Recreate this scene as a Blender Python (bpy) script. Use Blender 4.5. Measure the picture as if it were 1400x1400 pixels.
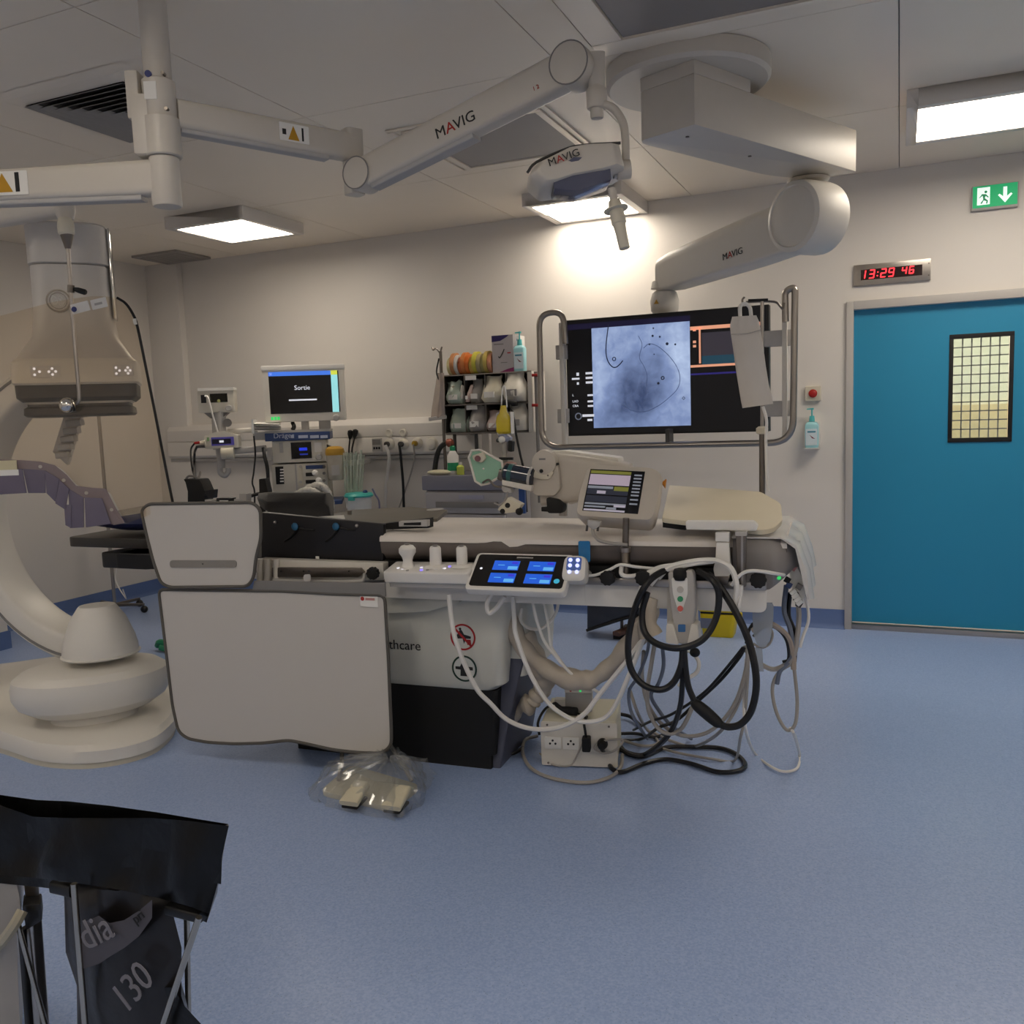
import bpy, bmesh, math, random
from mathutils import Vector, Matrix
random.seed(7)
S = bpy.context.scene
COL = S.collection
for o in list(bpy.data.objects): bpy.data.objects.remove(o)

# ------------------------------------------------------------------ camera
FPX = 1206.59                      # focal length in pixels of a 1400 px frame
CH = 1.55                          # camera height
yaw, pit, rol = math.radians(-23.772), math.radians(6.264), math.radians(2.012)
FW = Vector((math.sin(yaw)*math.cos(pit), math.cos(yaw)*math.cos(pit), -math.sin(pit)))
RT = Vector((math.cos(yaw), -math.sin(yaw), 0))
DN = FW.cross(RT)
R2 = math.cos(rol)*RT + math.sin(rol)*DN
D2 = -math.sin(rol)*RT + math.cos(rol)*DN
CAM = Vector((0, 0, CH))
cd = bpy.data.cameras.new('camera'); cam = bpy.data.objects.new('camera', cd); COL.objects.link(cam)
cd.sensor_width = 36; cd.lens = FPX/1400*36; cd.clip_start = 0.05; cd.clip_end = 60
m = Matrix((( R2.x, -D2.x, -FW.x, 0), (R2.y, -D2.y, -FW.y, 0), (R2.z, -D2.z, -FW.z, CH), (0, 0, 0, 1)))
cam.matrix_world = m
S.camera = cam

# ------------------------------------------------------------------ world, exposure
w = bpy.data.worlds.new('world'); S.world = w; w.use_nodes = True
w.node_tree.nodes['Background'].inputs[0].default_value = (0.8, 0.85, 1, 1)
w.node_tree.nodes['Background'].inputs[1].default_value = 0.05
vs = S.view_settings
vs.view_transform = 'Standard'; vs.look = 'None'; vs.gamma = 1.0; vs.use_curve_mapping = False
vs.exposure = 0.95
LAMP_E = 7.0                      # radiance of the ceiling light diffusers
LAMP_COL = (1.0, 0.885, 0.735)

# ------------------------------------------------------------------ measuring helpers: a sight line of the photo met with a plane of the room
def ray(x, y): return (x-700)/FPX*R2 + (y-700)/FPX*D2 + FW
def U(x, y, Y=None, Z=None, X=None):
    d = ray(x, y)
    if Y is not None: t = Y/d.y
    elif Z is not None: t = (Z-CH)/d.z
    else: t = X/d.x
    return CAM + t*d
def UP(x, y, o, n):
    d = ray(x, y); t = (Vector(o)-CAM).dot(n)/d.dot(n); return CAM + t*d
TK = 0.07                          # the table stands turned 4 degrees to the back wall
TU = Vector((1, TK, 0)).normalized(); TV = Vector((-TK, 1, 0)).normalized()
def UT(x, y, off=0.0):             # vertical plane parallel to the table's long side
    return UP(x, y, (-2, 3.30+off, 0), TV)

# ------------------------------------------------------------------ materials
def lin(h):
    h = h.lstrip('#'); c = [int(h[i:i+2], 16)/255 for i in (0, 2, 4)]
    return tuple(((v+.055)/1.055)**2.4 if v > .04045 else v/12.92 for v in c) + (1,)
MATS = {}
def mat(name, hexc='#cccccc', rough=.5, metal=0, var=.04, scale=30, emit=0, bump=0, spec=.5, trans=0, alpha=1, coat=0):
    if name in MATS: return MATS[name]
    mt = bpy.data.materials.new(name); mt.use_nodes = True; nt = mt.node_tree; b = nt.nodes['Principled BSDF']
    c = lin(hexc)
    b.inputs['Base Color'].default_value = c
    b.inputs['Roughness'].default_value = rough; b.inputs['Metallic'].default_value = metal
    b.inputs['Specular IOR Level'].default_value = spec
    b.inputs['Coat Weight'].default_value = coat
    b.inputs['Transmission Weight'].default_value = trans
    b.inputs['Alpha'].default_value = alpha
    if emit:
        b.inputs['Emission Color'].default_value = c; b.inputs['Emission Strength'].default_value = emit
    if var or bump:
        tc = nt.nodes.new('ShaderNodeTexCoord')
        nz = nt.nodes.new('ShaderNodeTexNoise'); nz.inputs['Scale'].default_value = scale; nz.inputs['Detail'].default_value = 4
        nt.links.new(tc.outputs['Object'], nz.inputs['Vector'])
        if var:
            mx = nt.nodes.new('ShaderNodeMix'); mx.data_type = 'RGBA'
            mx.inputs[6].default_value = tuple(max(0, v*(1-var)) for v in c[:3])+(1,)
            mx.inputs[7].default_value = tuple(min(1, v*(1+var)) for v in c[:3])+(1,)
            nt.links.new(nz.outputs['Fac'], mx.inputs[0]); nt.links.new(mx.outputs[2], b.inputs['Base Color'])
        if bump:
            bp = nt.nodes.new('ShaderNodeBump'); bp.inputs['Strength'].default_value = bump; bp.inputs['Distance'].default_value = .01
            nt.links.new(nz.outputs['Fac'], bp.inputs['Height']); nt.links.new(bp.outputs['Normal'], b.inputs['Normal'])
    MATS[name] = mt; return mt
def thin_clear(name, tint, gloss=.08, rough=.05, opacity=0, opcol='#ffffff', bump=0, bscale=20):
    """thin clear sheet: tinted see-through, a share of mirror shine and, for film, a share of haze"""
    if name in MATS: return MATS[name]
    mt = bpy.data.materials.new(name); mt.use_nodes = True; nt = mt.node_tree
    out = nt.nodes['Material Output']; nt.nodes.remove(nt.nodes['Principled BSDF'])
    tr = nt.nodes.new('ShaderNodeBsdfTransparent'); tr.inputs[0].default_value = lin(tint)
    gl = nt.nodes.new('ShaderNodeBsdfGlossy'); gl.inputs['Roughness'].default_value = rough
    df = nt.nodes.new('ShaderNodeBsdfDiffuse'); df.inputs[0].default_value = lin(opcol)
    m1 = nt.nodes.new('ShaderNodeMixShader'); m1.inputs[0].default_value = opacity
    m2 = nt.nodes.new('ShaderNodeMixShader'); m2.inputs[0].default_value = gloss
    nt.links.new(tr.outputs[0], m1.inputs[1]); nt.links.new(df.outputs[0], m1.inputs[2])
    nt.links.new(m1.outputs[0], m2.inputs[1]); nt.links.new(gl.outputs[0], m2.inputs[2])
    nt.links.new(m2.outputs[0], out.inputs[0])
    if bump:
        tc = nt.nodes.new('ShaderNodeTexCoord'); nz = nt.nodes.new('ShaderNodeTexNoise'); nz.inputs['Scale'].default_value = bscale
        bp = nt.nodes.new('ShaderNodeBump'); bp.inputs['Strength'].default_value = bump
        nt.links.new(tc.outputs['Object'], nz.inputs['Vector']); nt.links.new(nz.outputs['Fac'], bp.inputs['Height'])
        nt.links.new(bp.outputs[0], gl.inputs['Normal']); nt.links.new(bp.outputs[0], df.inputs['Normal'])
    MATS[name] = mt; return mt

mWall = mat('wall_paint', '#dfdad4', .45, var=.015, scale=6)
mCeil = mat('ceiling_lacquer', '#f4e9d8', .36, var=.02, scale=4)
mWhite = mat('white_plastic', '#e4e1dc', .4, var=.02)
mWarm = mat('warm_white_plastic', '#ddd8cf', .42, var=.02)
mArm = mat('arm_lacquer', '#cdc6bb', .4, var=.02)
mGrey = mat('light_grey_plastic', '#b4b1ae', .45, var=.03)
mMid = mat('mid_grey_plastic', '#7e7b79', .5, var=.04)
mDark = mat('dark_grey_plastic', '#3f3d3c', .5, var=.05)
mBlack = mat('black_plastic', '#121213', .42, var=.1)
mBlackM = mat('black_matt', '#0b0b0d', .65, var=.1)
mRub = mat('black_rubber', '#131416', .45, var=.1)
mSteel = mat('brushed_steel', '#b0aaa4', .28, 1, var=.06, scale=80)
mSteelD = mat('dark_steel', '#7d766f', .35, 1, var=.06, scale=80)
mChrome = mat('chrome', '#d8d6d2', .12, 1, var=.02)
mBeige = mat('beige_plastic', '#d3ccba', .5, var=.03)
mBlue = mat('blue_panel', '#31487a', .45, var=.04)
mRed = mat('red_plastic', '#a8201c', .4, var=.04)
mYel = mat('yellow_plastic', '#d8c012', .45, var=.04)
mTeal = mat('teal_plastic', '#3fb0a8', .4, var=.04)
mGreen = mat('green_plastic', '#1f8f62', .4, var=.04)
mInk = mat('black_ink', '#1a1a1c', .6, var=.03)
mInkR = mat('red_ink', '#b02418', .6, var=.03)
mPaper = mat('white_paper', '#e9e7e2', .7, var=.02)
mCableW = mat('white_cable', '#e8e5e0', .4, var=.03)
mCableG = mat('grey_cable', '#a29d97', .45, var=.04)
mCableB = mat('black_cable', '#131315', .4, var=.08)
mCableBl = mat('blue_grey_cable', '#6d7688', .45, var=.04)
def glow(name, hexc, e=.9): return mat(name, hexc, .5, emit=e*.5, var=0)

# ------------------------------------------------------------------ object helpers
WP = {}
def tag(o, label, cat=None, group=None, kind=None):
    if label: o['label'] = label
    if cat: o['category'] = cat
    if group: o['group'] = group
    if kind: o['kind'] = kind
    return o
def thing(name, label, cat, loc, group=None, kind=None):
    o = bpy.data.objects.new(name, None); COL.objects.link(o); o.empty_display_size = .1
    o.location = Vector(loc); WP[o] = Vector(loc)
    return tag(o, label, cat, group, kind)
def finish(bm, bevel=0, seg=2, smooth=38):
    bmesh.ops.remove_doubles(bm, verts=bm.verts[:], dist=1e-6)
    bmesh.ops.recalc_face_normals(bm, faces=bm.faces[:])
    if bevel:
        es = [e for e in bm.edges if len(e.link_faces) == 2 and e.calc_face_angle(0) > .6]
        if es: bmesh.ops.bevel(bm, geom=es, offset=bevel, segments=seg, affect='EDGES', profile=.6, clamp_overlap=True)
    a = math.radians(smooth)
    for f in bm.faces: f.smooth = True
    for e in bm.edges:
        if len(e.link_faces) == 2: e.smooth = e.calc_face_angle(0) < a
def obj(name, bm, m, parent=None, bevel=0, seg=2, smooth=38, label=None, cat=None, group=None, kind=None):
    finish(bm, bevel, seg, smooth)
    vs_ = [v.co for v in bm.verts]
    lo = Vector((min(v.x for v in vs_), min(v.y for v in vs_), min(v.z for v in vs_)))
    hi = Vector((max(v.x for v in vs_), max(v.y for v in vs_), max(v.z for v in vs_)))
    c = (lo+hi)/2
    if parent is None: c.z = lo.z
    for v in bm.verts: v.co -= c
    me = bpy.data.meshes.new(name); bm.to_mesh(me); bm.free()
    for x in (m if isinstance(m, (list, tuple)) else [m]): me.materials.append(x)
    o = bpy.data.objects.new(name, me); COL.objects.link(o)
    WP[o] = c.copy()
    if parent is not None:
        o.parent = parent; o.location = c - WP[parent]
    else: o.location = c
    return tag(o, label, cat, group, kind)
def B(): return bmesh.new()
def box(bm, c, s, M=None):
    """box centred at c with full size s; M a 3x3 whose columns are the box axes"""
    c = Vector(c); M = M or Matrix.Identity(3)
    q = [bm.verts.new(c + M @ Vector((x*s[0]/2, y*s[1]/2, z*s[2]/2))) for z in (-1, 1) for y in (-1, 1) for x in (-1, 1)]
    for f in ((0,2,3,1), (4,5,7,6), (0,1,5,4), (2,6,7,3), (0,4,6,2), (1,3,7,5)): bm.faces.new([q[i] for i in f])
    return bm
def boxr(x0, x1, y0, y1, z0, z1): return box(B(), ((x0+x1)/2, (y0+y1)/2, (z0+z1)/2), (abs(x1-x0), abs(y1-y0), abs(z1-z0)))
def prism(bm, pts, vec):
    vec = Vector(vec); a = [bm.verts.new(Vector(p)) for p in pts]; b = [bm.verts.new(Vector(p)+vec) for p in pts]
    n = len(a); bm.faces.new(a); bm.faces.new(b[::-1])
    for i in range(n): bm.faces.new((a[i], b[i], b[(i+1) % n], a[(i+1) % n]))
    return bm
def perp(d):
    d = d.normalized(); h = Vector((0, 0, 1)) if abs(d.z) < .9 else Vector((1, 0, 0))
    a = d.cross(h).normalized(); return a, d.cross(a).normalized()
def loft(bm, rings, cap=True, closed=True):
    R = [[bm.verts.new(Vector(p)) for p in r] for r in rings]; n = len(R[0])
    for a, b in zip(R, R[1:]):
        for i in range(n if closed else n-1): bm.faces.new((a[i], a[(i+1) % n], b[(i+1) % n], b[i]))
    if cap and closed: bm.faces.new(R[0][::-1]); bm.faces.new(R[-1])
    return bm
def cyl(bm, p0, p1, r0, r1=None, seg=20):
    p0, p1 = Vector(p0), Vector(p1); r1 = r0 if r1 is None else r1; a, b = perp(p1-p0)
    ring = lambda p, r: [p + r*(math.cos(2*math.pi*i/seg)*a + math.sin(2*math.pi*i/seg)*b) for i in range(seg)]
    return loft(bm, [ring(p0, r0), ring(p1, r1)])
def lathe(bm, o, ax, prof, seg=32, sx=1, sy=1, xdir=None):
    """prof: (radius, height) pairs along ax from o; sx, sy flatten the round"""
    o, ax = Vector(o), Vector(ax).normalized(); a, b = perp(ax)
    if xdir is not None: a = (Vector(xdir)-ax*ax.dot(Vector(xdir))).normalized(); b = ax.cross(a)
    return loft(bm, [[o + ax*h + max(r, 1e-4)*(sx*math.cos(2*math.pi*i/seg)*a + sy*math.sin(2*math.pi*i/seg)*b) for i in range(seg)] for r, h in prof])
def spline(pts, n=8):
    P = [Vector(p) for p in pts]
    if len(P) < 3: return P
    Q = [2*P[0]-P[1]] + P + [2*P[-1]-P[-2]]; out = []
    for i in range(1, len(Q)-2):
        p0, p1, p2, p3 = Q[i-1:i+3]
        for k in range(n):
            t = k/n
            out.append(.5*((2*p1) + (p2-p0)*t + (2*p0-5*p1+4*p2-p3)*t*t + (3*p1-p0-3*p2+p3)*t**3))
    out.append(P[-1]); return out
def tube(bm, pts, r, seg=8, n=8, smooth=True, cap=True):
    P = spline(pts, n) if smooth else [Vector(p) for p in pts]
    if not callable(r): rr = r; r = lambda t: rr
    a = None; rings = []
    for i, p in enumerate(P):
        d = (P[min(i+1, len(P)-1)] - P[max(i-1, 0)])
        if d.length < 1e-9: d = Vector((0, 0, 1))
        d.normalize()
        if a is None: a, b = perp(d)
        a = (a - d*a.dot(d)).normalized(); b = d.cross(a)
        k = r(i/(len(P)-1))
        rings.append([p + k*(math.cos(2*math.pi*j/seg)*a + math.sin(2*math.pi*j/seg)*b) for j in range(seg)])
    return loft(bm, rings, cap)
def ball(bm, c, r, s=(1, 1, 1), seg=16, rings=10):
    c = Vector(c)
    pr = [[c + Vector((r*s[0]*math.sin(math.pi*j/rings)*math.cos(2*math.pi*i/seg), r*s[1]*math.sin(math.pi*j/rings)*math.sin(2*math.pi*i/seg), -r*s[2]*math.cos(math.pi*j/rings))) for i in range(seg)] for j in range(1, rings)]
    R = [[bm.verts.new(p) for p in q] for q in pr]
    for x, y in zip(R, R[1:]):
        for i in range(seg): bm.faces.new((x[i], x[(i+1) % seg], y[(i+1) % seg], y[i]))
    bm.faces.new(R[0][::-1]); bm.faces.new(R[-1]); return bm
def rnd(pts, r, n=5):
    """round the corners of a flat outline; r a length or one per corner"""
    P = [Vector(p) for p in pts]; out = []; N = len(P)
    for i in range(N):
        p, a, b = P[i], P[i-1], P[(i+1) % N]; k = r[i] if isinstance(r, (list, tuple)) else r
        if k <= 0: out.append(p); continue
        da, db = (a-p), (b-p); k = min(k, da.length*.48, db.length*.48); s, e = p+da.normalized()*k, p+db.normalized()*k
        for j in range(n+1):
            t = j/n; out.append((1-t)**2*s + 2*t*(1-t)*p + t*t*e)
    return out
class Fr:
    """flat local frame: origin, right, up; w points to the viewer"""
    def __init__(s, o, u, v): s.o = Vector(o); s.u = Vector(u).normalized(); s.w = s.u.cross(Vector(v)).normalized(); s.v = s.w.cross(s.u)
    def p(s, x, y, z=0): return s.o + s.u*x + s.v*y + s.w*z
    def M(s): return Matrix((s.u, s.v, s.w)).transposed()
    def box(s, bm, x, y, z, sx, sy, sz): return box(bm, s.p(x, y, z), (sx, sy, sz), s.M())
    def rect(s, x0, x1, y0, y1, z0, z1, r=0): return prism(B(), rnd([s.p(x0, y0, z0), s.p(x1, y0, z0), s.p(x1, y1, z0), s.p(x0, y1, z0)], r), s.w*(z1-z0))
    def poly(s, pts, z0, z1, r=0): return prism(B(), rnd([s.p(x, y, z0) for x, y in pts], r), s.w*(z1-z0))
    def disc(s, x, y, z0, z1, r, seg=20): return cyl(B(), s.p(x, y, z0), s.p(x, y, z1), r, seg=seg)
def frpx(bl, br, tl, **k):          # frame of a flat rectangle from three of its corners, and its size
    u = br-bl; f = Fr(bl, u, tl-bl); return f, u.length, (tl-bl).dot(f.v)
def ring(bm, f, x, y, z, r0, r1, h, seg=28):
    pr = [(r0, z), (r1, z), (r1, z+h), (r0, z+h), (r0, z)]
    R = [[bm.verts.new(f.p(x+q*math.cos(2*math.pi*i/seg), y+q*math.sin(2*math.pi*i/seg), zz)) for i in range(seg)] for q, zz in pr[:4]]
    for k in range(4):
        a, b = R[k], R[(k+1) % 4]
        for i in range(seg): bm.faces.new((a[i], a[(i+1) % seg], b[(i+1) % seg], b[i]))
    return bm
def text(s, f, x, y, z, size, m, parent, name='lettering', label=None, align='LEFT', th=.0008, sx=1):
    c = bpy.data.curves.new(name, 'FONT'); c.body = s; c.size = size; c.extrude = th; c.align_x = align; c.resolution_u = 3
    t = bpy.data.objects.new(name, c); COL.objects.link(t)
    me = bpy.data.meshes.new_from_object(t); bpy.data.objects.remove(t); bpy.data.curves.remove(c)
    me.materials.clear(); me.materials.append(m)
    o = bpy.data.objects.new(name, me); COL.objects.link(o)
    p = f.p(x, y, z); M3 = f.M(); M4 = M3.to_4x4()
    for v in me.vertices: v.co = M3 @ Vector((v.co.x*sx, v.co.y, v.co.z))
    o.parent = parent; o.location = p - WP[parent]; WP[o] = p
    if label: o['label'] = label
    return o
def cable(pts, r, m, name, label, cat='cable', group=None, seg=7, n=7):
    return obj(name, tube(B(), pts, r, seg, n), m, None, label=label, cat=cat, group=group)

# ================================================================== THE ROOM
XL, YB, ZC, XR, YF = -6.42, 6.404, 3.04, 3.2, -3.2
def nodes_floor():
    mt = bpy.data.materials.new('blue_vinyl'); mt.use_nodes = True; nt = mt.node_tree; b = nt.nodes['Principled BSDF']
    tc = nt.nodes.new('ShaderNodeTexCoord')
    n1 = nt.nodes.new('ShaderNodeTexNoise'); n1.inputs['Scale'].default_value = 120; n1.inputs['Detail'].default_value = 3
    n2 = nt.nodes.new('ShaderNodeTexVoronoi'); n2.inputs['Scale'].default_value = 75
    n3 = nt.nodes.new('ShaderNodeTexNoise'); n3.inputs['Scale'].default_value = 1.3
    r1 = nt.nodes.new('ShaderNodeValToRGB'); r1.color_ramp.elements[0].position = .36; r1.color_ramp.elements[1].position = .66
    r1.color_ramp.elements[0].color = lin('#8fa5d2'); r1.color_ramp.elements[1].color = lin('#a2b6dc')
    r2 = nt.nodes.new('ShaderNodeValToRGB'); r2.color_ramp.elements[0].position = .09; r2.color_ramp.elements[1].position = .15
    r2.color_ramp.elements[0].color = (1, 1, 1, 1); r2.color_ramp.elements[1].color = (0, 0, 0, 1)
    mx = nt.nodes.new('ShaderNodeMix'); mx.data_type = 'RGBA'; mx.inputs[7].default_value = lin('#5f7092')
    ms = nt.nodes.new('ShaderNodeMath'); ms.operation = 'MULTIPLY'; ms.inputs[1].default_value = .6
    for n in (n1, n2, n3): nt.links.new(tc.outputs['Object'], n.inputs['Vector'])
    nt.links.new(n1.outputs['Fac'], r1.inputs[0]); nt.links.new(n2.outputs['Distance'], r2.inputs[0])
    nt.links.new(r2.outputs[0], ms.inputs[0]); nt.links.new(ms.outputs[0], mx.inputs[0])
    nt.links.new(r1.outputs[0], mx.inputs[6]); nt.links.new(mx.outputs[2], b.inputs['Base Color'])
    rr = nt.nodes.new('ShaderNodeMapRange'); rr.inputs['To Min'].default_value = .30; rr.inputs['To Max'].default_value = .42
    nt.links.new(n3.outputs['Fac'], rr.inputs['Value']); nt.links.new(rr.outputs[0], b.inputs['Roughness'])
    return mt
mFloor = nodes_floor(); mSkirt = mat('blue_skirting', '#5d74a4', .45, var=.05, scale=60)
def struct(name, bm, m, label=None, bevel=0, parent=None):
    return obj(name, bm, m, parent, bevel=bevel, label=label, kind='structure' if parent is None else None)
struct('floor', boxr(XL-.2, XR+.2, YF-.2, YB+.2, -.08, 0), mFloor, 'blue speckled vinyl floor')
DX0, DX1, DZ = -0.285, 1.35, 2.165          # door opening
bm = boxr(XL-.2, DX0, YB, YB+.2, 0, ZC+.1); box(bm, ((DX0+DX1)/2, YB+.1, (DZ+ZC+.1)/2), (DX1-DX0, .2, ZC+.1-DZ)); box(bm, ((DX1+XR+.2)/2, YB+.1, (ZC+.1)/2), (XR+.2-DX1, .2, ZC+.1))
struct('wall_back', bm, mWall, 'pale grey wall behind the operating table')
struct('wall_left', boxr(XL-.2, XL, YF, YB, 0, ZC+.1), mWall, 'pale wall behind the imaging gantry')
struct('wall_right', boxr(XR, XR+.2, YF, YB, 0, ZC+.1), mWall, 'pale side wall')
struct('wall_front', boxr(XL-.2, XR+.2, YF-.2, YF, 0, ZC+.1), mWall, 'pale wall opposite the back wall')
# short projecting wall at the left
c0 = U(13, 886, Z=0)
struct('wall_left_return', boxr(XL, c0.x, c0.y-1.2, c0.y, 0, ZC), mWall, 'projecting pale wall corner behind the gantry')
obj_ = struct('baseboard_left_return', boxr(XL, c0.x+.012, c0.y-1.2, c0.y+.012, 0, .13), mSkirt, 'blue coved skirting on the projecting corner')
def skirt(name, pts, label):
    """coved vinyl skirting: flat strip with a concave foot; pts = start, end, inward normal"""
    a, b, n = [Vector(p) for p in pts]
    pr = [(0, 0), (.045, 0), (.03, .004), (.018, .014), (.010, .03), (.008, .13), (0, .13)]
    return struct(name, loft(B(), [[p + n*x + Vector((0, 0, z)) for x, z in pr] for p in (a, b)]), mSkirt, label)
skirt('baseboard_back', ((XL, YB, 0), (DX0-.04, YB, 0), (0, -1, 0)), 'blue coved skirting along the back wall')
skirt('baseboard_left', ((XL, YB, 0), (XL, YF, 0), (1, 0, 0)), 'blue coved skirting along the left wall')
skirt('baseboard_right', ((XR, YF, 0), (XR, YB, 0), (-1, 0, 0)), 'blue coved skirting along the right wall')
# vertical duct in the corner, trunking on the back wall
d0, d1 = U(214, 450, Y=YB-.05), U(249, 450, Y=YB-.05)
struct('trim_1', boxr(XL, d1.x, YB-.07, YB, .13, ZC), mWall, 'boxed-in duct in the corner of the back wall', bevel=.004)
t0, t1 = U(228, 590, Y=YB-.1).x, U(655, 600, Y=YB-.1).x
tk = thing('trim_2', 'white service trunking with sockets along the back wall', None, (t0, YB, 1.24), kind='structure')
zt, zm, zb = U(520, 572, Y=YB-.08).z, U(520, 597, Y=YB-.1).z, U(520, 622, Y=YB-.1).z
obj('upper_cover', prism(B(), [(t0, YB, zm), (t0, YB-.10, zm), (t0, YB-.10, zt-.05), (t0, YB-.06, zt), (t0, YB, zt)], (t1-t0, 0, 0)), mWall, tk, bevel=.004)
obj('lower_cover', prism(B(), [(t0, YB, zb), (t0, YB-.085, zb), (t0, YB-.105, zb+.02), (t0, YB-.105, zm-.004), (t0, YB, zm-.004)], (t1-t0, 0, 0)), mWall, tk, bevel=.004)
obj('rail', boxr(t0, t1, YB-.075, YB-.02, zb-.035, zb-.006), mGrey, tk, bevel=.003)
v0 = U(662, 600, Y=YB-.06).x
struct('trim_3', boxr(v0-.035, v0+.035, YB-.05, YB, .13, zm+.02), mWall, 'slim vertical cable duct below the trunking', bevel=.003)
# ceiling: metal panels with open joints
ce = struct('ceiling', boxr(XL-.2, XR+.2, YF-.2, YB+.2, ZC+.012, ZC+.1), mat('ceiling_joint', '#8f8b86', .6), 'grey-white metal panel ceiling')
xs = [XL] + [-4.03+1.337*i for i in range(-1, 5)] + [XR]; ys = [YF, -1.58, -.24, 1.09, 2.43, 3.765, 5.10, YB]
for i in range(len(xs)-1):
    for j in range(len(ys)-1):
        obj('ceiling_panel', boxr(xs[i]+.0025, xs[i+1]-.0025, ys[j]+.0025, ys[j+1]-.0025, ZC, ZC+.012), mCeil, ce)
# ------------------------------------------------------------------ door
mDoor = mat('petrol_blue_door', '#208cb6', .42, var=.03, scale=120); mFrame = mat('grey_door_frame', '#b9b5b1', .4, var=.02)
yd = YB+.03
dr = thing('door_1', 'petrol blue sliding door with a small gridded window', None, (.4, yd, 0), kind='structure')
wz0, wz1 = U(1298, 604, Y=yd).z, U(1298, 459, Y=yd).z; wx0, wx1 = U(1298, 530, Y=yd).x, U(1384, 530, Y=yd).x
bm = boxr(DX0, wx0, yd, yd+.05, .045, DZ); boxx = lambda x0, x1, z0, z1: box(bm, ((x0+x1)/2, yd+.025, (z0+z1)/2), (x1-x0, .05, z1-z0))
boxx(wx1, DX1, .045, DZ); boxx(wx0, wx1, .045, wz0); boxx(wx0, wx1, wz1, DZ)
obj('door_leaf', bm, mDoor, dr)
f = Fr((wx0, yd, wz0), (1, 0, 0), (0, 0, 1)); ww, wh = wx1-wx0, wz1-wz0
bm = f.rect(-.005, ww+.005, -.005, .024, -.01, .008)
for a in ((-.005, ww+.005, wh-.024, wh+.005), (-.005, .02, .02, wh-.02), (ww-.02, ww+.005, .02, wh-.02)):
    prism(bm, [f.p(a[0], a[2], -.01), f.p(a[1], a[2], -.01), f.p(a[1], a[3], -.01), f.p(a[0], a[3], -.01)], f.w*.018)
wf = obj('window_frame', bm, mBlackM, dr, bevel=.002)
mGlass = thin_clear('door_glass', '#dfe8e4', .06)
obj('pane', f.rect(.02, ww-.02, .02, wh-.02, -.035, -.03), mGlass, wf)
mGrid = mat('wire_grid', '#7f827f', .5, .3)
for i in range(1, 6):
    x = .02+(ww-.04)*i/6; obj('glazing_wire', f.rect(x-.004, x+.004, .02, wh-.02, -.03, -.026), mGrid, wf)
for i in range(1, 11):
    y = .02+(wh-.04)*i/11; obj('glazing_wire', f.rect(.02, ww-.02, y-.004, y+.004, -.03, -.026), mGrid, wf)
tr = thing('trim_4', 'pale metal frame around the sliding door', None, (DX0, YB, 0), kind='structure')
obj('jamb', boxr(DX0-.045, DX0, YB-.03, YB+.12, 0, DZ+.055), mFrame, tr, bevel=.003)
obj('jamb', boxr(DX1, DX1+.045, YB-.03, YB+.12, 0, DZ+.055), mFrame, tr, bevel=.003)
obj('head_cover', boxr(DX0, DX1+.045, YB-.03, YB+.12, DZ, DZ+.055), mFrame, tr, bevel=.003)
obj('floor_rail', boxr(DX0, DX1, YB-.01, YB+.1, 0, .035), mSteel, tr, bevel=.003)
# what the door's window looks into: the next room's end wall
nb = struct('wall_corridor', boxr(DX0-1.5, DX1+2.5, YB+2.3, YB+2.4, 0, ZC), mat('corridor_wall', '#e2dccb', .6), 'pale corridor wall beyond the door window')
struct('floor_corridor', boxr(DX0-1.5, DX1+2.5, YB+.2, YB+2.4, -.08, -.002), mFloor, 'blue corridor floor beyond the door')
struct('ceiling_corridor', boxr(DX0-1.5, DX1+2.5, YB+.2, YB+2.4, 2.7, 2.75), mCeil, 'corridor ceiling beyond the door')
struct('wall_corridor_left', boxr(DX0-1.5, DX0-1.4, YB+.2, YB+2.3, 0, 2.7), mWall, 'corridor end wall beyond the door')
struct('wall_corridor_right', boxr(DX1+2.4, DX1+2.5, YB+.2, YB+2.3, 0, 2.7), mWall, 'corridor far end wall beyond the door')
struct('trim_5', boxr(.2, 2.6, YB+2.24, YB+2.3, 1.2, 1.5), mat('corridor_rail', '#dcc49c', .5), 'wooden guard rail on the corridor wall')

# ================================================================== CEILING FITTINGS
mDiff = mat('lamp_diffuser', '#ffffff', .5, var=0)
bd = mDiff.node_tree.nodes['Principled BSDF']; bd.inputs['Emission Color'].default_value = LAMP_COL + (1,); bd.inputs['Emission Strength'].default_value = LAMP_E
def lamp_panel(x0, x1, y0, y1, label, name='ceiling_light', z0=2.955, group=None):
    t = thing(name, label, 'ceiling light', ((x0+x1)/2, (y0+y1)/2, z0), group)
    bm = boxr(x0-.04, x0+.012, y0-.04, y1+.04, z0, ZC)
    for a in ((x1-.012, x1+.04, y0-.04, y1+.04), (x0+.012, x1-.012, y0-.04, y0+.012), (x0+.012, x1-.012, y1-.012, y1+.04)):
        box(bm, ((a[0]+a[1])/2, (a[2]+a[3])/2, (z0+ZC)/2), (a[1]-a[0], a[3]-a[2], ZC-z0))
    obj('housing', bm, mWall, t, bevel=.002)
    obj('diffuser', boxr(x0+.013, x1-.013, y0+.013, y1-.013, z0+.006, z0+.02), mDiff, t, label='glowing white diffuser')
lamp_panel(-4.785, -4.165, 5.02, 5.62, 'lit square ceiling panel light above the anaesthesia machine')
lamp_panel(-2.33, -1.71, 5.77, 6.36, 'lit square ceiling panel light behind the small operating lamp')
lamp_panel(.055, 1.255, 4.90, 5.52, 'long lit ceiling panel light in front of the door')
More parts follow.
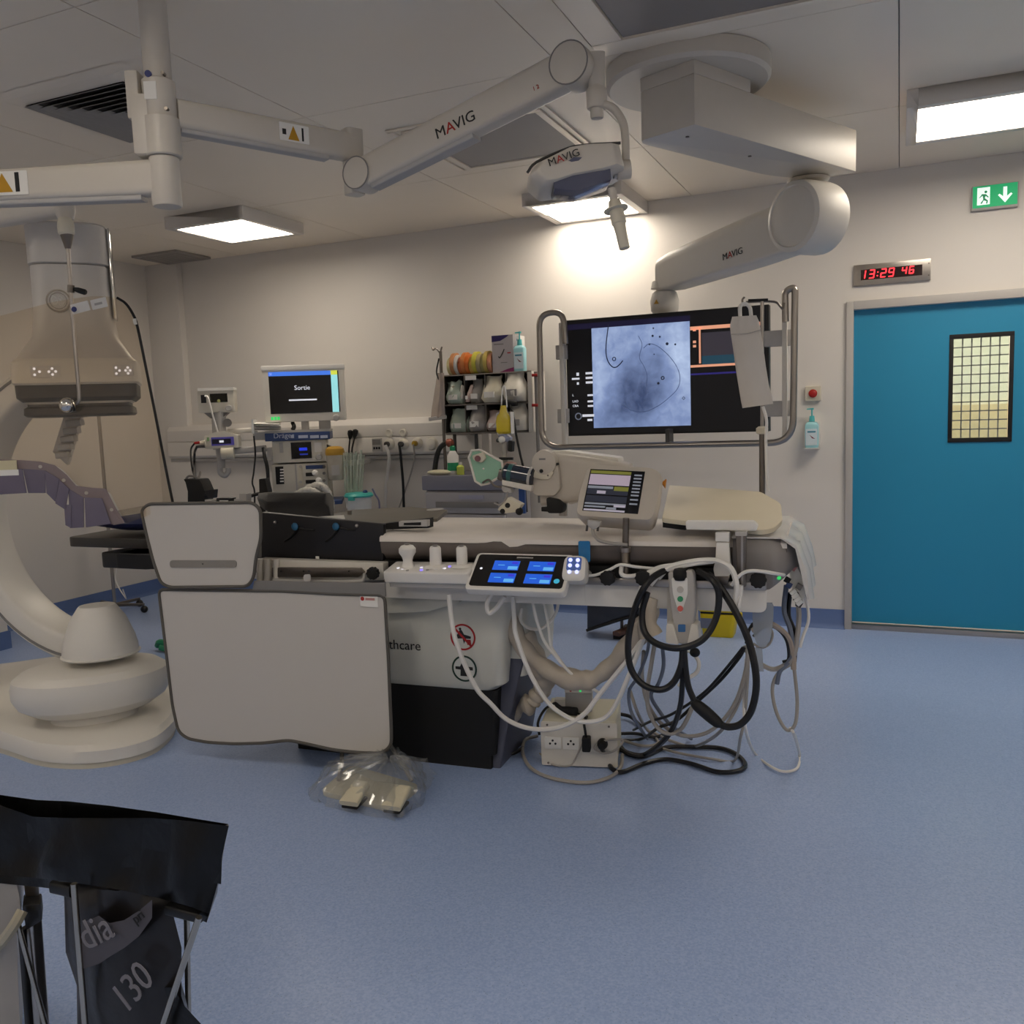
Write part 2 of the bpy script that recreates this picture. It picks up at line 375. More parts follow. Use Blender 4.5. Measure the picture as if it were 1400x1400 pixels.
for x, y in ((-5.2, .9), (-2.3, .8), (.4, .8), (-4.6, -1.9), (-2.2, -1.9), (.4, -1.9), (2.2, -1.9), (2.3, 1.4)):  # unseen panels added to raise and even out the room's light
    lamp_panel(x, x+.62, y, y+.6, 'added square ceiling panel light outside the view, filling the room with light', group='added fill lights outside the view')
# unseen corridor lamp, made large to brighten what shows through the door window
bm = boxr(-.4, 2.2, YB+.8, YB+1.5, 2.65, 2.675); cl = thing('corridor_fill_light', 'unseen corridor light beyond the door, enlarged to brighten the window view', 'ceiling light', (1.1, YB+1.1, 2.66)); obj('diffuser', bm, mDiff, cl); obj('housing', boxr(-.44, 2.24, YB+.76, YB+1.54, 2.672, 2.698), mWall, cl)
# square louvred diffuser
mVent = mat('vent_grey', '#a19c96', .5, var=.03); mVentD = mat('vent_dark', '#2c2a28', .7)
x0, x1, y0, y1 = -3.655, -3.055, 2.975, 3.575; cx, cy = (x0+x1)/2, (y0+y1)/2
vt = thing('air_diffuser', 'square louvred air diffuser in the ceiling beside the arm column', 'air vent', (cx, cy, ZC-.03))
def sq_frame(bm, a, b, z0, z1, cx=cx, cy=cy):
    """square ring: inner half-size a at z1, outer half-size b at z0, sloped"""
    q = lambda h, z: [(cx-h, cy-h, z), (cx+h, cy-h, z), (cx+h, cy+h, z), (cx-h, cy+h, z)]
    R = [[bm.verts.new(p) for p in q(h, z)] for h, z in ((a, z1), (b, z0), (b+.004, z0), (a+.004, z1))]
    for k in range(4):
        for i in range(4): bm.faces.new((R[k][i], R[k][(i+1) % 4], R[(k+1) % 4][(i+1) % 4], R[(k+1) % 4][i]))
    return bm
obj('plenum', boxr(x0, x1, y0, y1, ZC-.004, ZC-.001), mVentD, vt)
for k, (h0, h1, zz) in enumerate(((.425, .36, .004), (.36, .30, .016))):
    bm = B(); sq_frame(bm, h1, h0, ZC-.002, ZC-zz); obj('outer_frame', bm, mCeil, vt)
for k in range(7):
    a = .30-.043*k; obj('vane', sq_frame(B(), a-.03, a, ZC-.024, ZC-.005), mVent, vt)
# flush panel
x0, x1, y0, y1 = -2.36, -1.665, 4.225, 4.93
vt = thing('return_grille', 'flat grey square ceiling grille behind the lamp spring arm', 'air vent', ((x0+x1)/2, (y0+y1)/2, ZC-.012))
obj('grille_plate', boxr(x0, x1, y0, y1, ZC-.010, ZC-.001), mat('grille_grey', '#a5a09a', .55, var=.05, scale=400), vt)
def flat_frame(x0, x1, y0, y1, wd, z0, z1):
    bm = boxr(x0, x1, y0, y0+wd, z0, z1)
    for a in ((x0, x1, y1-wd, y1), (x0, x0+wd, y0+wd, y1-wd), (x1-wd, x1, y0+wd, y1-wd)):
        box(bm, ((a[0]+a[1])/2, (a[2]+a[3])/2, (z0+z1)/2), (a[1]-a[0], a[3]-a[2], z1-z0))
    return bm
obj('inner_frame', flat_frame(x0-.04, x1+.04, y0-.04, y1+.04, .036, ZC-.016, ZC-.001), mCeil, vt, bevel=.002)
obj('outer_frame', flat_frame(x0-.10, x1+.075, y0-.10, y1+.075, .03, ZC-.010, ZC-.001), mCeil, vt, bevel=.002)
vt = thing('extract_grille', 'small flat ceiling grille in the corner near the wall', 'air vent', (-5.9, 6.1, ZC-.015))
obj('grille_frame', flat_frame(-6.12, -5.62, 5.9, 6.32, .03, ZC-.02, ZC-.001), mVent, vt, bevel=.002)
for i in range(9): obj('slat', boxr(-6.09, -5.65, 5.945+.04*i, 5.965+.04*i, ZC-.016, ZC-.004), mVent, vt)
# laminar-flow ceiling field at the top right
a, b, c = U(858, 55, Z=ZC), U(1090, 0, Z=ZC), U(830, 65, Z=ZC)
lf = thing('clean_air_ceiling', 'grey perforated clean-air field let into the ceiling near the boom', 'air vent', (a.x+1, a.y-.8, ZC-.02))
obj('perforated_panel', boxr(a.x, a.x+2.7, a.y-1.33, a.y-.005, ZC-.012, ZC-.001), mat('perforated_grey', '#8c8783', .4, var=.08, scale=300), lf)
obj('border', flat_frame(a.x-.13, a.x+2.83, a.y-1.46, a.y+.06, .125, ZC-.022, ZC-.001), mCeil, lf, bevel=.004)

# ================================================================== CEILING ARMS
def D(x, y, d): return CAM + ray(x, y)*d
def bar(bm, p0, p1, h0, h1, w0, w1, up=(0, 0, 1), r=.3, n=3):
    """tapering rounded bar from p0 to p1; h along up, w across"""
    p0, p1 = Vector(p0), Vector(p1); d = (p1-p0).normalized(); s = d.cross(Vector(up)).normalized(); u = s.cross(d)
    rings = []
    for p, h, w_ in ((p0, h0, w0), (p1, h1, w1)):
        q = rnd([p-s*w_/2-u*h/2, p+s*w_/2-u*h/2, p+s*w_/2+u*h/2, p-s*w_/2+u*h/2], min(h, w_)*r, n); rings.append(q)
    return loft(bm, rings)
def mavig(f, x, y, z, size, parent):
    for s, dx, mm in (('M', 0, mInk), ('A', .86, mInkR), ('VIG', 1.52, mInk)):
        text(s, f, x+dx*size, y, z, size, mm, parent, sx=1.1)
CX, CY = -2.345, 2.44
zc0 = U(228, 283, Y=CY).z
cs = thing('ceiling_arm_column', 'pale ceiling column carrying two jointed arms', 'ceiling arm', (CX, CY, zc0))
zA, zB, zC_ = U(228, 108, Y=CY).z, U(228, 162, Y=CY).z, U(228, 215, Y=CY).z
obj('column', cyl(B(), (CX, CY, zA), (CX, CY, ZC), .046, seg=32), mArm, cs)
obj('upper_sleeve', lathe(B(), (CX, CY, zB), (0, 0, 1), [(.052, 0), (.055, .004), (.055, zA-zB-.004), (.05, zA-zB)]), mArm, cs)
obj('middle_sleeve', lathe(B(), (CX, CY, zC_), (0, 0, 1), [(.058, 0), (.062, .004), (.062, zB-zC_), (.055, zB-zC_+.002)]), mArm, cs)
obj('lower_sleeve', lathe(B(), (CX, CY, zc0), (0, 0, 1), [(.046, 0), (.05, .006), (.05, zC_-zc0-.004), (.046, zC_-zc0)]), mArm, cs)
f = Fr((CX, CY, 0), RT, (0, 0, 1))
obj('round_sticker', f.disc(-.012, (zA+ZC*0)+.005, .05, .0575, .011), mat('sticker_blue', '#2b3570', .5), cs)
obj('white_sticker', f.rect(-.03, .012, zB+.05, zA-.02, .054, .0565), mPaper, cs)
for x, z in ((.035, zA+.008), (.038, zB+.02)): obj('screw', f.disc(x, z, .03, .052, .006, 10), mSteelD, cs)
# first arm, reaching away to the right
zu = (U(235, 150, Y=CY).z)
p0 = Vector((CX, CY, zu)); p1 = U(482, 203, Z=zu); dA = (p1-p0).normalized()
obj('arm_hub', box(B(), p0-RT*.055-Vector((0, 0, .05)), (.06, .10, .20), f.M() @ Matrix(((1,0,0),(0,0,1),(0,1,0)))), mArm, cs, bevel=.012)
obj('hub_cap', box(B(), p0-RT*.078+Vector((0, 0, .05)), (.045, .08, .16), f.M() @ Matrix(((1,0,0),(0,0,1),(0,1,0)))), mArm, cs, bevel=.01)
ea = obj('extension_arm', bar(B(), p0+dA*.05, p1, .10, .105, .075, .07), mArm, cs, bevel=0)
bm = bar(B(), p0+dA*.06-Vector((0, 0, .052)), p1-dA*.12-Vector((0, 0, .056)), .02, .02, .05, .05)
obj('underside_strip', bm, mGrey, ea)
fa = Fr(p0, dA, (0, 0, 1))
L = (p1-p0).length
lb = obj('warning_label', fa.rect(L*.56, L*.72, -.03, .035, .038, .0395, .004), mPaper, ea)
obj('warning_triangle', fa.poly([(L*.605, -.024), (L*.665, -.024), (L*.635, .028)], .0395, .0405), mat('warning_yellow', '#b98a1c', .5), lb)
obj('pictogram', fa.rect(L*.68, L*.69, -.022, .026, .0395, .0405), mInk, lb); obj('pictogram', fa.rect(L*.575, L*.595, -.008, .012, .0395, .0405), mInk, lb)
bm = bar(B(), p1+Vector((0, 0, .07)), p1-Vector((0, 0, .18)), .075, .07, .07, .065, up=dA); obj('elbow', bm, mArm, cs)
# spring arm
e0 = p1-Vector((0, 0, .135)); dep0 = (e0-CAM).dot(FW); e0 = D(497, 240, dep0*.985); e1 = D(785, 92, dep0*.86)
dS = (e1-e0).normalized(); side = dS.cross(Vector((0, 0, 1))).normalized(); upS = side.cross(dS)
fs = Fr(e0, dS, upS)   # w faces the viewer
if fs.w.dot(CAM-e0) < 0: print('spring frame flipped')
sp = obj('spring_arm', bar(B(), e0+dS*.03, e1-dS*.02, .115, .12, .085, .085, up=upS, r=.22), mArm, cs)
LS = (e1-e0).length
obj('underside_strip', bar(B(), e0+dS*.04-upS*.062, e0+dS*LS*.55-upS*.064, .022, .022, .06, .06, up=upS), mGrey, sp)
obj('end_joint', cyl(B(), e0+fs.w*.052, e0-fs.w*.052, .062, seg=32), mArm, sp, bevel=.004)
obj('end_joint', cyl(B(), e1+fs.w*.052, e1-fs.w*.052, .072, seg=32), mArm, sp, bevel=.004)
mavig(fs, LS*.40, -.026, .044, .054, sp)
for c_, r_ in ((0, .062), (LS, .072)): obj('joint_seam', ring(B(), fs, c_, 0, .0505, r_-.004, r_+.0005, .003, 32), mMid, sp)
text('1 2', fs, LS*.84, -.03, .044, .02, mInkR, sp)
# knuckle at the upper end
k0 = e1+RT*.075
obj('knuckle', bar(B(), k0+Vector((0, 0, .04)), k0-Vector((0, 0, .072)), .062, .055, .062, .055, up=RT), mArm, cs)
obj('swivel', lathe(B(), k0-Vector((0, 0, .14)), (0, 0, 1), [(.032, 0), (.036, .006), (.036, .06), (.028, .075)]), mArm, cs)
obj('swivel_cap', lathe(B(), k0-Vector((0, 0, .172)), (0, 0, 1), [(.02, 0), (.023, .005), (.023, .033)]), mArm, cs)
# ------------------------------------------------------------------ operating lamp
dl = (k0-CAM).dot(FW)
lp = thing('operating_lamp', 'small angular operating lamp with sterile handle on curved yoke', 'lamp', D(790, 250, dl))
LP = lambda x, y, o=0: D(x, y, dl+o)
obj('yoke', tube(B(), [k0-Vector((0, 0, .155)), LP(822, 143), LP(838, 148), LP(851, 166), LP(855, 190), LP(856, 228)], .014, 12), mArm, lp)
obj('yoke_joint', cyl(B(), LP(843, 233), LP(862, 231), .032, seg=24), mArm, lp, bevel=.004)
obj('yoke_joint_ring', cyl(B(), LP(838, 234), LP(844, 233), .026, seg=24), mGrey, lp)
# head: lofted shallow shell, longer than wide
fl = Fr(LP(785, 232), (LP(845, 222)-LP(730, 238)), (0, 0, 1))
prof = [(-.165, -.012), (-.13, .018), (-.02, .048), (.05, .05), (.155, .042), (.165, -.035), (.1, -.045), (-.02, -.05), (-.09, -.062), (-.13, -.062), (-.16, -.03)]
bm = B(); loft(bm, [[fl.p(x*s_, y*s_ if y < 0 else y, z) for x, y in prof] for z, s_ in ((.11, .80), (.08, .97), (.03, 1), (-.10, 1), (-.15, .92))])
hd = obj('lamp_head', bm, mArm, lp, bevel=.008)
pts = [(x*1.01, y+.004) for x, y in prof[:5]]
obj('dark_seal', tube(B(), [fl.p(x, y, .075) for x, y in pts], .005, 6, 4), mDark, lp)
obj('lens_block', prism(B(), [fl.p(-.085, -.02, .10), fl.p(-.01, .012, .115), fl.p(.11, .0, .10), fl.p(.11, -.07, .09), fl.p(-.01, -.095, .10), fl.p(-.085, -.075, .09)], fl.w*-.16), mat('smoked_lens', '#565a70', .15, var=.08), lp, bevel=.004)
mavig(Fr(fl.p(-.095, -.008, .112), (fl.p(.02, .012, .112)-fl.p(-.095, -.012, .112)), (0, 0, 1)), 0, 0, .004, .034, lp)
h0, h1 = LP(836, 258, -.05), LP(854, 340, -.06); hd_ = (h1-h0)
obj('handle_stub', cyl(B(), h0, h0+hd_*.2, .014), mArm, lp)
obj('handle_collar', lathe(B(), h0+hd_*.2, hd_, [(.02, 0), (.024, .02), (.025, .08), (.02, .085)]), mBeige, lp)
obj('guard_ring', lathe(B(), h0+hd_*.33, hd_, [(.022, 0), (.042, .002), (.042, .006), (.022, .008)]), mBeige, lp)
obj('sterile_handle', lathe(B(), h0+hd_*.45, hd_, [(.024, 0), (.019, .06), (.018, hd_.length*.54), (.016, hd_.length*.55)]), mBeige, lp)
# ------------------------------------------------------------------ second arm, to the left
zl = U(228, 243, Y=CY).z; q0 = Vector((CX, CY, zl)); q1 = U(-120, 262, Z=zl); dB = (q1-q0).normalized()
ea2 = obj('extension_arm', bar(B(), q0, q1, .12, .10, .075, .075), mArm, cs)
obj('underside_strip', bar(B(), q0+dB*.08-Vector((0, 0, .065)), q1-Vector((0, 0, .052)), .02, .02, .05, .05), mGrey, ea2)
fb = Fr(q0, -dB, (0, 0, 1)); Lb = (U(14, 255, Z=zl)-q0).length
l2 = obj('warning_label', fb.rect(-Lb-.09, -Lb+.09, -.04, .04, .0385, .04, .004), mPaper, ea2)
obj('warning_triangle', fb.poly([(-Lb-.035, -.03), (-Lb+.035, -.03), (-Lb, .034)], .04, .041), MATS['warning_yellow'], l2)
obj('pictogram', fb.rect(-Lb+.045, -Lb+.06, -.03, .035, .04, .041), mInk, l2); obj('pictogram', fb.rect(-Lb-.07, -Lb-.045, -.018, .012, .04, .041), mInk, l2)
DG = 3.95                                  # distance of the hanging glass shield
s1 = D(88, 280, DG); s0 = D(-110, 312, DG+.25)
sa = obj('spring_arm', bar(B(), s0, s1, .10, .10, .08, .08), mArm, cs)
obj('elbow', bar(B(), q1+Vector((0, 0, .05)), Vector((q1.x, q1.y, s0.z-.03)), .08, .08, .08, .08, up=dB), mArm, cs)
obj('drop_joint', lathe(B(), D(90, 300, DG), (0, 0, 1), [(.032, 0), (.04, .02), (.045, .10), (.03, .115)]), mArm, cs)
# ------------------------------------------------------------------ lead glass shield
gn = Vector((FW.x, FW.y, 0)).normalized()
GO = D(100, 500, DG)
G = lambda x, y, o=0: UP(x, y, GO+gn*o, gn)
gs = thing('lead_glass_shield', 'tinted lead glass shield hanging over the table from a ceiling arm', 'shield', G(120, 700))
obj('swivel_block', lathe(B(), G(91, 322), (0, 0, 1), [(.026, 0), (.034, .01), (.034, .05), (.026, .075)]), mBeige, gs, bevel=.002)
obj('cone_sleeve', lathe(B(), G(93, 340), (0, 0, 1), [(.012, 0), (.028, .06)]), mSteelD, gs)
obj('rod', tube(B(), [G(93, 338), G(97, 400), G(103, 480), G(108, 538), G(106, 550), G(98, 552)], .0085, 10), mSteel, gs)
obj('rod_clamp', cyl(B(), G(97, 390), G(97, 400), .015, seg=16), mSteelD, gs)
obj('black_lever', lathe(B(), G(101, 395), G(118, 400)-G(101, 395), [(.008, 0), (.012, .02), (.013, .05), (.009, .056)]), mBlack, gs)
bm = ball(B(), G(92, 554, -.03), .034, seg=24, rings=16); obj('ball_handle', bm, mChrome, gs)
obj('handle_ring', cyl(B(), G(97, 554, -.02), G(101, 553, -.015), .03, seg=20), mBlack, gs)
mLead = thin_clear('lead_glass', '#fbf6ee', .05, .02)
outl = [(-110, 452), (0, 432), (75, 412), (130, 404), (160, 407), (178, 422), (188, 445), (237, 692), (172, 716), (150, 672), (108, 667), (85, 640), (62, 632), (-110, 628)]
gp = obj('glass_pane', prism(B(), rnd([G(x, y) for x, y in outl], [0, .05, .05, .05, .05, .04, .04, 0, 0, .02, .04, .04, .04, 0]), gn*.008), mLead, gs, label='tan tinted glass with a cut-out lower edge')
obj('black_edging', tube(B(), [G(x, y) for x, y in ((160, 407), (172, 415), (182, 430), (188, 447), (200, 505), (213, 570), (226, 637), (237, 691))], .006, 6, 4), mBlackM, gs)
obj('edge_clip', cyl(B(), G(184, 436), G(186, 444), .009, seg=10), mPaper, gs)
for (x0, y0, x1, y1) in ((100, 416, 124, 410), (127, 410, 148, 405)):
    f = Fr(G(x0, y0+14, -.006), G(x1, y1+14)-G(x0, y0+14), (0, 0, 1)); wd = (G(x1, y1)-G(x0, y0)).length
    st = obj('maker_plate', f.rect(0, wd, 0, .043, 0, .003, .003), mPaper, gs)
    if x0 == 100: obj('round_emblem', f.disc(.012, .02, .003, .004, .012), MATS['sticker_blue'], st)
    else: obj('plate_print', f.rect(.015, .05, .016, .026, .003, .0035), mGrey, st)
# lamellae along the cut-out
mPurp = mat('purple_lead_rubber', '#6b6475', .6, var=.08, scale=14, bump=.1); mBand = mat('mauve_band', '#857778', .55, var=.06)
bt = [(-110, 630), (0, 628), (28, 629), (55, 631), (75, 636), (91, 649), (104, 664), (126, 667), (145, 668), (158, 694), (171, 715)]
bb = [(-110, 643), (0, 641), (28, 642), (55, 645), (70, 651), (83, 664), (97, 679), (110, 681), (137, 682), (147, 700), (155, 718)]
rg = []
for (a, b) in zip(bt, bb): rg.append([G(*a, -.012), G(*b, -.014), G(*b, -.004), G(*a, -.002)])
obj('fixing_band', loft(B(), rg), mBand, gs, label='mauve rubber band')
for i in (1, 3, 5, 7, 9):
    x, y = (bt[i][0]+bb[i][0])/2, (bt[i][1]+bb[i][1])/2; obj('band_rivet', cyl(B(), G(x, y, -.013), G(x, y, -.018), .008, seg=12), mSteel, gs)
lam = [((-110, 640), (-45, 641), (-42, 676), (-112, 676)), ((-46, 640), (2, 640), (4, 676), (-46, 676)), ((0, 640), (31, 641), (37, 674), (0, 676)), ((32, 641), (62, 643), (63, 674), (39, 674)), ((62, 643), (82, 655), (76, 686), (64, 674)), ((82, 656), (95, 668), (90, 697), (76, 688)),
       ((94, 668), (115, 680), (115, 721), (96, 722)), ((88, 690), (98, 690), (98, 722), (90, 718)), ((116, 680), (140, 681), (152, 716), (118, 721)), ((140, 682), (148, 692), (170, 715), (152, 717))]
for k, q in enumerate(lam):
    o = -.010 - .004*(k % 3); obj('lead_strip', prism(B(), [G(*p, o) for p in q], gn*-.005), mPurp if k < 9 else mBand, gs, bevel=.002)
f = Fr(G(-8, 643, -.022), RT, (0, 0, 1)); obj('yellow_tag', f.rect(0, .105, 0, .042, 0, .003), mat('tag_cream', '#cfc6a4', .6), gs); obj('white_tag', f.rect(.01, .11, -.026, 0, 0, .003), mPaper, gs)

# ================================================================== MONITOR BOOM
zb0, zb1 = 2.70, 2.955
bo = thing('monitor_boom', 'white ceiling boom with round mount, box arm and jointed spring arm', 'ceiling arm', (-.87, 4.05, 2.35))
obj('ceiling_disc', lathe(B(), (-.87, 4.05, ZC), (0, 0, -1), [(.345, 0), (.355, .004), (.355, .07), (.34, .085)], 64), mArm, bo)
A0, A1, A2 = U(872, 193, Z=zb0), U(950, 170, Z=zb0), U(1172, 235, Z=zb0); A0.z = A1.z = A2.z = 0
ux = (A2-A1).normalized(); vx = Vector((-ux.y, ux.x, 0)); wdt = .30
# plan of the box arm: rounded near end, tapered far end
P = [A1, A2, A2+vx*.10-ux*.02, A2+vx*.24-ux*.14, A2+vx*wdt-ux*.35, A1+vx*wdt+ux*.02, A1+vx*.27-ux*.02]
plan = rnd(P, [.0, .02, .10, .10, .1, .14, .02], 6)
half = (A2-A1).length*.30
bx = obj('box_arm', prism(B(), [Vector((p.x, p.y, zb0)) for p in plan], (0, 0, .20)), mArm, bo, bevel=.004)
Q = [A1, A1+ux*half, A1+ux*half+vx*wdt, A1+vx*wdt+ux*.02, A1+vx*.27-ux*.02]
obj('box_arm_hub', prism(B(), [Vector((p.x, p.y, zb0+.20)) for p in Q], (0, 0, zb1-zb0-.2)), mArm, bo, bevel=.003)
for t_, s_ in ((.08, .12), (.45, .14)): p = A1+ux*(A2-A1).length*t_+vx*s_; obj('screw', cyl(B(), (p.x, p.y, zb0-.004), (p.x, p.y, zb0), .008, seg=10), mSteelD, bo)
hb = U(1105, 250, Z=zb0-.02); hb.z = zb0
obj('hub_flange', lathe(B(), hb, (0, 0, -1), [(.10, 0), (.105, .004), (.10, .016), (.07, .03)], 32), mArm, bo)
dj = (hb-CAM).dot(FW)
J = D(1105, 298, dj*.985)
obj('hanger', bar(B(), hb-Vector((0, 0, .02)), J+Vector((0, 0, .10)), .06, .06, .05, .05, up=RT), mArm, bo)
J1 = D(908, 372, 5.50); da = (J1-J); da.z *= 1; dh = Vector((da.x, da.y, 0)).normalized(); cyd = Vector((-dh.y, dh.x, 0))
if cyd.dot(CAM-J) < 0: cyd = -cyd
cc = (cyd*.5+RT*-.25).normalized()
drum = obj('joint_drum', lathe(B(), J-cyd*.12+RT*.0, cyd, [(.15, 0), (.175, .02), (.18, .05), (.18, .19), (.172, .225), (.15, .235), (.145, .228), (.12, .235), (.05, .243), (0, .245)], 48), mWarm, bo)
rings_ = []
for t_, hh, wv in ((-.0, .27, .15), (.3, .27, .17), (.6, .25, .17), (.9, .23, .16), (1, .20, .14)):
    p = J.lerp(J1, t_)+Vector((0, 0, -.015)); u_ = Vector((0, 0, 1)); s_ = cyd
    rings_.append(rnd([p-s_*wv/2-u_*hh/2, p+s_*wv/2-u_*hh/2, p+s_*wv/2+u_*hh*.5, p-s_*wv/2+u_*hh*.5], [.02, .02, .07, .07], 5))
sa2 = obj('spring_arm', loft(B(), rings_), mWarm, bo)
fm = Fr(J1, -dh if (-dh).dot(RT) > 0 else dh, (0, 0, 1))
LJ = (J1-J).length
fmm = Fr(J.lerp(J1, .46)+cyd*.0862+Vector((0, 0, -.085)), (J-J1), (0, 0, 1)); mavig(fmm, 0, 0, .001, .05, sa2)
# TV mount
YT = 5.35
hubp = U(908, 398, Y=J1.y)
obj('neck', lathe(B(), Vector((J1.x, J1.y, hubp.z)), (0, 0, 1), [(.04, 0), (.05, .03), (.075, .06), (.085, J1.z-.1-hubp.z)]), mWarm, bo)
obj('tilt_head', lathe(B(), Vector((J1.x, J1.y, hubp.z-.15)), (0, 0, 1), [(.06, 0), (.085, .03), (.09, .09), (.075, .14), (.05, .155)], 32), mWarm, bo)
ft = Fr(Vector((J1.x, J1.y, hubp.z-.07)), (1, 0, 0), (0, 0, 1))
obj('warning_triangle', ft.poly([(-.045, -.015), (-.015, -.015), (-.03, .012)], .088, .092), MATS['warning_yellow'], bo)
hub_w = Vector((J1.x, J1.y, hubp.z-.1)); print('boom hub', hub_w, 'J', J, 'J1', J1)

# ================================================================== LARGE MONITOR
tl, tr_, bl, br_ = U(773, 440, Y=YT), U(1051, 414, Y=YT), U(777, 596, Y=YT), U(1052, 590, Y=YT)
tx0, tx1, tz0, tz1 = (tl.x+bl.x)/2, (tr_.x+br_.x)/2, (bl.z+br_.z)/2, (tl.z+tr_.z)/2
TW, TH = tx1-tx0, tz1-tz0
tv = thing('large_monitor', 'large wall-sized X-ray monitor with a blue heart image inside steel bumper rail', 'monitor', ((tx0+tx1)/2, YT, tz0))
f = Fr((tx0, YT, tz0), (1, 0, 0), (0, 0, 1))
obj('housing', f.rect(0, TW, 0, TH, -.07, 0, .004), mBlack, tv, bevel=.003)
obj('back_cover', f.rect(.25, TW-.25, .12, TH-.12, -.13, -.07, .02), mDark, tv)
obj('mount_plate', f.rect(TW/2-.13, TW/2+.13, TH/2-.13, TH-.02, -.15, -.13), mSteelD, tv)
mx_ = J1.x-tx0; obj('mount_stem', boxr(J1.x-.04, J1.x+.04, YT+.14, max(YT+.18, J1.y+.03), tz1-.16, hubp.z-.13), mWarm, tv, bevel=.006); obj('mount_crossbar', boxr(min(J1.x, tx0+TW/2)-.06, max(J1.x, tx0+TW/2)+.06, YT+.13, YT+.17, tz1-.22, tz1-.12), mSteelD, tv)
scr = obj('screen', f.rect(.012, TW-.012, .012, TH-.012, 0, .002), glow('screen_black', '#07070d', .25), tv, label='dark monitor screen')
def tvx(x): return (x-12)/(1365-12)*TW      # crop measures of the screen, straightened
def tvy(x, y): return TH*(1-(y-(105-(x-12)*.0985))/((852-(x-12)*.025)-(105-(x-12)*.0985)))
# the X-ray picture: cool blue-grey with soft anatomical shading
def xray():
    mt = bpy.data.materials.new('xray_picture'); mt.use_nodes = True; nt = mt.node_tree; b = nt.nodes['Principled BSDF']
    tc = nt.nodes.new('ShaderNodeTexCoord')
    def blob(cx, cz, rx, rz, soft):
        mp = nt.nodes.new('ShaderNodeMapping'); mp.inputs['Location'].default_value = (-cx/rx, 0, -cz/rz); mp.inputs['Scale'].default_value = (1/rx, 1, 1/rz)
        nt.links.new(tc.outputs['Object'], mp.inputs['Vector'])
        ln = nt.nodes.new('ShaderNodeVectorMath'); ln.operation = 'LENGTH'; nt.links.new(mp.outputs[0], ln.inputs[0])
        r = nt.nodes.new('ShaderNodeMapRange'); r.inputs['From Min'].default_value = 1-soft; r.inputs['From Max'].default_value = 1+soft*.25
        r.inputs['To Min'].default_value = 1; r.inputs['To Max'].default_value = 0; nt.links.new(ln.outputs['Value'], r.inputs['Value']); return r.outputs[0]
    def noise(s, d, dist=0):
        n = nt.nodes.new('ShaderNodeTexNoise'); n.inputs['Scale'].default_value = s; n.inputs['Detail'].default_value = d; n.inputs['Distortion'].default_value = dist
        nt.links.new(tc.outputs['Object'], n.inputs['Vector']); return n.outputs['Fac']
    def op(o, a, b_):
        m_ = nt.nodes.new('ShaderNodeMath'); m_.operation = o
        for i, v in enumerate((a, b_)):
            if isinstance(v, (int, float)): m_.inputs[i].default_value = v
            else: nt.links.new(v, m_.inputs[i])
        return m_.outputs[0]
    v = op('ADD', .56, op('MULTIPLY', op('SUBTRACT', noise(5, 3, .4), .5), .35))
    v = op('ADD', v, op('MULTIPLY', op('SUBTRACT', noise(22, 5, .6), .5), .30))
    v = op('SUBTRACT', v, op('MULTIPLY', blob(.045, -.03, .20, .215, .25), .17))
    v = op('SUBTRACT', v, op('MULTIPLY', blob(-.05, -.12, .19, .16, .6), .26))
    v = op('SUBTRACT', v, op('MULTIPLY', blob(-.12, -.28, .22, .14, .6), .22))
    v = op('ADD', v, op('MULTIPLY', blob(.24, .12, .10, .25, .8), .20))
    v = op('ADD', v, op('MULTIPLY', blob(-.27, 0, .05, .3, .9), .12))
    cr = nt.nodes.new('ShaderNodeValToRGB'); cr.color_ramp.elements[0].position = .1; cr.color_ramp.elements[1].position = .85
    cr.color_ramp.elements[0].color = lin('#39496f'); cr.color_ramp.elements[1].color = lin('#c3d6f6')
    e_ = cr.color_ramp.elements.new(.5); e_.color = lin('#8195c2')
    nt.links.new(v, cr.inputs[0])
    b.inputs['Base Color'].default_value = (.01, .01, .012, 1); b.inputs['Roughness'].default_value = .4
    nt.links.new(cr.outputs[0], b.inputs['Emission Color']); b.inputs['Emission Strength'].default_value = .46
    return mt
ix0, ix1, iy0, iy1 = tvx(200), tvx(868), tvy(200, 798), tvy(200, 130)
pic = obj('xray_image', f.rect(ix0, ix1, iy0, iy1, .002, .003), xray(), tv, label='blue-grey X-ray picture of a heart')
mTrace = glow('catheter_trace', '#1d2740', .3); mTrace2 = glow('wire_trace', '#55658c', .35)
tp = lambda pts: [f.p(tvx(x), tvy(x, y), .0035) for x, y in pts]
obj('catheter_line', tube(B(), tp([(322, 122), (312, 180), (302, 250), (300, 310), (312, 360), (340, 395), (368, 398), (395, 378), (416, 354)]), .0035, 5, 6), mTrace, tv)
obj('wire_line', tube(B(), tp([(525, 190), (550, 250), (530, 330), (560, 390), (580, 450), (575, 520), (590, 570)]), .0018, 5, 6), mTrace2, tv)
obj('heart_outline', tube(B(), tp([(560, 270), (600, 242), (660, 260), (730, 320), (780, 390), (800, 460), (785, 530), (730, 590), (650, 650), (560, 688), (470, 680), (400, 640)]), .002, 5, 6), mTrace2, tv)
obj('ring_marker', ring(B(), f, tvx(355), tvy(355, 345), .003, .008, .013, .001, 16), mTrace, tv)
obj('ring_marker', ring(B(), f, tvx(685), tvy(685, 465), .003, .006, .012, .001, 16), mTrace, tv)
obj('ring_marker', ring(B(), f, tvx(822), tvy(822, 597), .003, .007, .011, .001, 4), mTrace, tv)
for x, y, r_ in ((628, 140, .005), (622, 190, .007), (670, 195, .006), (718, 240, .009), (772, 243, .006), (600, 245, .006), (655, 500, .008), (630, 310, .004)): obj('dark_spot', f.disc(tvx(x), tvy(x, y), .003, .0036, r_, 10), mTrace, tv)
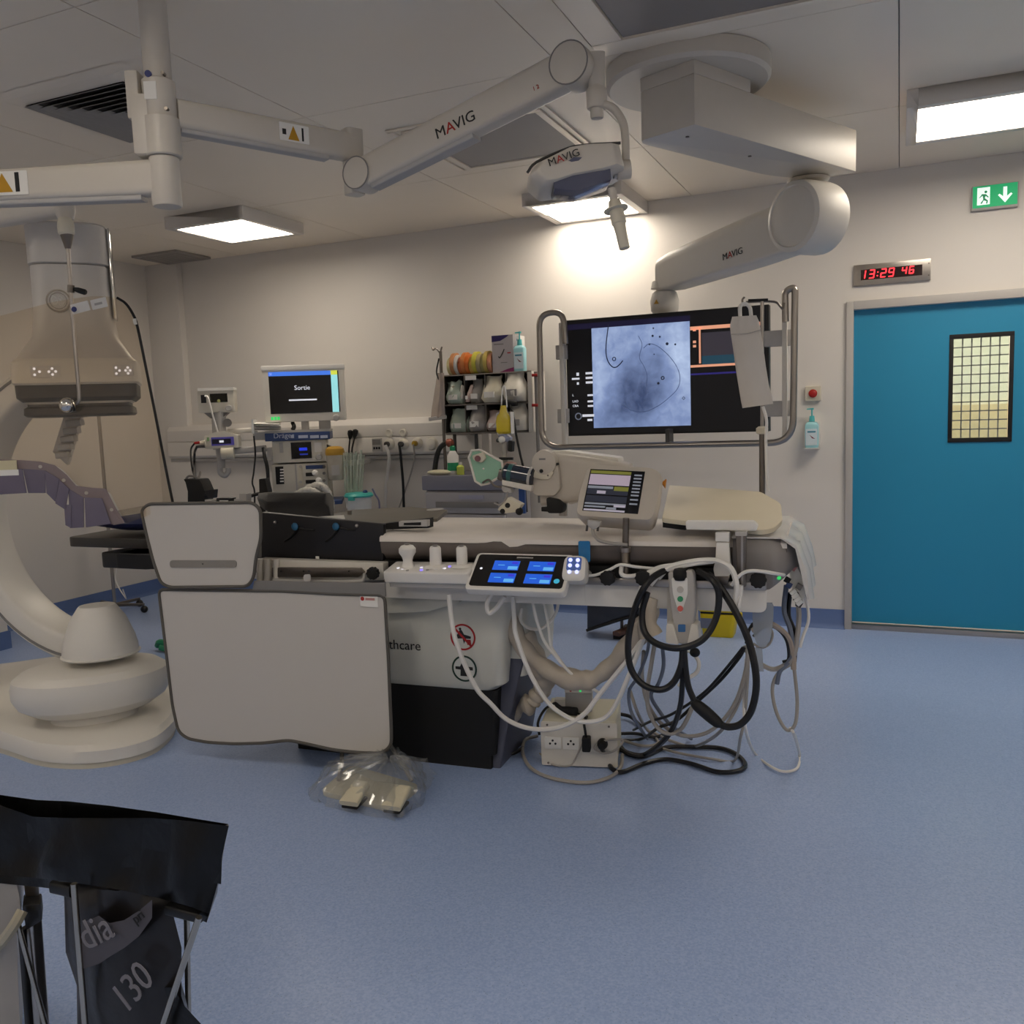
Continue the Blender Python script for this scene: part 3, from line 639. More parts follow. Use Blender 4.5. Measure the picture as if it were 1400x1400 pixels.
mOr = glow('salmon_bar', '#d9987a', .85); mWh = glow('screen_white', '#cfd2dc', .8); mPu = glow('violet_line', '#2b2470', .7)
def px(x0, x1, y0, y1, m_, nm='screen_bar', z=.0036):
    xm = (x0+x1)/2; obj(nm, f.rect(tvx(x0), tvx(x1), tvy(xm, y1), tvy(xm, y0), .002, z), m_, tv)
px(870, 1330, 106, 130, mOr); px(870, 1330, 364, 380, mOr); px(926, 938, 128, 366, mOr); px(870, 1330, 420, 432, mPu); px(30, 870, 92, 128, glow('violet_band', '#161233', .6))
px(945, 1300, 305, 362, glow('graph_teal', '#1c4152', .7), 'graph_area'); px(945, 1300, 150, 305, glow('graph_grey', '#3c3842', .5), 'graph_area')
for x, y in ((890, 147), (890, 225), (890, 253)): px(x-2, x+18, y-8, y+8, mOr, 'screen_icon')
for y in (440, 470, 500): px(150, 200, y-7, y+7, mWh, 'screen_readout')
px(84, 102, 438, 458, mWh, 'screen_icon'); px(50, 105, 472, 484, mWh, 'screen_icon'); px(85, 100, 500, 516, mWh, 'screen_icon')
for s_, y in (('L', 592), ('LAO', 632), ('CRA', 662)): text(s_, f, tvx(50), tvy(50, y), .003, .020, mWh, tv); px(160, 200, y-15, y-3, mWh, 'screen_readout')
px(120, 205, 708, 724, mWh, 'table_icon'); px(155, 190, 738, 752, mWh, 'table_icon'); obj('gantry_icon', ring(B(), f, tvx(90), tvy(90, 722), .002, .016, .023, .001, 20), glow('icon_grey', '#6d7385', .6), tv)
# steel bumper rail around it
YR = YT-.10
rp = lambda x, y: U(x, y, Y=YR)
path = rnd([rp(773, 470), rp(770, 425), rp(737, 430), rp(741, 612), rp(1084, 605), rp(1087, 392), rp(1073, 398), rp(1074, 440)], [0, .10, .10, .13, .13, .06, .05, 0], 8)
obj('bumper_rail', tube(B(), path, .019, 12, smooth=False), mat('rail_steel', '#a39d96', .3, 1, var=.05), tv, label='bent steel tube rail')
for (x, y0, y1) in ((772, 425, 615), (1074, 440, 608)):
    a = U(x, (y0+y1)/2, Y=YT-.03).x; obj('rail_upright', boxr(a-.014, a+.014, YT-.08, YT-.03, tz0-.06, tz1-.02), mWarm, tv, bevel=.006)
for zz in (tz0+.13, tz1-.20):
    obj('rail_bracket', boxr(tx1-.02, U(1076, 500, Y=YT-.05).x+.03, YT-.06, YT-.02, zz-.045, zz+.045), mGrey, tv, bevel=.005)
    obj('rail_bracket', boxr(tx0-.05, tx0+.02, YT-.06, YT-.02, zz-.045, zz+.045), mGrey, tv, bevel=.005)
obj('lower_bracket', boxr(U(918, 600, Y=YT).x-.012, U(918, 600, Y=YT).x+.012, YR-.005, YT-.0, U(918, 606, Y=YR).z, tz0+.03), mDark, tv)
# ================================================================== THINGS ON THE BACK WALL
f = Fr((U(1167, 392, Y=YB).x, YB, U(1167, 392, Y=YB).z), (1, 0, 0), (0, 0, 1)); cw = .462; chh = .135
ck = thing('wall_clock', 'digital wall clock with red digits in a steel plate above the door', 'clock', f.p(cw/2, 0))
obj('steel_plate', f.rect(0, cw, 0, chh, .0, .022, .003), mSteel, ck, bevel=.002)
obj('display_window', f.rect(.045, cw-.05, .034, chh-.034, .022, .024), mat('clock_window', '#23080a', .2, var=0), ck)
mLed = glow('red_led', '#ff2a33', 3.0)
SEG = {'0': 'abcdef', '1': 'bc', '2': 'abged', '3': 'abgcd', '4': 'fgbc', '5': 'afgcd', '6': 'afgedc', '9': 'abfgcd', '8': 'abcdefg'}
def digit(ch, x, y, w_, h_):
    k = .007; sl = .14
    g = {'a': ((0, h_), (w_, h_)), 'd': ((0, 0), (w_, 0)), 'g': ((0, h_/2), (w_, h_/2)), 'f': ((0, h_/2), (0, h_)), 'e': ((0, 0), (0, h_/2)), 'b': ((w_, h_/2), (w_, h_)), 'c': ((w_, 0), (w_, h_/2))}
    bm = B()
    for s_ in SEG[ch]:
        (ax, ay), (bx_, by) = g[s_]; hx = k/2 if ax == bx_ else 0; hy = k/2 if ay == by else 0
        q = [(ax-hx, ay-hy), (bx_+hx, by-hy) if hy else (ax+hx, ay), (bx_+hx, by+hy), (ax, ay+hy) if hy else (bx_-hx, by)]
        prism(bm, [f.p(x+a_+sl*b_, y+b_, .024) for a_, b_ in q], f.w*.002)
    obj('digit', bm, mLed, ck)
for ch, x in (('1', .040), ('3', .095), ('2', .165), ('9', .212)): digit(ch, x, .044, .028, .05)
for ch, x in (('4', .292), ('6', .335)): digit(ch, x, .052, .024, .042)
for y in (.055, .078): obj('colon_dot', f.disc(.138+y*.14, y, .024, .026, .004, 8), mLed, ck)
for y in (.03, .105): obj('screw', f.disc(cw-.012, y, .022, .025, .005, 8), mSteelD, ck)
# exit sign
a, b = U(1330, 290, Y=YB), U(1392, 252, Y=YB); sw = .255; sh = .148
f = Fr((a.x-.01, YB, a.z), (1, 0, 0), (0, 0, 1))
ex = thing('exit_sign', 'green and white running-man emergency exit sign', 'sign', f.p(sw/2, 0))
obj('sign_body', f.rect(0, sw, 0, sh, 0, .035, .004), mGrey, ex, bevel=.003)
obj('sign_face', f.rect(.006, sw-.006, .014, sh-.004, .035, .038), glow('sign_green', '#12a467', .55), ex)
mSw = glow('sign_white', '#dff2ea', .8); mSg = glow('sign_green_figure', '#0d7f50', .5)
obj('door_panel', f.rect(.03, .10, .03, sh-.014, .038, .039), mSw, ex)
obj('running_man', f.poly([(.048, .04), (.064, .062), (.06, .085), (.043, .078), (.04, .07), (.056, .095), (.078, .092), (.094, .074), (.09, .07), (.077, .082), (.072, .07), (.09, .052), (.086, .034), (.079, .036), (.082, .05), (.066, .056), (.056, .036)], .039, .0398), mSg, ex)
obj('running_man_head', f.disc(.077, .106, .039, .0398, .008, 12), mSg, ex)
obj('arrow', f.poly([(.183, .03), (.222, .078), (.214, .086), (.193, .068), (.193, .125), (.172, .125), (.172, .068), (.152, .086), (.144, .078)], .038, .039), mSw, ex)
# emergency stop
p = U(1112, 538, Y=YB); f = Fr((p.x, YB, p.z), (1, 0, 0), (0, 0, 1))
es = thing('emergency_button', 'round red emergency button on a cream wall plate', 'button', f.p(0, -.05))
obj('wall_plate', f.rect(-.05, .05, -.05, .05, 0, .03, .008), mBeige, es, bevel=.004)
obj('button_collar', ring(B(), f, 0, 0, .03, .02, .028, .008), mInkR, es)
obj('red_button', lathe(B(), f.p(0, 0, .03), f.w, [(.018, 0), (.02, .006), (.02, .016), (.012, .02)]), mRed, es)
# soap / gel bottle on bracket, and the one on the rack
mAqua = mat('aqua_bottle', '#9fd6de', .3, var=.05, spec=.6); mAquaD = mat('aqua_pump', '#52b7b9', .35, var=.04); mLab = mat('bottle_label', '#d7e6ec', .5, var=.05, scale=40)
def pump_bottle(base, w_, d_, h_, label, name='gel_bottle', group=None, yaw_=0):
    t = thing(name, label, 'bottle', base, group)
    f_ = Fr(base, (math.cos(yaw_), math.sin(yaw_), 0), (0, 0, 1)); hb_ = h_*.66
    rg = []
    for z, k in ((0, .94), (.01, 1), (hb_*.86, 1), (hb_*.95, .8), (hb_, .35)):
        rg.append(rnd([f_.p(-w_/2*k, z, -d_/2*k), f_.p(w_/2*k, z, -d_/2*k), f_.p(w_/2*k, z, d_/2*k), f_.p(-w_/2*k, z, d_/2*k)], min(w_, d_)*.3*k, 4))
    obj('bottle_body', loft(B(), rg), mAqua, t)
    lb_ = obj('paper_label', f_.rect(-w_*.42, w_*.42, hb_*.1, hb_*.72, d_/2, d_/2+.0015, .004), mLab, t)
    obj('label_print', f_.poly([(-w_*.15, hb_*.50), (w_*.05, hb_*.42), (w_*.28, hb_*.34), (w_*.05, hb_*.36)], d_/2+.0015, d_/2+.0025), mat('print_maroon', '#7a3a4a', .6), lb_)
    obj('label_print', f_.rect(-w_*.3, w_*.3, hb_*.58, hb_*.64, d_/2+.0015, d_/2+.0025), mat('print_teal', '#4a90a8', .6), lb_)
    obj('pump_collar', cyl(B(), f_.p(0, hb_), f_.p(0, hb_+h_*.14), w_*.22, w_*.18, 16), mAquaD, t)
    obj('pump_stem', cyl(B(), f_.p(0, hb_+h_*.14), f_.p(0, h_*.97), w_*.06, seg=10), mAquaD, t)
    obj('pump_nozzle', prism(B(), [f_.p(-w_*.38, h_*.955, -.01), f_.p(w_*.14, h_*.95, -.01), f_.p(w_*.14, h_, -.01), f_.p(-w_*.38, h_*.985, -.01)], f_.w*.02), mAquaD, t, bevel=.003)
    return t
p = U(1110, 612, Y=YB-.06)
g_ = pump_bottle(Vector((p.x, YB-.062, p.z)), .088, .06, .27, 'aqua pump bottle of hand gel on a wall bracket by the door')
obj('wall_bracket', boxr(p.x-.05, p.x+.05, YB-.025, YB-.002, p.z+.02, p.z+.18), mWhite, g_); obj('bracket_shelf', boxr(p.x-.048, p.x+.048, YB-.1, YB-.005, p.z-.008, p.z-.001), mWhite, g_)
# sockets on the trunking
fy = YB-.105
f = Fr((0, fy, 0), (1, 0, 0), (0, 0, 1))
def wp(x, y): q = U(x, y, Y=fy); return q.x, q.z
mSock = mat('socket_cream', '#d9d4c8', .4, var=.02)
x, z = wp(516, 608); so = thing('data_socket', 'grey square data socket on the trunking', 'socket', (x, fy, z-.04))
obj('socket_plate', f.rect(x-.045, x+.045, z-.055, z+.055, 0, .012, .004), mGrey, so, bevel=.002); obj('socket_flap', f.rect(x-.038, x+.038, z, z+.045, .012, .017), mMid, so)
for dx in (-.024, 0, .024): obj('data_port', f.rect(x+dx-.009, x+dx+.009, z-.038, z-.018, .012, .014), mBlackM, so)
def gas(x, y, m_, lab, knob=True, nm='gas_outlet'):
    x, z = wp(x, y); t = thing(nm, lab, 'gas outlet', (x, fy, z-.04))
    obj('outlet_body', lathe(B(), f.p(x, z, 0), f.w, [(.048, 0), (.046, .012), (.036, .03), (.03, .034)], 28), mSock, t)
    obj('outlet_core', lathe(B(), f.p(x, z, .03), f.w, [(.022, 0), (.022, .03), (.014, .04)], 20), m_, t)
    if knob: obj('outlet_cover', lathe(B(), f.p(x, z+.09, 0), f.w, [(.034, 0), (.034, .01), (.026, .018), (.02, .014)], 24), mSock, t); obj('cover_hinge', f.rect(x-.012, x+.012, z+.04, z+.07, 0, .012), mSock, t)
    return Vector((x, fy-.07, z))
g1 = gas(533, 607, mDark, 'gas outlet with dark core feeding the white hose'); g2 = gas(552, 607, mDark, 'gas outlet with dark core feeding the black hose')
g3 = gas(571, 606, mat('mustard_plug', '#a5841d', .45), 'round outlet with a mustard yellow plug', False)
x, z = wp(591, 607); bc = thing('blank_outlet', 'unused cream domed wall outlet', 'gas outlet', (x, fy, z-.04)); obj('outlet_dome', lathe(B(), f.p(x, z), f.w, [(.052, 0), (.05, .01), (.042, .028), (.02, .038), (0, .04)], 28), mSock, bc); obj('outlet_rim', ring(B(), f, x, z, 0, .05, .056, .006), mSock, bc)
def W_(x, y, o): return U(x, y, Y=YB-o)
cable([g1+Vector((0, 0, -.005)), W_(532, 625, .16), W_(529, 650, .14), W_(527, 680, .12), W_(527, 720, .1), W_(530, 790, .08)], .014, mCableW, 'gas_hose', 'white gas hose hanging from the trunking')
cable([g2+Vector((0, 0, -.005)), W_(548, 625, .16), W_(551, 660, .14), W_(552, 690, .12), W_(553, 730, .1), W_(550, 800, .08)], .011, mCableB, 'gas_hose', 'black and thin gas hose hanging from the trunking')
cable([g3+Vector((0, 0, -.005)), W_(566, 630, .15), W_(556, 665, .12), W_(547, 690, .10), W_(538, 720, .09), W_(532, 790, .08)], .007, mCableG, 'plug_cable', 'thin grey cord hanging from the mustard plug')
for nm, (x0, y0), (x1, y1), lab in (('hanging_lead', (479, 591), (477, 622), 'black plug-ended lead clipped to the trunking beside its twin'), ('hanging_lead', (486, 590), (481, 620), 'black plug-ended lead leaning against its twin on the trunking')):
    t = thing(nm, lab, 'cable', U(x1, y1, Y=fy-.03)); a, b = U(x0, y0, Y=fy-.03), U(x1, y1, Y=fy-.03)
    obj('plug_head', lathe(B(), a, b-a, [(.006, -.02), (.022, -.012), (.024, .015), (.014, .045), (.008, .06)], 16), mBlackM, t); obj('lead', tube(B(), [a+(b-a)*.3, b, b+Vector((-.01, 0, -.3))], .007), mCableB, t)

# ================================================================== IMAGING GANTRY
gx, gy = -3.80, 3.20
mGan = mat('gantry_white', '#e0dcd4', .38, var=.015)
mGanG = mat('gantry_silver', '#d3cec8', .4, var=.02)
ga = thing('imaging_gantry', 'white X-ray C-arm gantry with a detector above and tube below', 'X-ray machine', (gx, gy, 0))
# floor plinth
o2 = [U(-60, 1015, Z=0), U(0, 1030, Z=0), U(55, 1050, Z=0), U(110, 1054, Z=0), U(165, 1048, Z=0), U(212, 1034, Z=0), U(240, 1010, Z=0), U(246, 980, Z=0), U(236, 955, Z=0)]
back = [U(200, 925, Z=0), U(100, 915, Z=0), U(0, 930, Z=0), Vector((-5.5, 3.45, 0)), Vector((-5.5, 2.7, 0))]
oc = rnd([Vector((p.x, p.y, 0)) for p in o2+back], .12, 4)
cen = sum(oc, Vector())/len(oc)
def pl_ring(k, z): return [Vector((cen.x+(p.x-cen.x)*k, cen.y+(p.y-cen.y)*k, z)) for p in oc]
obj('plinth_foot', loft(B(), [pl_ring(.985, 0), pl_ring(.985, .03)]), mBeige, ga)
obj('plinth', loft(B(), [pl_ring(1, .03), pl_ring(1, .085), pl_ring(.97, .11), pl_ring(.80, .13), pl_ring(.1, .135)]), mGan, ga)
# tube housing (flattened bowl) and collimator cone; the gantry is turned towards the foot of the room
gu = Vector((.72, .69, 0)).normalized(); gv = Vector((-gu.y, gu.x, 0)); gd = 4.40
def GC(x, y): q = D(x, y, gd); return Vector((q.x, q.y, 0))
zg = lambda x, y, o=0: D(x, y, gd+o).z
tc_ = GC(126, 930); zl0 = zg(126, 992, -.25)
hh = zg(126, 905)-zl0
obj('tube_swivel', lathe(B(), tc_+Vector((0, 0, .13)), (0, 0, 1), [(.2, 0), (.19, zl0-.13+.01)], 40, 1, .8, xdir=gu), mGan, ga)
obj('tube_housing', lathe(B(), tc_+Vector((0, 0, zl0)), (0, 0, 1), [(.20, 0), (.26, .008), (.325, hh*.22), (.348, hh*.42), (.35, hh*.62), (.34, hh*.80), (.30, hh*.93), (.24, hh*.985), (.2, hh)], 56, 1.04, .75, xdir=gu), mGan, ga, smooth=28)
cc_ = GC(137, 880); zc = zg(137, 902, -.1); hc = zg(130, 826)-zc
obj('collimator_cone', lathe(B(), cc_+Vector((0, 0, zc)), (0, 0, 1), [(.178, 0), (.185, .008), (.176, .014), (.175, hc*.16), (.163, hc*.36), (.128, hc*.74), (.09, hc*.97), (.083, hc), (0, hc+.002)], 48, 1, .92, xdir=gu), mGan, ga, smooth=28)
# C-shaped arc
cz = 1.13; Rr = .70; ad = (-gu*.80+gv*.60).normalized(); an = Vector((ad.y, -ad.x, 0))
if an.dot(CAM-cc_) < 0: an = -an
ac = cc_+gv*.22+Vector((0, 0, cz))-gu*.02
def arc_ring(t, r0, r1, w_):
    e = ad*math.cos(t)+Vector((0, 0, math.sin(t))); return rnd([ac+e*r0-an*w_/2, ac+e*r1-an*w_/2, ac+e*r1+an*w_/2, ac+e*r0+an*w_/2], .03, 3)
ts = [math.radians(-80+160*i/36) for i in range(37)]
ar = obj('c_arc', loft(B(), [arc_ring(t, Rr-.07, Rr+.07, .22) for t in ts]), mGan, ga)
obj('arc_track', loft(B(), [arc_ring(t, Rr+.065, Rr+.09, .14) for t in ts]), mGanG, ar)
obj('arc_groove', loft(B(), [[ac+(ad*math.cos(t)+Vector((0, 0, math.sin(t))))*(Rr+r_)+an*z_ for r_, z_ in ((.035, .105), (.048, .105), (.048, .114), (.035, .114))] for t in ts]), mMid, ar)
obj('arc_carrier', box(B(), ac+ad*(Rr+.19)+Vector((0, 0, -.05)), (.30, .40, .62), Matrix((ad, an, Vector((0, 0, 1)))).transposed()), mGan, ga, bevel=.04, seg=3)
obj('l_arm', box(B(), ac+ad*(Rr+.30)+Vector((0, 0, -.62)), (.26, .36, .80), Matrix((ad, an, Vector((0, 0, 1)))).transposed()), mGan, ga, bevel=.04, seg=3)
# detector tower
dc = GC(102, 430)+gv*.02
zd0, zd1, zd2, zd3 = zg(103, 566, -.1), zg(103, 508, -.1), zg(103, 478), zg(103, 314)
def sq_ring(hx, hy, z, r_): return rnd([dc-gu*hx-gv*hy+Vector((0, 0, z)), dc+gu*hx-gv*hy+Vector((0, 0, z)), dc+gu*hx+gv*hy+Vector((0, 0, z)), dc-gu*hx+gv*hy+Vector((0, 0, z))], r_, 6)
obj('detector_tower', loft(B(), [sq_ring(.26, .22, zd1+.055, .06), sq_ring(.235, .2, zd1+.10, .08), sq_ring(.19, .18, zd2+.06, .11), sq_ring(.178, .17, zd2+.16, .12), sq_ring(.175, .17, zd3-.20, .12)]), mGanG, ga, smooth=40)
obj('tower_cap', loft(B(), [sq_ring(.175, .17, zd3-.195, .12), sq_ring(.182, .176, zd3-.19, .12), sq_ring(.182, .176, zd3-.01, .12), sq_ring(.17, .165, zd3, .11)]), mGanG, ga, smooth=40)
obj('tower_fin', box(B(), dc+gu*.188-gv*.04+Vector((0, 0, (zd1+.25+zd3)/2)), (.012, .12, zd3-zd1-.27), Matrix((gu, gv, Vector((0, 0, 1)))).transposed()), mChrome, ga, bevel=.004)
hd = obj('detector_housing', loft(B(), [sq_ring(.268, .225, zd1-.065, .04), sq_ring(.278, .235, zd1-.055, .04), sq_ring(.276, .233, zd1+.045, .045), sq_ring(.26, .22, zd1+.06, .05)]), mWarm, ga, smooth=40)
obj('bumper_band', loft(B(), [sq_ring(.243, .205, zd1-.145, .035), sq_ring(.266, .223, zd1-.125, .04), sq_ring(.268, .225, zd1-.065, .04)]), mDark, ga)
obj('lower_housing', loft(B(), [sq_ring(.222, .19, zd0+.05, .03), sq_ring(.238, .2, zd1-.145, .035)]), mWarm, ga)
obj('detector_face', loft(B(), [sq_ring(.232, .19, zd0-.01, .03), sq_ring(.243, .2, zd0, .03), sq_ring(.24, .2, zd0+.03, .03), sq_ring(.225, .188, zd0+.04, .03), sq_ring(.225, .188, zd0+.06, .03)]), mDark, ga)
fd = Fr(dc-gv*.2345+Vector((0, 0, zd1-.003)), gu, (0, 0, 1)); mKey = glow('white_key', '#e8e6f0', .7)
for x in (-.125, .215):
    wp_ = .065 if x < 0 else .045
    pnl = obj('key_panel', fd.rect(x-wp_, x+wp_, -.028, .028, 0, .004, .006), mGanG, hd)
    for dx, dy in ((-.065, .014), (-.065, -.014), (-.035, 0), (.02, 0), (.06, 0), (.04, .014), (.04, -.014)): obj('lit_key', fd.disc(x+dx*wp_/.09, dy, .004, .006, .006, 10), mKey, pnl)
fe = Fr(dc-gu*.05-gv*.172+Vector((0, 0, zg(86, 411, -.17))), gu, (0, 0, 1))
em = obj('round_emblem', fe.disc(0, 0, -.006, .005, .055, 32), mGanG, ga, label='silver round emblem with script letters')
obj('emblem_ring', ring(B(), fe, 0, 0, .005, .047, .054, .004, 32), mSteelD, em); obj('emblem_ring', ring(B(), fe, 0, 0, .005, .036, .039, .003, 32), mSteelD, em)
for pts in ([(-.01, .02), (-.028, .03), (-.038, .008), (-.028, -.02), (-.008, -.018), (-.004, .002), (-.02, .0)], [(.028, .018), (.012, .03), (.004, .014), (.022, .002), (.006, -.004), (.008, -.028), (.03, -.022), (.038, -.004)]):
    obj('script_letter', tube(B(), [fe.p(x*.72, y*.72, .006) for x, y in pts], .003, 6, 6), mPaper, em)
for k in range(4):
    t = math.pi/4+k*math.pi/2; obj('emblem_leaf', tube(B(), [fe.p(.042*math.cos(t-.35), .042*math.sin(t-.35), .006), fe.p(.036*math.cos(t), .036*math.sin(t), .006), fe.p(.042*math.cos(t+.35), .042*math.sin(t+.35), .006)], .002, 5, 5), mPaper, em)
# ribbed cable guide behind the detector
cg = obj('cable_guide', B() if False else prism(B(), [D(114, 560, gd+.3), D(90, 560, gd+.3), D(72, 618, gd+.35), D(92, 636, gd+.35)], gv*.12), mGanG, ga)
for k in range(6):
    a, b = D(96-3.5*k, 568+11*k, gd+.28+.01*k), D(117-4.5*k, 566+11*k, gd+.28+.01*k)
    obj('cable_guide_rib', bar(B(), a, b, .034, .034, .05, .05), mGrey, ga)
# drip stand behind the gantry, seen through the glass
pf = U(158, 838, Z=0); ds = thing('drip_stand', 'steel drip stand between gantry and wall', 'drip stand', (pf.x, pf.y, 0))
obj('pole', cyl(B(), (pf.x, pf.y, .05), (pf.x, pf.y, 1.75), .014), mSteel, ds); obj('upper_pole', cyl(B(), (pf.x, pf.y, 1.7), (pf.x, pf.y, 2.15), .009), mSteel, ds)
for k in range(5):
    t = k*2*math.pi/5+.3; e = Vector((math.cos(t), math.sin(t), 0))*.26; obj('foot', bar(B(), Vector((pf.x, pf.y, .07)), Vector((pf.x, pf.y, .07))+e, .03, .02, .035, .025), mSteelD, ds); obj('castor', ball(B(), Vector((pf.x, pf.y, .03))+e, .03), mBlack, ds)
for s_ in (-1, 1): obj('hook', tube(B(), [(pf.x, pf.y, 2.14), (pf.x+.08*s_, pf.y, 2.15), (pf.x+.13*s_, pf.y, 2.11), (pf.x+.15*s_, pf.y, 2.15)], .005), mSteel, ds)
obj('tube_line', tube(B(), [(pf.x+.03, pf.y-.02, 1.0), U(165, 745, Y=pf.y), U(158, 790, Y=pf.y), U(172, 818, Y=pf.y-.1), U(168, 806, Y=pf.y-.2)], .005), mCableW, ds)

# ================================================================== PATIENT TABLE
ta = thing('patient_table', 'long X-ray patient table on a white and black pedestal', 'operating table', UT(610, 1046, .02)*1)
WP[ta].z = 0; ta.location.z = 0
def TP(s, t, z): return Vector((-2, 3.30, z)) + TU*s + TV*t     # s along, t away from the viewer
def ts_of(x, y, off=0): return (UT(x, y, off)-Vector((-2, 3.30, 0))).dot(TU)
def tz_of(x, y, off=0): return UT(x, y, off).z
mPed = mat('pedestal_white', '#cfcfc8', .45, var=.02)
# pedestal: white upper case over a black foot
sL, sR = -.62, ts_of(690, 900, .03)
zt1, zwb = .80, tz_of(600, 941, .03)
plan = lambda s0, s1, t0, t1, z, r_=.06: rnd([TP(s0, t0, z), TP(s1, t0, z), TP(s1, t1, z), TP(s0, t1, z)], r_, 5)
obj('pedestal_case', loft(B(), [plan(sL, sR-.06, .05, .50, zwb, .05), plan(sL, sR-.015, .03, .52, zwb+.03, .06), plan(sL, sR, .03, .52, zwb+.2, .06), plan(sL, sR+.03, .03, .52, zt1, .06)]), mPed, ta, smooth=45)
obj('pedestal_shell', loft(B(), [plan(sR-.12, sR+.06, .12, .56, zwb+.05, .05), plan(sR-.12, sR+.08, .12, .56, zwb+.25, .06), plan(sR-.12, sR+.06, .12, .56, zt1-.05, .06)]), mPed, ta)
obj('pedestal_foot', loft(B(), [plan(sL, sR-.09, .05, .50, 0, .01), plan(sL, sR-.09, .05, .50, .06, .01), plan(sL, sR-.07, .05, .50, .065, .02), plan(sL, sR-.05, .05, .50, zwb, .03)]), mBlackM, ta)
obj('pedestal_side_skirt', loft(B(), [plan(sR-.14, sR-.055, .07, .52, 0, .01), plan(sR-.14, sR-.02, .10, .54, .20, .01), plan(sR-.14, sR+.055, .12, .56, zwb+.13, .01)]), mat('skirt_blue_grey', '#4d5060', .5), ta)
fp = Fr(TP(0, .0285, 0), TU, (0, 0, 1))
text('thcare', fp, ts_of(532, 885, .03), tz_of(555, 888, .03), .0012, .062, mInk, ta, th=.0006)
for (cx_, cy_, m_, nm) in ((633, 871, mat('sign_red', '#a51d20', .5), 'no_sitting_sign'), (635, 914, mat('sign_dark_green', '#17352a', .5), 'position_sign')):
    s_, z_ = ts_of(cx_, cy_, .028), tz_of(cx_, cy_, .028); r_ = .059
    sg = obj(nm, fp.disc(s_, z_, .0008, .0015, r_, 32), mat('sign_face_pale', '#c6c9c6', .5), ta); obj('sign_ring', ring(B(), fp, s_, z_, .0012, r_-.008, r_, .0012, 36), m_, sg)
    if nm[0] == 'n':
        obj('figure', fp.poly([(s_-.03, z_+.005), (s_-.012, z_+.034), (s_-.004, z_+.03), (s_+.006, z_+.012), (s_+.038, z_+.004), (s_+.036, z_-.006), (s_+.014, z_-.006), (s_+.004, z_-.03), (s_-.002, z_-.006), (s_-.03, z_-.008)], .0015, .002), mInk, sg)
        obj('figure_head', fp.disc(s_-.012, z_+.036, .0015, .002, .006, 10), mInk, sg); obj('cart_mark', fp.poly([(s_+.016, z_-.01), (s_+.036, z_-.01), (s_+.038, z_-.03), (s_+.02, z_-.034)], .0015, .002), m_, sg)
        obj('slash', fp.poly([(s_-.043, z_+.036), (s_-.036, z_+.043), (s_+.043, z_-.036), (s_+.036, z_-.043)], .002, .0024), m_, sg)
    else:
        obj('figure', fp.poly([(s_-.012, z_+.024), (s_+.006, z_+.024), (s_+.014, z_+.01), (s_+.04, z_+.008), (s_+.04, z_-.006), (s_+.014, z_-.006), (s_+.02, z_-.034), (s_-.02, z_-.034), (s_-.018, z_-.006), (s_-.042, z_-.004), (s_-.042, z_+.008), (s_-.02, z_+.008)], .0015, .002), mInk, sg)
        obj('figure_head', fp.disc(s_-.006, z_+.032, .0015, .002, .008, 10), mInk, sg)
# table top: long black carbon board on a grey carriage
ZM = 1.05                                           # mattress top
sA, sB = ts_of(100, 735, .1), ts_of(1062, 760, .05)
obj('carriage', prism(B(), rnd([TP(-.75, .02, .78), TP(sR+.08, .02, .78), TP(sR+.08, .5, .78), TP(-.75, .5, .78)], .03), (0, 0, .06)), mGrey, ta)
obj('lower_cover', prism(B(), [TP(ts_of(526, 815, 0), -.01, tz_of(526, 838, 0)), TP(ts_of(585, 836), -.01, tz_of(585, 836)), TP(ts_of(628, 826), -.01, tz_of(628, 824)), TP(ts_of(628, 812), -.01, tz_of(628, 812)), TP(ts_of(526, 812), -.01, tz_of(526, 812))], TV*.06), mPed, ta, bevel=.004)
obj('table_top', prism(B(), rnd([TP(sA+.35, .0, .86), TP(sB-.02, .0, .86), TP(sB-.02, .58, .86), TP(sA+.35, .50, .86)], .04), (0, 0, .07)), mBlackM, ta)
obj('head_extension', prism(B(), rnd([TP(sA-.05, .10, .945), TP(sA+.5, .08, .945), TP(sA+.5, .48, .945), TP(sA-.05, .42, .945)], .05), (0, 0, .05)), mat('carbon_grey', '#35322f', .4, var=.1), ta, bevel=.006)
obj('extension_clamp', prism(B(), rnd([TP(sA+.22, .04, .85), TP(sA+.55, .02, .85), TP(sA+.55, .5, .85), TP(sA+.3, .48, .85)], .04), (0, 0, .08)), mBlack, ta, bevel=.01)
z0, z1 = tz_of(800, 828, -.05), tz_of(800, 797, -.05)
for (x0, x1) in ((528, 800), (800, 1048)):
    obj('rail_plate', prism(B(), rnd([UT(x0 if x0 > 700 else 527, 812, -.05)*1, UT(x1, 812, -.05)], 0) and rnd([TP(ts_of(x0, 812, -.05), -.05, z0), TP(ts_of(x1, 812, -.05), -.05, z0), TP(ts_of(x1, 812, -.05), -.05, z1), TP(ts_of(x0, 812, -.05), -.05, z1)], [0, .03 if x1 > 1000 else 0, .01, 0]), TV*.012), mWhite, ta, bevel=.002)
obj('accessory_rail', bar(B(), TP(ts_of(527, 795, -.06), -.065, z1+.012), TP(ts_of(1048, 795, -.06), -.065, z1+.012), .03, .03, .012, .012), mSteel, ta)
def star_knob(c, r_, axis, parent, nm='star_knob'):
    a, b = perp(axis); n = 10; pts = []
    for i in range(n*2): rr = r_ if i % 2 == 0 else r_*.8; t = math.pi*i/n; pts.append(c+a*rr*math.cos(t)+b*rr*math.sin(t))
    k = obj(nm, prism(B(), rnd(pts, r_*.15, 2), axis*.028), mBlackM, parent, bevel=.003); return k
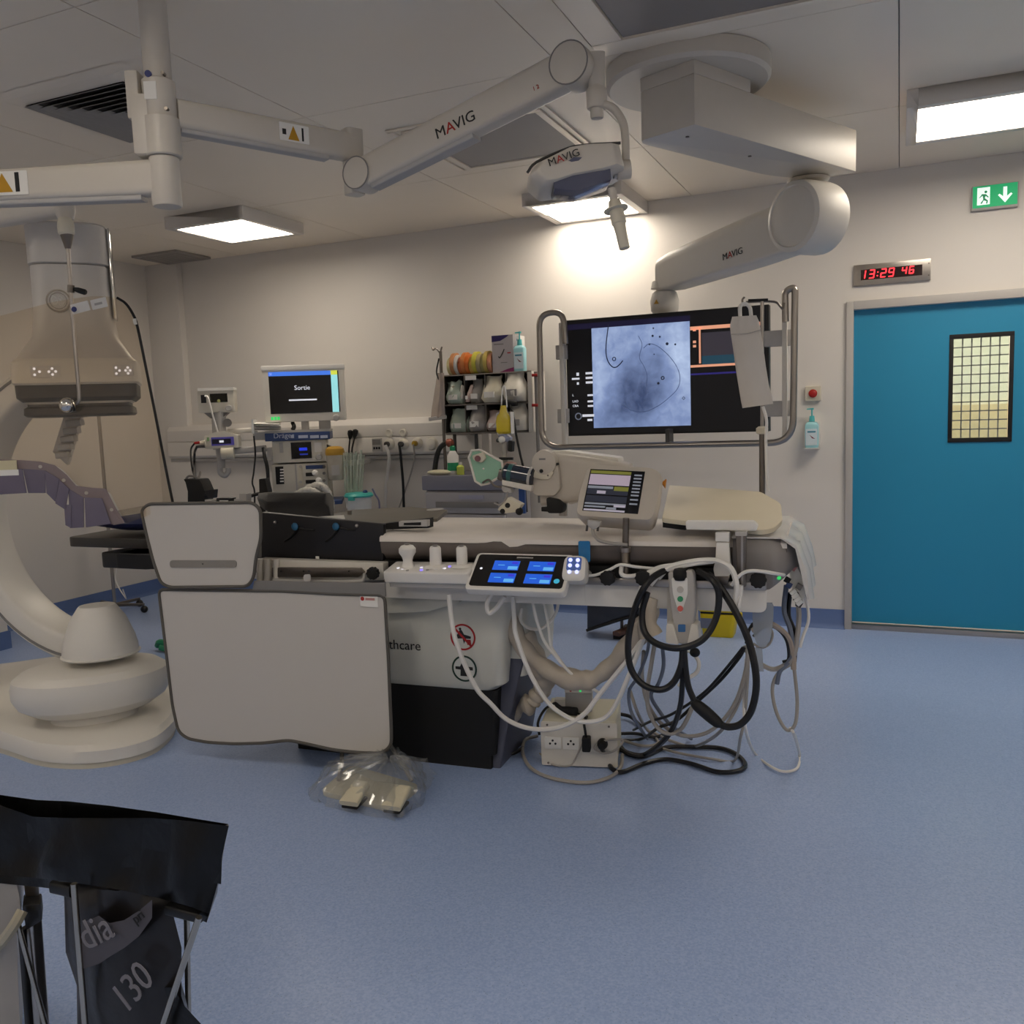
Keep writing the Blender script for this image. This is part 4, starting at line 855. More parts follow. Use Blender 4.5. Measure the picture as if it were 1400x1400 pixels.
for x, y in ((832, 789), (880, 789), (1037, 792)): star_knob(UT(x, y, -.09), .033, -TV, ta)
# white side rail block with hinge, left of the controls
o = -.06
obj('hinge_block', prism(B(), rnd([UT(353, 764, o), UT(524, 770, o), UT(524, 793, o), UT(352, 797, o)], .006), TV*.05), mWarm, ta, bevel=.003)
for x in (355, 366, 378): obj('hinge_knuckle', cyl(B(), UT(x, 764, o-.012), UT(x, 796, o-.012), .014, seg=14), mWarm, ta)
obj('hinge_bar', prism(B(), rnd([UT(372, 776, o-.02), UT(492, 777, o-.02), UT(497, 783, o-.02), UT(490, 789, o-.02), UT(372, 789, o-.02)], .004), TV*.02), mSteelD, ta, bevel=.002)
for x in (384, 415, 422, 477): obj('bolt', cyl(B(), UT(x, 781, o-.022), UT(x, 781, o-.03), .004, seg=8), mBlackM, ta)
obj('lifting_loop', tube(B(), [UT(374, 793, o-.03), UT(430, 795, o-.035), UT(488, 795, o-.035), UT(497, 792, o-.03), UT(499, 784, o-.02)], .008, 8), mGrey, ta)
star_knob(UT(512, 783, -.08), .03, -TV, ta)
# ------------------------------------------------------------------ mattress under a white drape
mMat = mat('mattress_drape', '#e2dbd4', .55, var=.02, scale=8, bump=.2); mMatS = mat('mattress_vinyl', '#6f6762', .45, var=.05)
zb_ = .935; s0, s1 = ts_of(521, 740, .0), sB+.04
ma = thing('mattress', 'long grey mattress under an off-white sheet on the table', 'mattress', TP((s0+s1)/2, .3, zb_))
rg = []; rs = []
for i in range(49):
    t = i/48; s_ = s0+(s1-s0)*t; sp_ = s_+.001
    wv = .004*math.sin(t*9)+.003*math.sin(t*23); dip = -.022*math.exp(-((t-.36)/.02)**2)+.012*math.exp(-((t-.33)/.03)**2)
    rg.append([TP(s_, .03, zb_), TP(s_, .0, zb_+.03), TP(s_, -.008, ZM-.045), TP(s_, -.002, ZM-.014), TP(s_, .02, ZM-.006), TP(s_, .61, ZM-.006), TP(s_, .63, ZM-.03), TP(s_, .62, zb_)])
    rs.append([TP(s_, -.014+wv, ZM-.032+dip), TP(s_, -.012+wv, ZM-.014), TP(s_, .012, ZM), TP(s_, .05, ZM+.002), TP(s_, .3, ZM+.004+wv*.4), TP(s_, .60, ZM+.001), TP(s_, .637, ZM-.03), TP(s_, .632, ZM-.03), TP(s_, .60, ZM-.004), TP(s_, .3, ZM-.002), TP(s_, .05, ZM-.003), TP(s_, .014, ZM-.006), TP(s_, -.009+wv, ZM-.016), TP(s_, -.010+wv, ZM-.032+dip)])
obj('mattress_core', loft(B(), rg), mMatS, ma, smooth=50); obj('top_sheet', loft(B(), rs), mMat, ma, smooth=50, label='off-white sheet')
# drape hanging over the foot end
rg = []
for i in range(25):
    t = i/24; y_ = -.03+.68*t; fo = .012*math.sin(t*15)
    rg.append([TP(sB-.16, y_, ZM+.012), TP(sB+.02, y_, ZM+.012), TP(sB+.075+fo, y_, ZM-.02), TP(sB+.11+fo, y_, ZM-.12), TP(sB+.12+fo*1.5, y_, ZM-.22-.02*math.sin(t*5)), TP(sB+.112+fo*1.5, y_, ZM-.22-.02*math.sin(t*5)), TP(sB+.07+fo, y_, ZM-.03), TP(sB+.02, y_, ZM+.006), TP(sB-.16, y_, ZM+.006)])
obj('plastic_drape', loft(B(), rg), mat('drape_film', '#d2cfcc', .25, var=.03, spec=.6), None, label='clear-white drape hanging over the foot end of the mattress', cat='drape', smooth=60)
rg = []
for i in range(21):
    t = i/20; s_ = ts_of(1002, 760, -.03)+t*(sB+.085-ts_of(1002, 760, -.03)); k = max(0, (t-.55)/.45); bk = .10*k**2; zlow = ZM-.17+.05*k-.025*math.sin(t*math.pi*1.3); bu = .012*math.sin(t*6)
    dr = .03*k
    rg.append([TP(s_, bk, ZM+.012-dr), TP(s_, -.026+bk, ZM-.003-dr), TP(s_, -.042+bk, ZM-.05), TP(s_, -.036+bk+bu, ZM-.11), TP(s_, -.012+bk+bu, zlow), TP(s_, -.007+bk+bu, zlow), TP(s_, -.030+bk+bu, ZM-.11), TP(s_, -.036+bk, ZM-.05), TP(s_, -.022+bk, ZM-.008-dr), TP(s_, bk, ZM+.006-dr)])
obj('drape_corner', loft(B(), rg), mat('drape_grey', '#8f8a88', .45, var=.03), None, label='grey folded drape corner at the table end', cat='drape', smooth=60)

# ================================================================== LEAD CURTAIN ON THE TABLE RAIL
mShield = mat('shield_grey', '#c9c4be', .5, var=.02, scale=200); mSeal = mat('seal_grey', '#56524d', .55, var=.05)
so_ = -.22
lc = thing('lead_curtain', 'grey two-part radiation shield hanging from the table rail', 'shield', UT(400, 1020, so_))
up_ = [(193, 697), (203, 689), (345, 687), (356, 696), (357, 735), (350, 762), (347, 790), (338, 802), (232, 803), (220, 797), (210, 768), (201, 733)]
lo_ = [(217, 806), (300, 807), (383, 808), (455, 812), (526, 814), (531, 900), (535, 1000), (535, 1020), (522, 1030), (490, 1029), (455, 1025), (420, 1017), (395, 1012), (360, 1016), (320, 1017), (285, 1015), (257, 1010), (244, 1000), (236, 965), (226, 880)]
def panel(nm, px_, off, m_, th=.012, wave=0):
    pts = rnd([UT(x, y, off) for x, y in px_], .03, 4); o = obj(nm, prism(B(), pts, TV*th), m_, lc)
    obj('edge_seal', tube(B(), pts+pts[:1], .0075, 8, smooth=False), mSeal, o); return o
up_p = panel('upper_panel', up_, so_, mShield); lo_p = panel('lower_panel', lo_, so_+.015, mShield)
obj('grip_slot', prism(B(), rnd([UT(232, 766, so_-.004), UT(323, 766, so_-.004), UT(323, 776, so_-.004), UT(232, 776, so_-.004)], .018), TV*.006), mat('grip_grey', '#8d8882', .5, var=.04), up_p)
obj('slot_screw', cyl(B(), UT(277, 771, so_-.004), UT(277, 771, so_-.007), .003, seg=8), mBlackM, up_p)
obj('hinge_strip', prism(B(), [UT(347, 794, so_+.01), UT(526, 797, so_+.01), UT(527, 816, so_+.01), UT(455, 813, so_+.01), UT(383, 808, so_+.01), UT(345, 807, so_+.01)], TV*.01), mMid, lc, bevel=.003)
f = Fr(UT(493, 829, so_+.012), TU, (0, 0, 1)); st = obj('maker_label', f.rect(0, .083, 0, .046, 0, .002), mPaper, lo_p)
obj('label_logo', f.disc(.012, .034, .002, .003, .009, 12), mInkR, st); obj('label_print', f.rect(.026, .07, .028, .038, .002, .003), mat('print_pink', '#c08a86', .6), st)
for x in (300, 420): obj('hanger', bar(B(), UT(x, 790, so_+.02), UT(x, 790, -.06)+Vector((0, 0, .0)), .03, .03, .03, .03), mGrey, lc)

# ================================================================== FOOT PEDAL IN A CLEAR BAG
fp_ = [U(x, y, Z=0) for x, y in ((438, 1088), (535, 1112), (575, 1080), (480, 1052))]
fpd = thing('foot_pedal', 'cream double foot pedal with a bent steel handle', 'foot pedal', (fp_[0]+fp_[2])/2)
cF = sum(fp_, Vector())/4
mPedal = mat('pedal_cream', '#cfc7ae', .5, var=.04)
obj('base_plate', prism(B(), rnd(fp_, .04), (0, 0, .025)), mPedal, fpd, bevel=.006)
for (x, y) in ((485, 1090), (542, 1096)):
    c_ = U(x, y, Z=.05); bm = bar(B(), c_-TV*.05+Vector((0, 0, -.005)), c_+TV*.06+Vector((0, 0, .03)), .022, .035, .085, .075, r=.45); obj('pedal', bm, mPedal, fpd)
    obj('pedal_gap', bar(B(), c_-TV*.045+Vector((0, 0, -.022)), c_+TV*.05+Vector((0, 0, -.022)), .012, .012, .07, .06), mBlackM, fpd)
obj('handle', tube(B(), [U(463, 1066, Z=.04), UT(467, 1043, -.21), UT(471, 1020, -.15), UT(500, 1000, -.13), UT(525, 1010, -.15), UT(548, 1040, -.21), U(563, 1068, Z=.04)], .009, 8), mSteel, fpd)
# crumpled clear film bag
random.seed(3)
mFilm = thin_clear('clear_film', '#f2f4f6', .10, .12, .10, '#e6e8ea', .6, 30)
bg = [U(x, y, Z=0) for x, y in ((424, 1094), (470, 1108), (538, 1121), (575, 1100), (582, 1068), (545, 1045), (490, 1040), (445, 1060))]
cb = sum(bg, Vector())/8; rg = []
for (k, z, dx) in ((1.03, .003, 0), (1.02, .02, 0), (.98, .045, 0), (.9, .07, .01), (.78, .095, .02), (.62, .115, .04), (.42, .13, .06), (.2, .14, .08), (.04, .142, .09)):
    q = []
    for i in range(72):
        t = i/72*8; a, b = bg[int(t) % 8], bg[(int(t)+1) % 8]; p = a.lerp(b, t-int(t)); j = 1+random.uniform(-.045, .045)
        q.append(Vector((cb.x+(p.x-cb.x)*k*j+dx, cb.y+(p.y-cb.y)*k*j, max(.002, z+random.uniform(-.016, .016)*(z > .01)))))
    rg.append(q)
fb_ = thing('film_bag', 'clear crumpled plastic bag pulled over the foot pedal', 'plastic bag', cb)
obj('bag_body', loft(B(), rg, cap=False), mFilm, fb_, smooth=25)
tip = UT(596, 1036, -.12); a, b, c_ = U(545, 1050, Z=.15), U(582, 1080, Z=.06), UT(585, 1050, -.1)
R_ = []
for i in range(9):
    t = i/8; L_ = []
    for k in range(9):
        u_ = k/8; p = U(470+75*u_, 1052+26*u_, Z=.13).lerp(UT(545+50*u_, 1032+3*u_, -.16), t) if u_ < .7 else U(522+60*(u_-.7)/.3, 1070+12*(u_-.7)/.3, Z=.10).lerp(UT(580+16*(u_-.7)/.3, 1034+22*(u_-.7)/.3, -.16), t)
        L_.append(p+Vector((random.uniform(-.012, .012), random.uniform(-.012, .012), random.uniform(-.01, .01))))
    R_.append(L_)
obj('bag_mouth', loft(B(), R_, closed=False), mFilm, fb_, smooth=25)

# ================================================================== CONTROLS ON THE TABLE RAIL
co = thing('table_control_console', 'white tableside control console with three upright joysticks', 'control panel', UT(585, 790, -.14))
c0_, c1_, c2_, c3_ = UT(524, 782, -.17), UT(640, 784, -.17), UT(656, 768, -.04), UT(541, 767, -.04)
zt3 = (c0_.z+c1_.z+c2_.z+c3_.z)/4
top = [Vector((p.x, p.y, p.z)) for p in (c0_, c1_, c2_, c3_)]
fC = Fr(c0_, c1_-c0_, c3_-c0_)
cw_ = (c1_-c0_).length; cd_ = (c3_-c0_).dot(fC.v); sk = (c3_-c0_).dot(fC.u)
obj('console_body', fC.poly([(-.004, 0), (cw_, 0), (cw_+sk*.4, cd_), (sk*.8, cd_)], -.05, 0, .012), mWhite, co, bevel=.008, seg=3)
obj('console_foot', fC.poly([(.012, .01), (cw_-.01, .01), (cw_, cd_*.9), (sk, cd_*.9)], -.07, -.05, .01), mGrey, co)
def knob(x, y0, y1, off, prof, nm='joystick'):
    b_ = UT(x, y1, off); h_ = UT(x, y0, off).z-b_.z; k = obj(nm, lathe(B(), b_-Vector((0, 0, .006)), (0, 0, 1), [(r_, z_*h_) for r_, z_ in prof], 24), mWhite, co)
    obj('knob_top', lathe(B(), b_+Vector((0, 0, h_-.005)), (0, 0, 1), [(.008, -.001), (.014, .002), (.012, .004), (0, .005)], 16), mMid, k); obj('boot', lathe(B(), b_-Vector((0, 0, .008)), (0, 0, 1), [(.05, 0), (.046, .006), (.034, .012)], 24), mWhite, k)
knob(558, 743, 776, -.10, [(.034, 0), (.026, .15), (.02, .35), (.024, .5), (.036, .68), (.036, .85), (.026, .97), (.016, 1)])
knob(596, 745, 773, -.09, [(.026, 0), (.025, .3), (.024, .9), (.02, 1)]); knob(632, 745, 772, -.08, [(.024, 0), (.023, .3), (.023, .9), (.018, 1)])
mV = glow('violet_key', '#8a7cff', 1.2)
for x, y, m_ in ((.13, .35, mKey), (.2, .25, mKey), (.40, .42, mKey), (.43, .2, mV), (.5, .22, mGrey), (.58, .34, mKey), (.68, .38, mKey), (.72, .55, mV), (.27, .15, mGrey)): obj('lit_key', fC.disc(x*cw_+sk*y, y*cd_, 0, .003, .007, 10), m_, co)
# touch screen
b0, b1, t0_ = UT(637, 803, -.20), UT(770, 808, -.20), UT(664, 757, -.05)
fT = Fr(b0, b1-b0, t0_-b0); tw, th_ = (b1-b0).length, (t0_-b0).dot(fT.v)
ts_ = thing('tablet_console', 'white-rimmed touch screen with four blue tiles on the table rail', 'touch screen', b0.lerp(b1, .5))
obj('casing', fT.rect(-.006, tw+.006, -.008, th_+.006, -.035, 0, .022), mWhite, ts_, bevel=.005, seg=3)
sc = obj('screen', fT.rect(.008, tw-.008, .010, th_-.006, 0, .002, .014), mat('screen_glass', '#1b1918', .15, var=0), ts_, label='black glossy touch surface')
mTile = glow('tile_blue', '#1f57c9', .75); mTile2 = glow('tile_light', '#5aa5e0', .8); mTile3 = glow('tile_violet', '#3a2fc0', .8)
for (x, y) in ((.21, .52), (.58, .52), (.21, .16), (.58, .16)):
    tl_ = obj('screen_tile', fT.rect(x*tw, (x+.27)*tw, y*th_, (y+.27)*th_, .002, .003), mTile, ts_)
    obj('tile_field', fT.rect((x+.16)*tw, (x+.26)*tw, (y+.02)*th_, (y+.11)*th_, .003, .0035), mTile2, tl_); obj('tile_field', fT.rect((x+.19)*tw, (x+.255)*tw, (y+.18)*th_, (y+.24)*th_, .003, .0035), mTile3, tl_); obj('tile_caption', fT.rect((x+.05)*tw, (x+.12)*tw, (y+.13)*th_, (y+.15)*th_, .003, .0035), mTile2, tl_)
obj('status_dot', fT.disc(.09*tw, .55*th_, .002, .003, .006, 10), mKey, ts_); obj('round_icon', fT.disc(.91*tw, .25*th_, .002, .003, .012, 16), glow('icon_cyan', '#3aa0bd', .7), ts_); obj('header_line', fT.rect(.43*tw, .6*tw, .88*th_, .91*th_, .002, .003), mGrey, ts_)
obj('support_arm', bar(B(), fT.p(tw*.5, th_*.5, -.03), UT(710, 800, -.05), .03, .03, .05, .05), mGrey, ts_)
# rail remote with lit keys
rc = UT(786, 778, -.13); fR = Fr(rc, TU, Vector((0, .5, 1)))
re = thing('hand_remote', 'small white remote with six lit blue keys beside the touch screen', 'remote control', UT(786, 792, -.13))
rg = []
for z, k in ((-.07, .55), (-.05, .9), (-.01, 1), (.012, .92), (.02, .7)): rg.append(rnd([fR.p(-.052*k, -.055*k, z), fR.p(.052*k, -.055*k, z), fR.p(.046*k, .055*k, z), fR.p(-.046*k, .055*k, z)], .03*k, 5))
obj('remote_body', loft(B(), rg), mWhite, re)
kp = obj('key_field', fR.rect(-.03, .03, -.012, .042, .0195, .0215, .01), mat('key_blue', '#3a66b8', .4), re)
for x in (-.015, .015):
    for y in (.03, .008, -.018): obj('lit_key', fR.disc(x, y, .0215, .0245, .008, 12), glow('pale_blue_key', '#c6cdff', 1.1), kp)
obj('remote_mount', bar(B(), rc+TV*.02, UT(800, 790, -.05), .05, .06, .05, .05), mGrey, re)
cable([UT(800, 787, -.08), UT(815, 786, -.1), UT(835, 778, -.1), UT(848, 772, -.09), UT(870, 775, -.09), UT(900, 778, -.07)], .006, mCableW, 'remote_cable', 'white cable running from the small remote along the rail')
f = Fr(UT(799, 768, -.035), TU, (0, 0, 1)); bt_ = thing('blue_tag', 'small translucent blue tag standing on the table rail', 'tag', f.o)
obj('tag_plate', f.rect(-.022, .026, 0, .085, 0, .006, .008), mat('blue_acrylic', '#2d78b4', .2, var=.05, spec=.7), bt_); obj('tag_clip', f.rect(-.012, .016, -.03, .0, -.005, .012), mat('blue_acrylic', '#2d78b4'), bt_)
# small white cable clip loop under the touch screen
obj('cable_clip', tube(B(), [UT(672, 812, -.1), UT(666, 826, -.1), UT(669, 838, -.1), UT(680, 830, -.1), UT(690, 815, -.1)], .010, 8), mWhite, None, label='white looped cable clip under the touch screen', cat='clip')
# ------------------------------------------------------------------ handset in its holder
ho = thing('handset_holder', 'light grey handset with three round keys in a rail holder', 'handset', UT(925, 880, -.12))
o = -.12; mHs = mat('handset_grey', '#b6b2ad', .45, var=.02)
obj('handset_body', prism(B(), rnd([UT(913, 782, o), UT(945, 780, o), UT(949, 786, o), UT(951, 830, o), UT(946, 878, o), UT(936, 882, o), UT(926, 880, o), UT(918, 840, o), UT(914, 800, o)], .012), TV*.05), mHs, ho, bevel=.008, seg=3)
fc_ = prism(B(), rnd([UT(918, 790, o-.004), UT(940, 790, o-.004), UT(940, 812, o-.004), UT(932, 838, o-.004), UT(928, 838, o-.004), UT(920, 812, o-.004)], .008), TV*.006)
fp2 = obj('key_panel', fc_, mPaper, ho)
obj('grip_top', lathe(B(), UT(931, 792, o+.02), (0, 0, 1), [(.035, 0), (.042, .012), (.042, .03), (.034, .042), (.01, .046)], 24, 1, .7), mBlackM, ho)
for x, y, m_ in ((930, 806, mGrey), (930, 819, mGreen), (930, 832, mat('key_red', '#cc5a50', .4))): obj('round_key', cyl(B(), UT(x, y, o-.004), UT(x, y, o-.010), .0125 if m_ is mGrey else .011, seg=18), m_, fp2)
obj('blue_emblem', prism(B(), rnd([UT(927, 854, o-.004), UT(937, 854, o-.004), UT(937, 864, o-.004), UT(927, 864, o-.004)], .004), TV*.004), mat('emblem_blue', '#3c6ea6', .4), ho)
obj('holder_jaw', prism(B(), rnd([UT(911, 853, o-.015), UT(920, 853, o-.015), UT(928, 882, o-.015), UT(910, 879, o-.015)], .008), TV*.07), mWarm, ho, bevel=.004)
obj('holder_jaw', prism(B(), rnd([UT(945, 853, o-.015), UT(954, 854, o-.015), UT(957, 879, o-.015), UT(939, 882, o-.015)], .008), TV*.07), mWarm, ho, bevel=.004)
obj('holder_back', prism(B(), rnd([UT(912, 800, o+.052), UT(952, 798, o+.052), UT(956, 880, o+.052), UT(912, 880, o+.052)], .01), TV*.012), mWarm, ho)
# ------------------------------------------------------------------ accessory board at the head: black side panel, arm rest, grey radial board
ab = thing('arm_support_panel', 'black padded arm support panel strapped to the table side', 'arm support', UT(440, 768, .02))
obj('side_panel', prism(B(), rnd([UT(357, 700, .0), UT(524, 716, .0), UT(524, 768, .0), UT(357, 768, .0)], .01), TV*.03), mat('black_vinyl', '#17161a', .4, var=.12, scale=15), ab, bevel=.006)
for x, y in ((403, 720), (459, 720)):
    obj('blue_knob', ball(B(), UT(x, y, -.01), .018, (1, .5, 1)), mat('knob_blue', '#1d5a80', .5), ab)
    obj('strap', tube(B(), [UT(x+2, y+5, -.006), UT(x-6, y+14, -.006), UT(x-14, y+20, -.004)], .006, 6), mBlackM, ab); obj('strap', tube(B(), [UT(x+6, y+2, -.006), UT(x+16, y+4, -.006), UT(x+26, y+5, -.004)], .005, 6), mBlackM, ab)
f = Fr(UT(432, 767, -.004), TU, (0, 0, 1)); obj('white_tag', f.rect(0, .018, 0, .022, 0, .002), mPaper, ab); obj('steel_eyelet', ball(B(), UT(376, 714, -.006), .008), mSteel, ab); obj('steel_eyelet', ball(B(), UT(488, 719, -.006), .009), mSteel, ab)
ar_ = thing('arm_rest', 'worn black vinyl arm rest pad with white torn lining', 'arm rest', UT(405, 700, .12))
rg = []
for x, yt_, yb_ in ((356, 674, 690), (370, 673, 705), (400, 673, 707), (430, 673, 708), (448, 674, 708), (454, 682, 707)):
    a, b = UT(x, yt_, .22), UT(x, yb_, .10); m_ = (a+b)/2; rg.append([a+TV*.02, a-TV*.02, a.lerp(b, .4)-TV*.03, b-TV*.01, b+TV*.02, a.lerp(b, .4)+TV*.02])
obj('pad', loft(B(), rg), mat('worn_vinyl', '#151313', .6, var=.3, scale=25, bump=.2), ar_, bevel=.006)
obj('torn_lining', loft(B(), [[UT(x, y, .06), UT(x+3, y2, .06), UT(x+3, y2, .065), UT(x, y, .065)] for x, y, y2 in ((363, 698, 703), (375, 704, 712), (385, 706, 713), (400, 706, 710), (420, 707, 711), (440, 706, 711), (470, 704, 712))]), mPaper, ar_)
obj('lining_tail', prism(B(), [UT(364, 700, .05), UT(386, 708, .05), UT(382, 713, .05)], TV*.004), mPaper, ar_)
rb = thing('radial_board', 'dark grey wedge-shaped arm board lying across the table', 'arm board', UT(520, 712, .1))
zz = ZM+.02
def UZ(x, y, z=zz): return U(x, y, Z=z)
pb = [UZ(386, 711), UZ(450, 704), UZ(480, 697), UZ(560, 693), UZ(612, 697), UZ(597, 709), UZ(575, 710), UZ(530, 717), UZ(460, 714)]
pb = [Vector((p.x, p.y, zz)) for p in pb]
obj('board', prism(B(), rnd(pb, .012), (0, 0, -.018)), mat('board_grey', '#5d5850', .5, var=.05), rb, bevel=.003)
obj('recess_plate', prism(B(), [UT(545, 713, .04), UT(584, 711, .04), UT(584, 720, .04), UT(545, 720, .04)], TV*.03), mGrey, rb, bevel=.003); obj('recess_slot', prism(B(), [UT(552, 715, .036), UT(575, 714, .036), UT(575, 718, .036), UT(552, 718, .036)], TV*.01), mBlackM, rb)
obj('board_block', prism(B(), [UT(524, 716, .07), UT(586, 709, .07), UT(586, 722, .07), UT(524, 724, .07)], TV*.05), mBlackM, rb)
obj('pale_plate', lathe(B(), UZ(595, 697)+Vector((0, 0, .001)), (0, 0, 1), [(.05, 0), (.05, .002)], 24, 1.2, .8), mGrey, rb); obj('pivot', cyl(B(), UZ(478, 703), UZ(478, 703)+Vector((0, 0, .02)), .012, seg=12), mSteel, rb)
# ------------------------------------------------------------------ head end: dark blue pillow, silver film, black pouch with leads
hp = [UT(160, 712, .3), UT(235, 712, .3)]
bm = B(); rg = []
for i in range(9):
    t = i/8; c_ = UT(150+95*t, 712, .3); h_ = .05*math.sin(math.pi*(.15+.7*t)); rg.append([c_+TV*(.13*math.cos(a_))+Vector((0, 0, h_*math.sin(a_))) for a_ in [2*math.pi*k/12 for k in range(12)]])
obj('head_pillow', loft(B(), rg), mat('navy_vinyl', '#27305c', .4, var=.06), None, label='dark blue vinyl head pillow at the narrow table end', cat='pillow')
obj('silver_film', prism(B(), rnd([UT(152, 701, .22), UT(200, 692, .3), UT(225, 689, .34), UT(225, 694, .3), UT(190, 702, .24), UT(158, 707, .2)], .01), Vector((0, 0, .004))), mat('film_silver', '#b9b7b5', .2, .4, var=.1), None, label='thin shiny silver film on the blue pillow', cat='foil')
po = thing('black_pouch', 'black open pouch with coiled leads standing on the table', 'pouch', UT(267, 690, .35))
rg = [[UT(x0, y, .35)+TV*0, UT(x1, y, .35), UT(x1, y, .35)+TV*.08, UT(x0, y, .35)+TV*.08] for x0, x1, y in ((256, 278, 688), (256, 280, 672), (253, 275, 660), (250, 272, 655))]
obj('pouch_body', loft(B(), rg), mBlackM, po, bevel=.008)
obj('lead_coil', tube(B(), [UT(253, 657, .37), UT(258, 651, .37), UT(266, 652, .37), UT(270, 656, .37), UT(262, 658, .38)], .006), mMid, po); obj('lead_coil', tube(B(), [UT(268, 655, .37), UT(273, 650, .38), UT(274, 645, .38), UT(271, 657, .38)], .005), mCableG, po)
obj('pouch_clip', prism(B(), rnd([UT(281, 671, .35), UT(293, 669, .35), UT(292, 681, .35), UT(284, 681, .35)], .006), TV*.03), mBlack, po); obj('clip_arm', bar(B(), UT(277, 676, .36), UT(286, 675, .36), .015, .015, .015, .015), mBlack, po)
bk = thing('grey_clamp_set', 'row of grey and black table clamps behind the shield top', 'clamp', UT(310, 690, .3))
for (x0, x1, y0, y1, m_) in ((280, 295, 683, 690, mGrey), (296, 316, 681, 684, mBlack), (296, 300, 683, 690, mBlack), (312, 316, 683, 690, mBlack), (300, 312, 684, 690, mPaper), (320, 330, 682, 690, mGrey), (327, 337, 675, 688, mGrey)):
    obj('clamp_block', prism(B(), rnd([UT(x0, y0, .3), UT(x1, y0, .3), UT(x1, y1, .3), UT(x0, y1, .3)], .003), TV*.04), m_, bk)
bp_ = thing('black_post_clamp', 'black upright clamp with a bent rod at the table edge', 'clamp', UT(362, 690, .4))
obj('post', prism(B(), rnd([UT(354, 655, .4), UT(362, 654, .4), UT(366, 672, .4), UT(366, 715, .4), UT(356, 715, .4)], .006), TV*.04), mBlackM, bp_); obj('rod', tube(B(), [UT(337, 680, .38), UT(350, 676, .4), UT(358, 674, .41)], .009), mBlack, bp_)

# ================================================================== CONTRAST INJECTOR
mInj = mat('injector_putty', '#c3bbb0', .45, var=.03)
io = .42
ij = thing('contrast_injector', 'putty-coloured contrast injector head with a clear syringe and mint pressure shield', 'injector', UT(770, 700, io))
# long arm body
rg = []
for x, yt_, yb_, wv in ((745, 622, 690, .14), (765, 619, 688, .15), (800, 623, 684, .15), (840, 629, 676, .14), (862, 634, 672, .12)):
    a, b = UT(x, yt_, io), UT(x, yb_, io); rg.append(rnd([b-TV*wv/2, a-TV*wv/2, a+TV*wv/2, b+TV*wv/2], .03, 4))
obj('injector_body', loft(B(), rg), mInj, ij)
obj('body_top', prism(B(), rnd([UT(744, 618, io-.02), UT(770, 616, io-.02), UT(845, 626, io-.02), UT(845, 634, io-.02), UT(780, 626, io-.02)], .01), TV*.11), mWarm, ij, bevel=.004)
o = io-.10
obj('face_casing', prism(B(), rnd([UT(731, 640, o), UT(737, 624, o), UT(748, 619, o), UT(760, 624, o), UT(764, 648, o), UT(766, 668, o), UT(758, 678, o), UT(733, 678, o), UT(727, 672, o), UT(728, 652, o)], .012), TV*.08), mInj, ij, bevel=.006)
cp = obj('face_plate', prism(B(), rnd([UT(730, 645, o-.012), UT(736, 637, o-.012), UT(748, 637, o-.012), UT(757, 646, o-.012), UT(751, 655, o-.012), UT(741, 656, o-.012), UT(729, 653, o-.012)], .006), TV*.014), mBeige, ij, bevel=.003)
obj('face_screw', cyl(B(), UT(740, 644, o-.012), UT(740, 644, o-.02), .009, seg=12), mBlackM, cp); obj('face_screw', cyl(B(), UT(749, 650, o-.012), UT(749, 650, o-.016), .004, seg=8), mSteelD, cp)
obj('front_cap', lathe(B(), UT(748, 632, o+.04), -TV, [(.055, 0), (.06, .02), (.055, .05), (.045, .055)], 28), mInj, ij)
f = Fr(UT(737, 629, o-.018), TU, (0, 0, 1)); obj('name_print', f.rect(0, .03, 0, .008, 0, .001), mMid, ij)
obj('side_latch', bar(B(), UT(759, 635, o), UT(764, 634, o), .014, .01, .012, .01), mBlackM, ij)
obj('arm_underside', prism(B(), rnd([UT(762, 668, io-.06), UT(800, 670, io-.06), UT(800, 684, io-.06), UT(780, 690, io-.06), UT(760, 680, io-.06)], .01), TV*.1), mInj, ij, bevel=.004)
# syringe and its cradle, tilted down to the right
a, b = UT(689, 645, o), UT(730, 653, o); ax = (b-a)
obj('syringe', lathe(B(), a, ax, [(.03, 0), (.042, .01), (.042, ax.length*.97), (.034, ax.length)], 28), mat('syringe_blue_black', '#20283a', .12, var=.15, spec=.8), ij); obj('syringe_ring', lathe(B(), a+ax*.18, ax, [(.0435, 0), (.0435, .02)], 28), mat('syringe_teal', '#2f6060', .3), ij)
obj('syringe_ring', lathe(B(), a+ax*.86, ax, [(.044, 0), (.044, .012)], 28), mGrey, ij)
obj('cradle', prism(B(), [UT(686, 656, o-.03), UT(727, 664, o-.03), UT(726, 672, o-.03), UT(686, 663, o-.03)], TV*.09), mWarm, ij, bevel=.004)
# mint plate
fr = [(641, 626), (645, 616), (656, 615), (686, 631), (688, 645), (683, 652), (668, 661), (658, 663), (650, 658)]
mp = obj('mint_shield', prism(B(), rnd([UT(x, y, o-.01) for x, y in fr], .015), TV*.008), mat('mint_acrylic', '#93bfa6', .25, var=.05, spec=.6), ij, label='mint green acrylic shield')
obj('shield_rim', tube(B(), [UT(x, y, o-.012) for x, y in fr+fr[:1]], .006, 6, smooth=False), mWarm, mp)
obj('pressure_sensor', prism(B(), rnd([UT(645, 623, o-.035), UT(660, 618, o-.035), UT(663, 627, o-.035), UT(658, 633, o-.035), UT(647, 629, o-.035)], .008), TV*.025), mBeige, mp, bevel=.004); obj('sensor_disc', cyl(B(), UT(653, 627, o-.036), UT(653, 627, o-.045), .014, seg=14), mat('maroon_plastic', '#80565a', .4), mp)
obj('shield_screw', ball(B(), UT(661, 641, o-.014), .005), mPaper, mp)
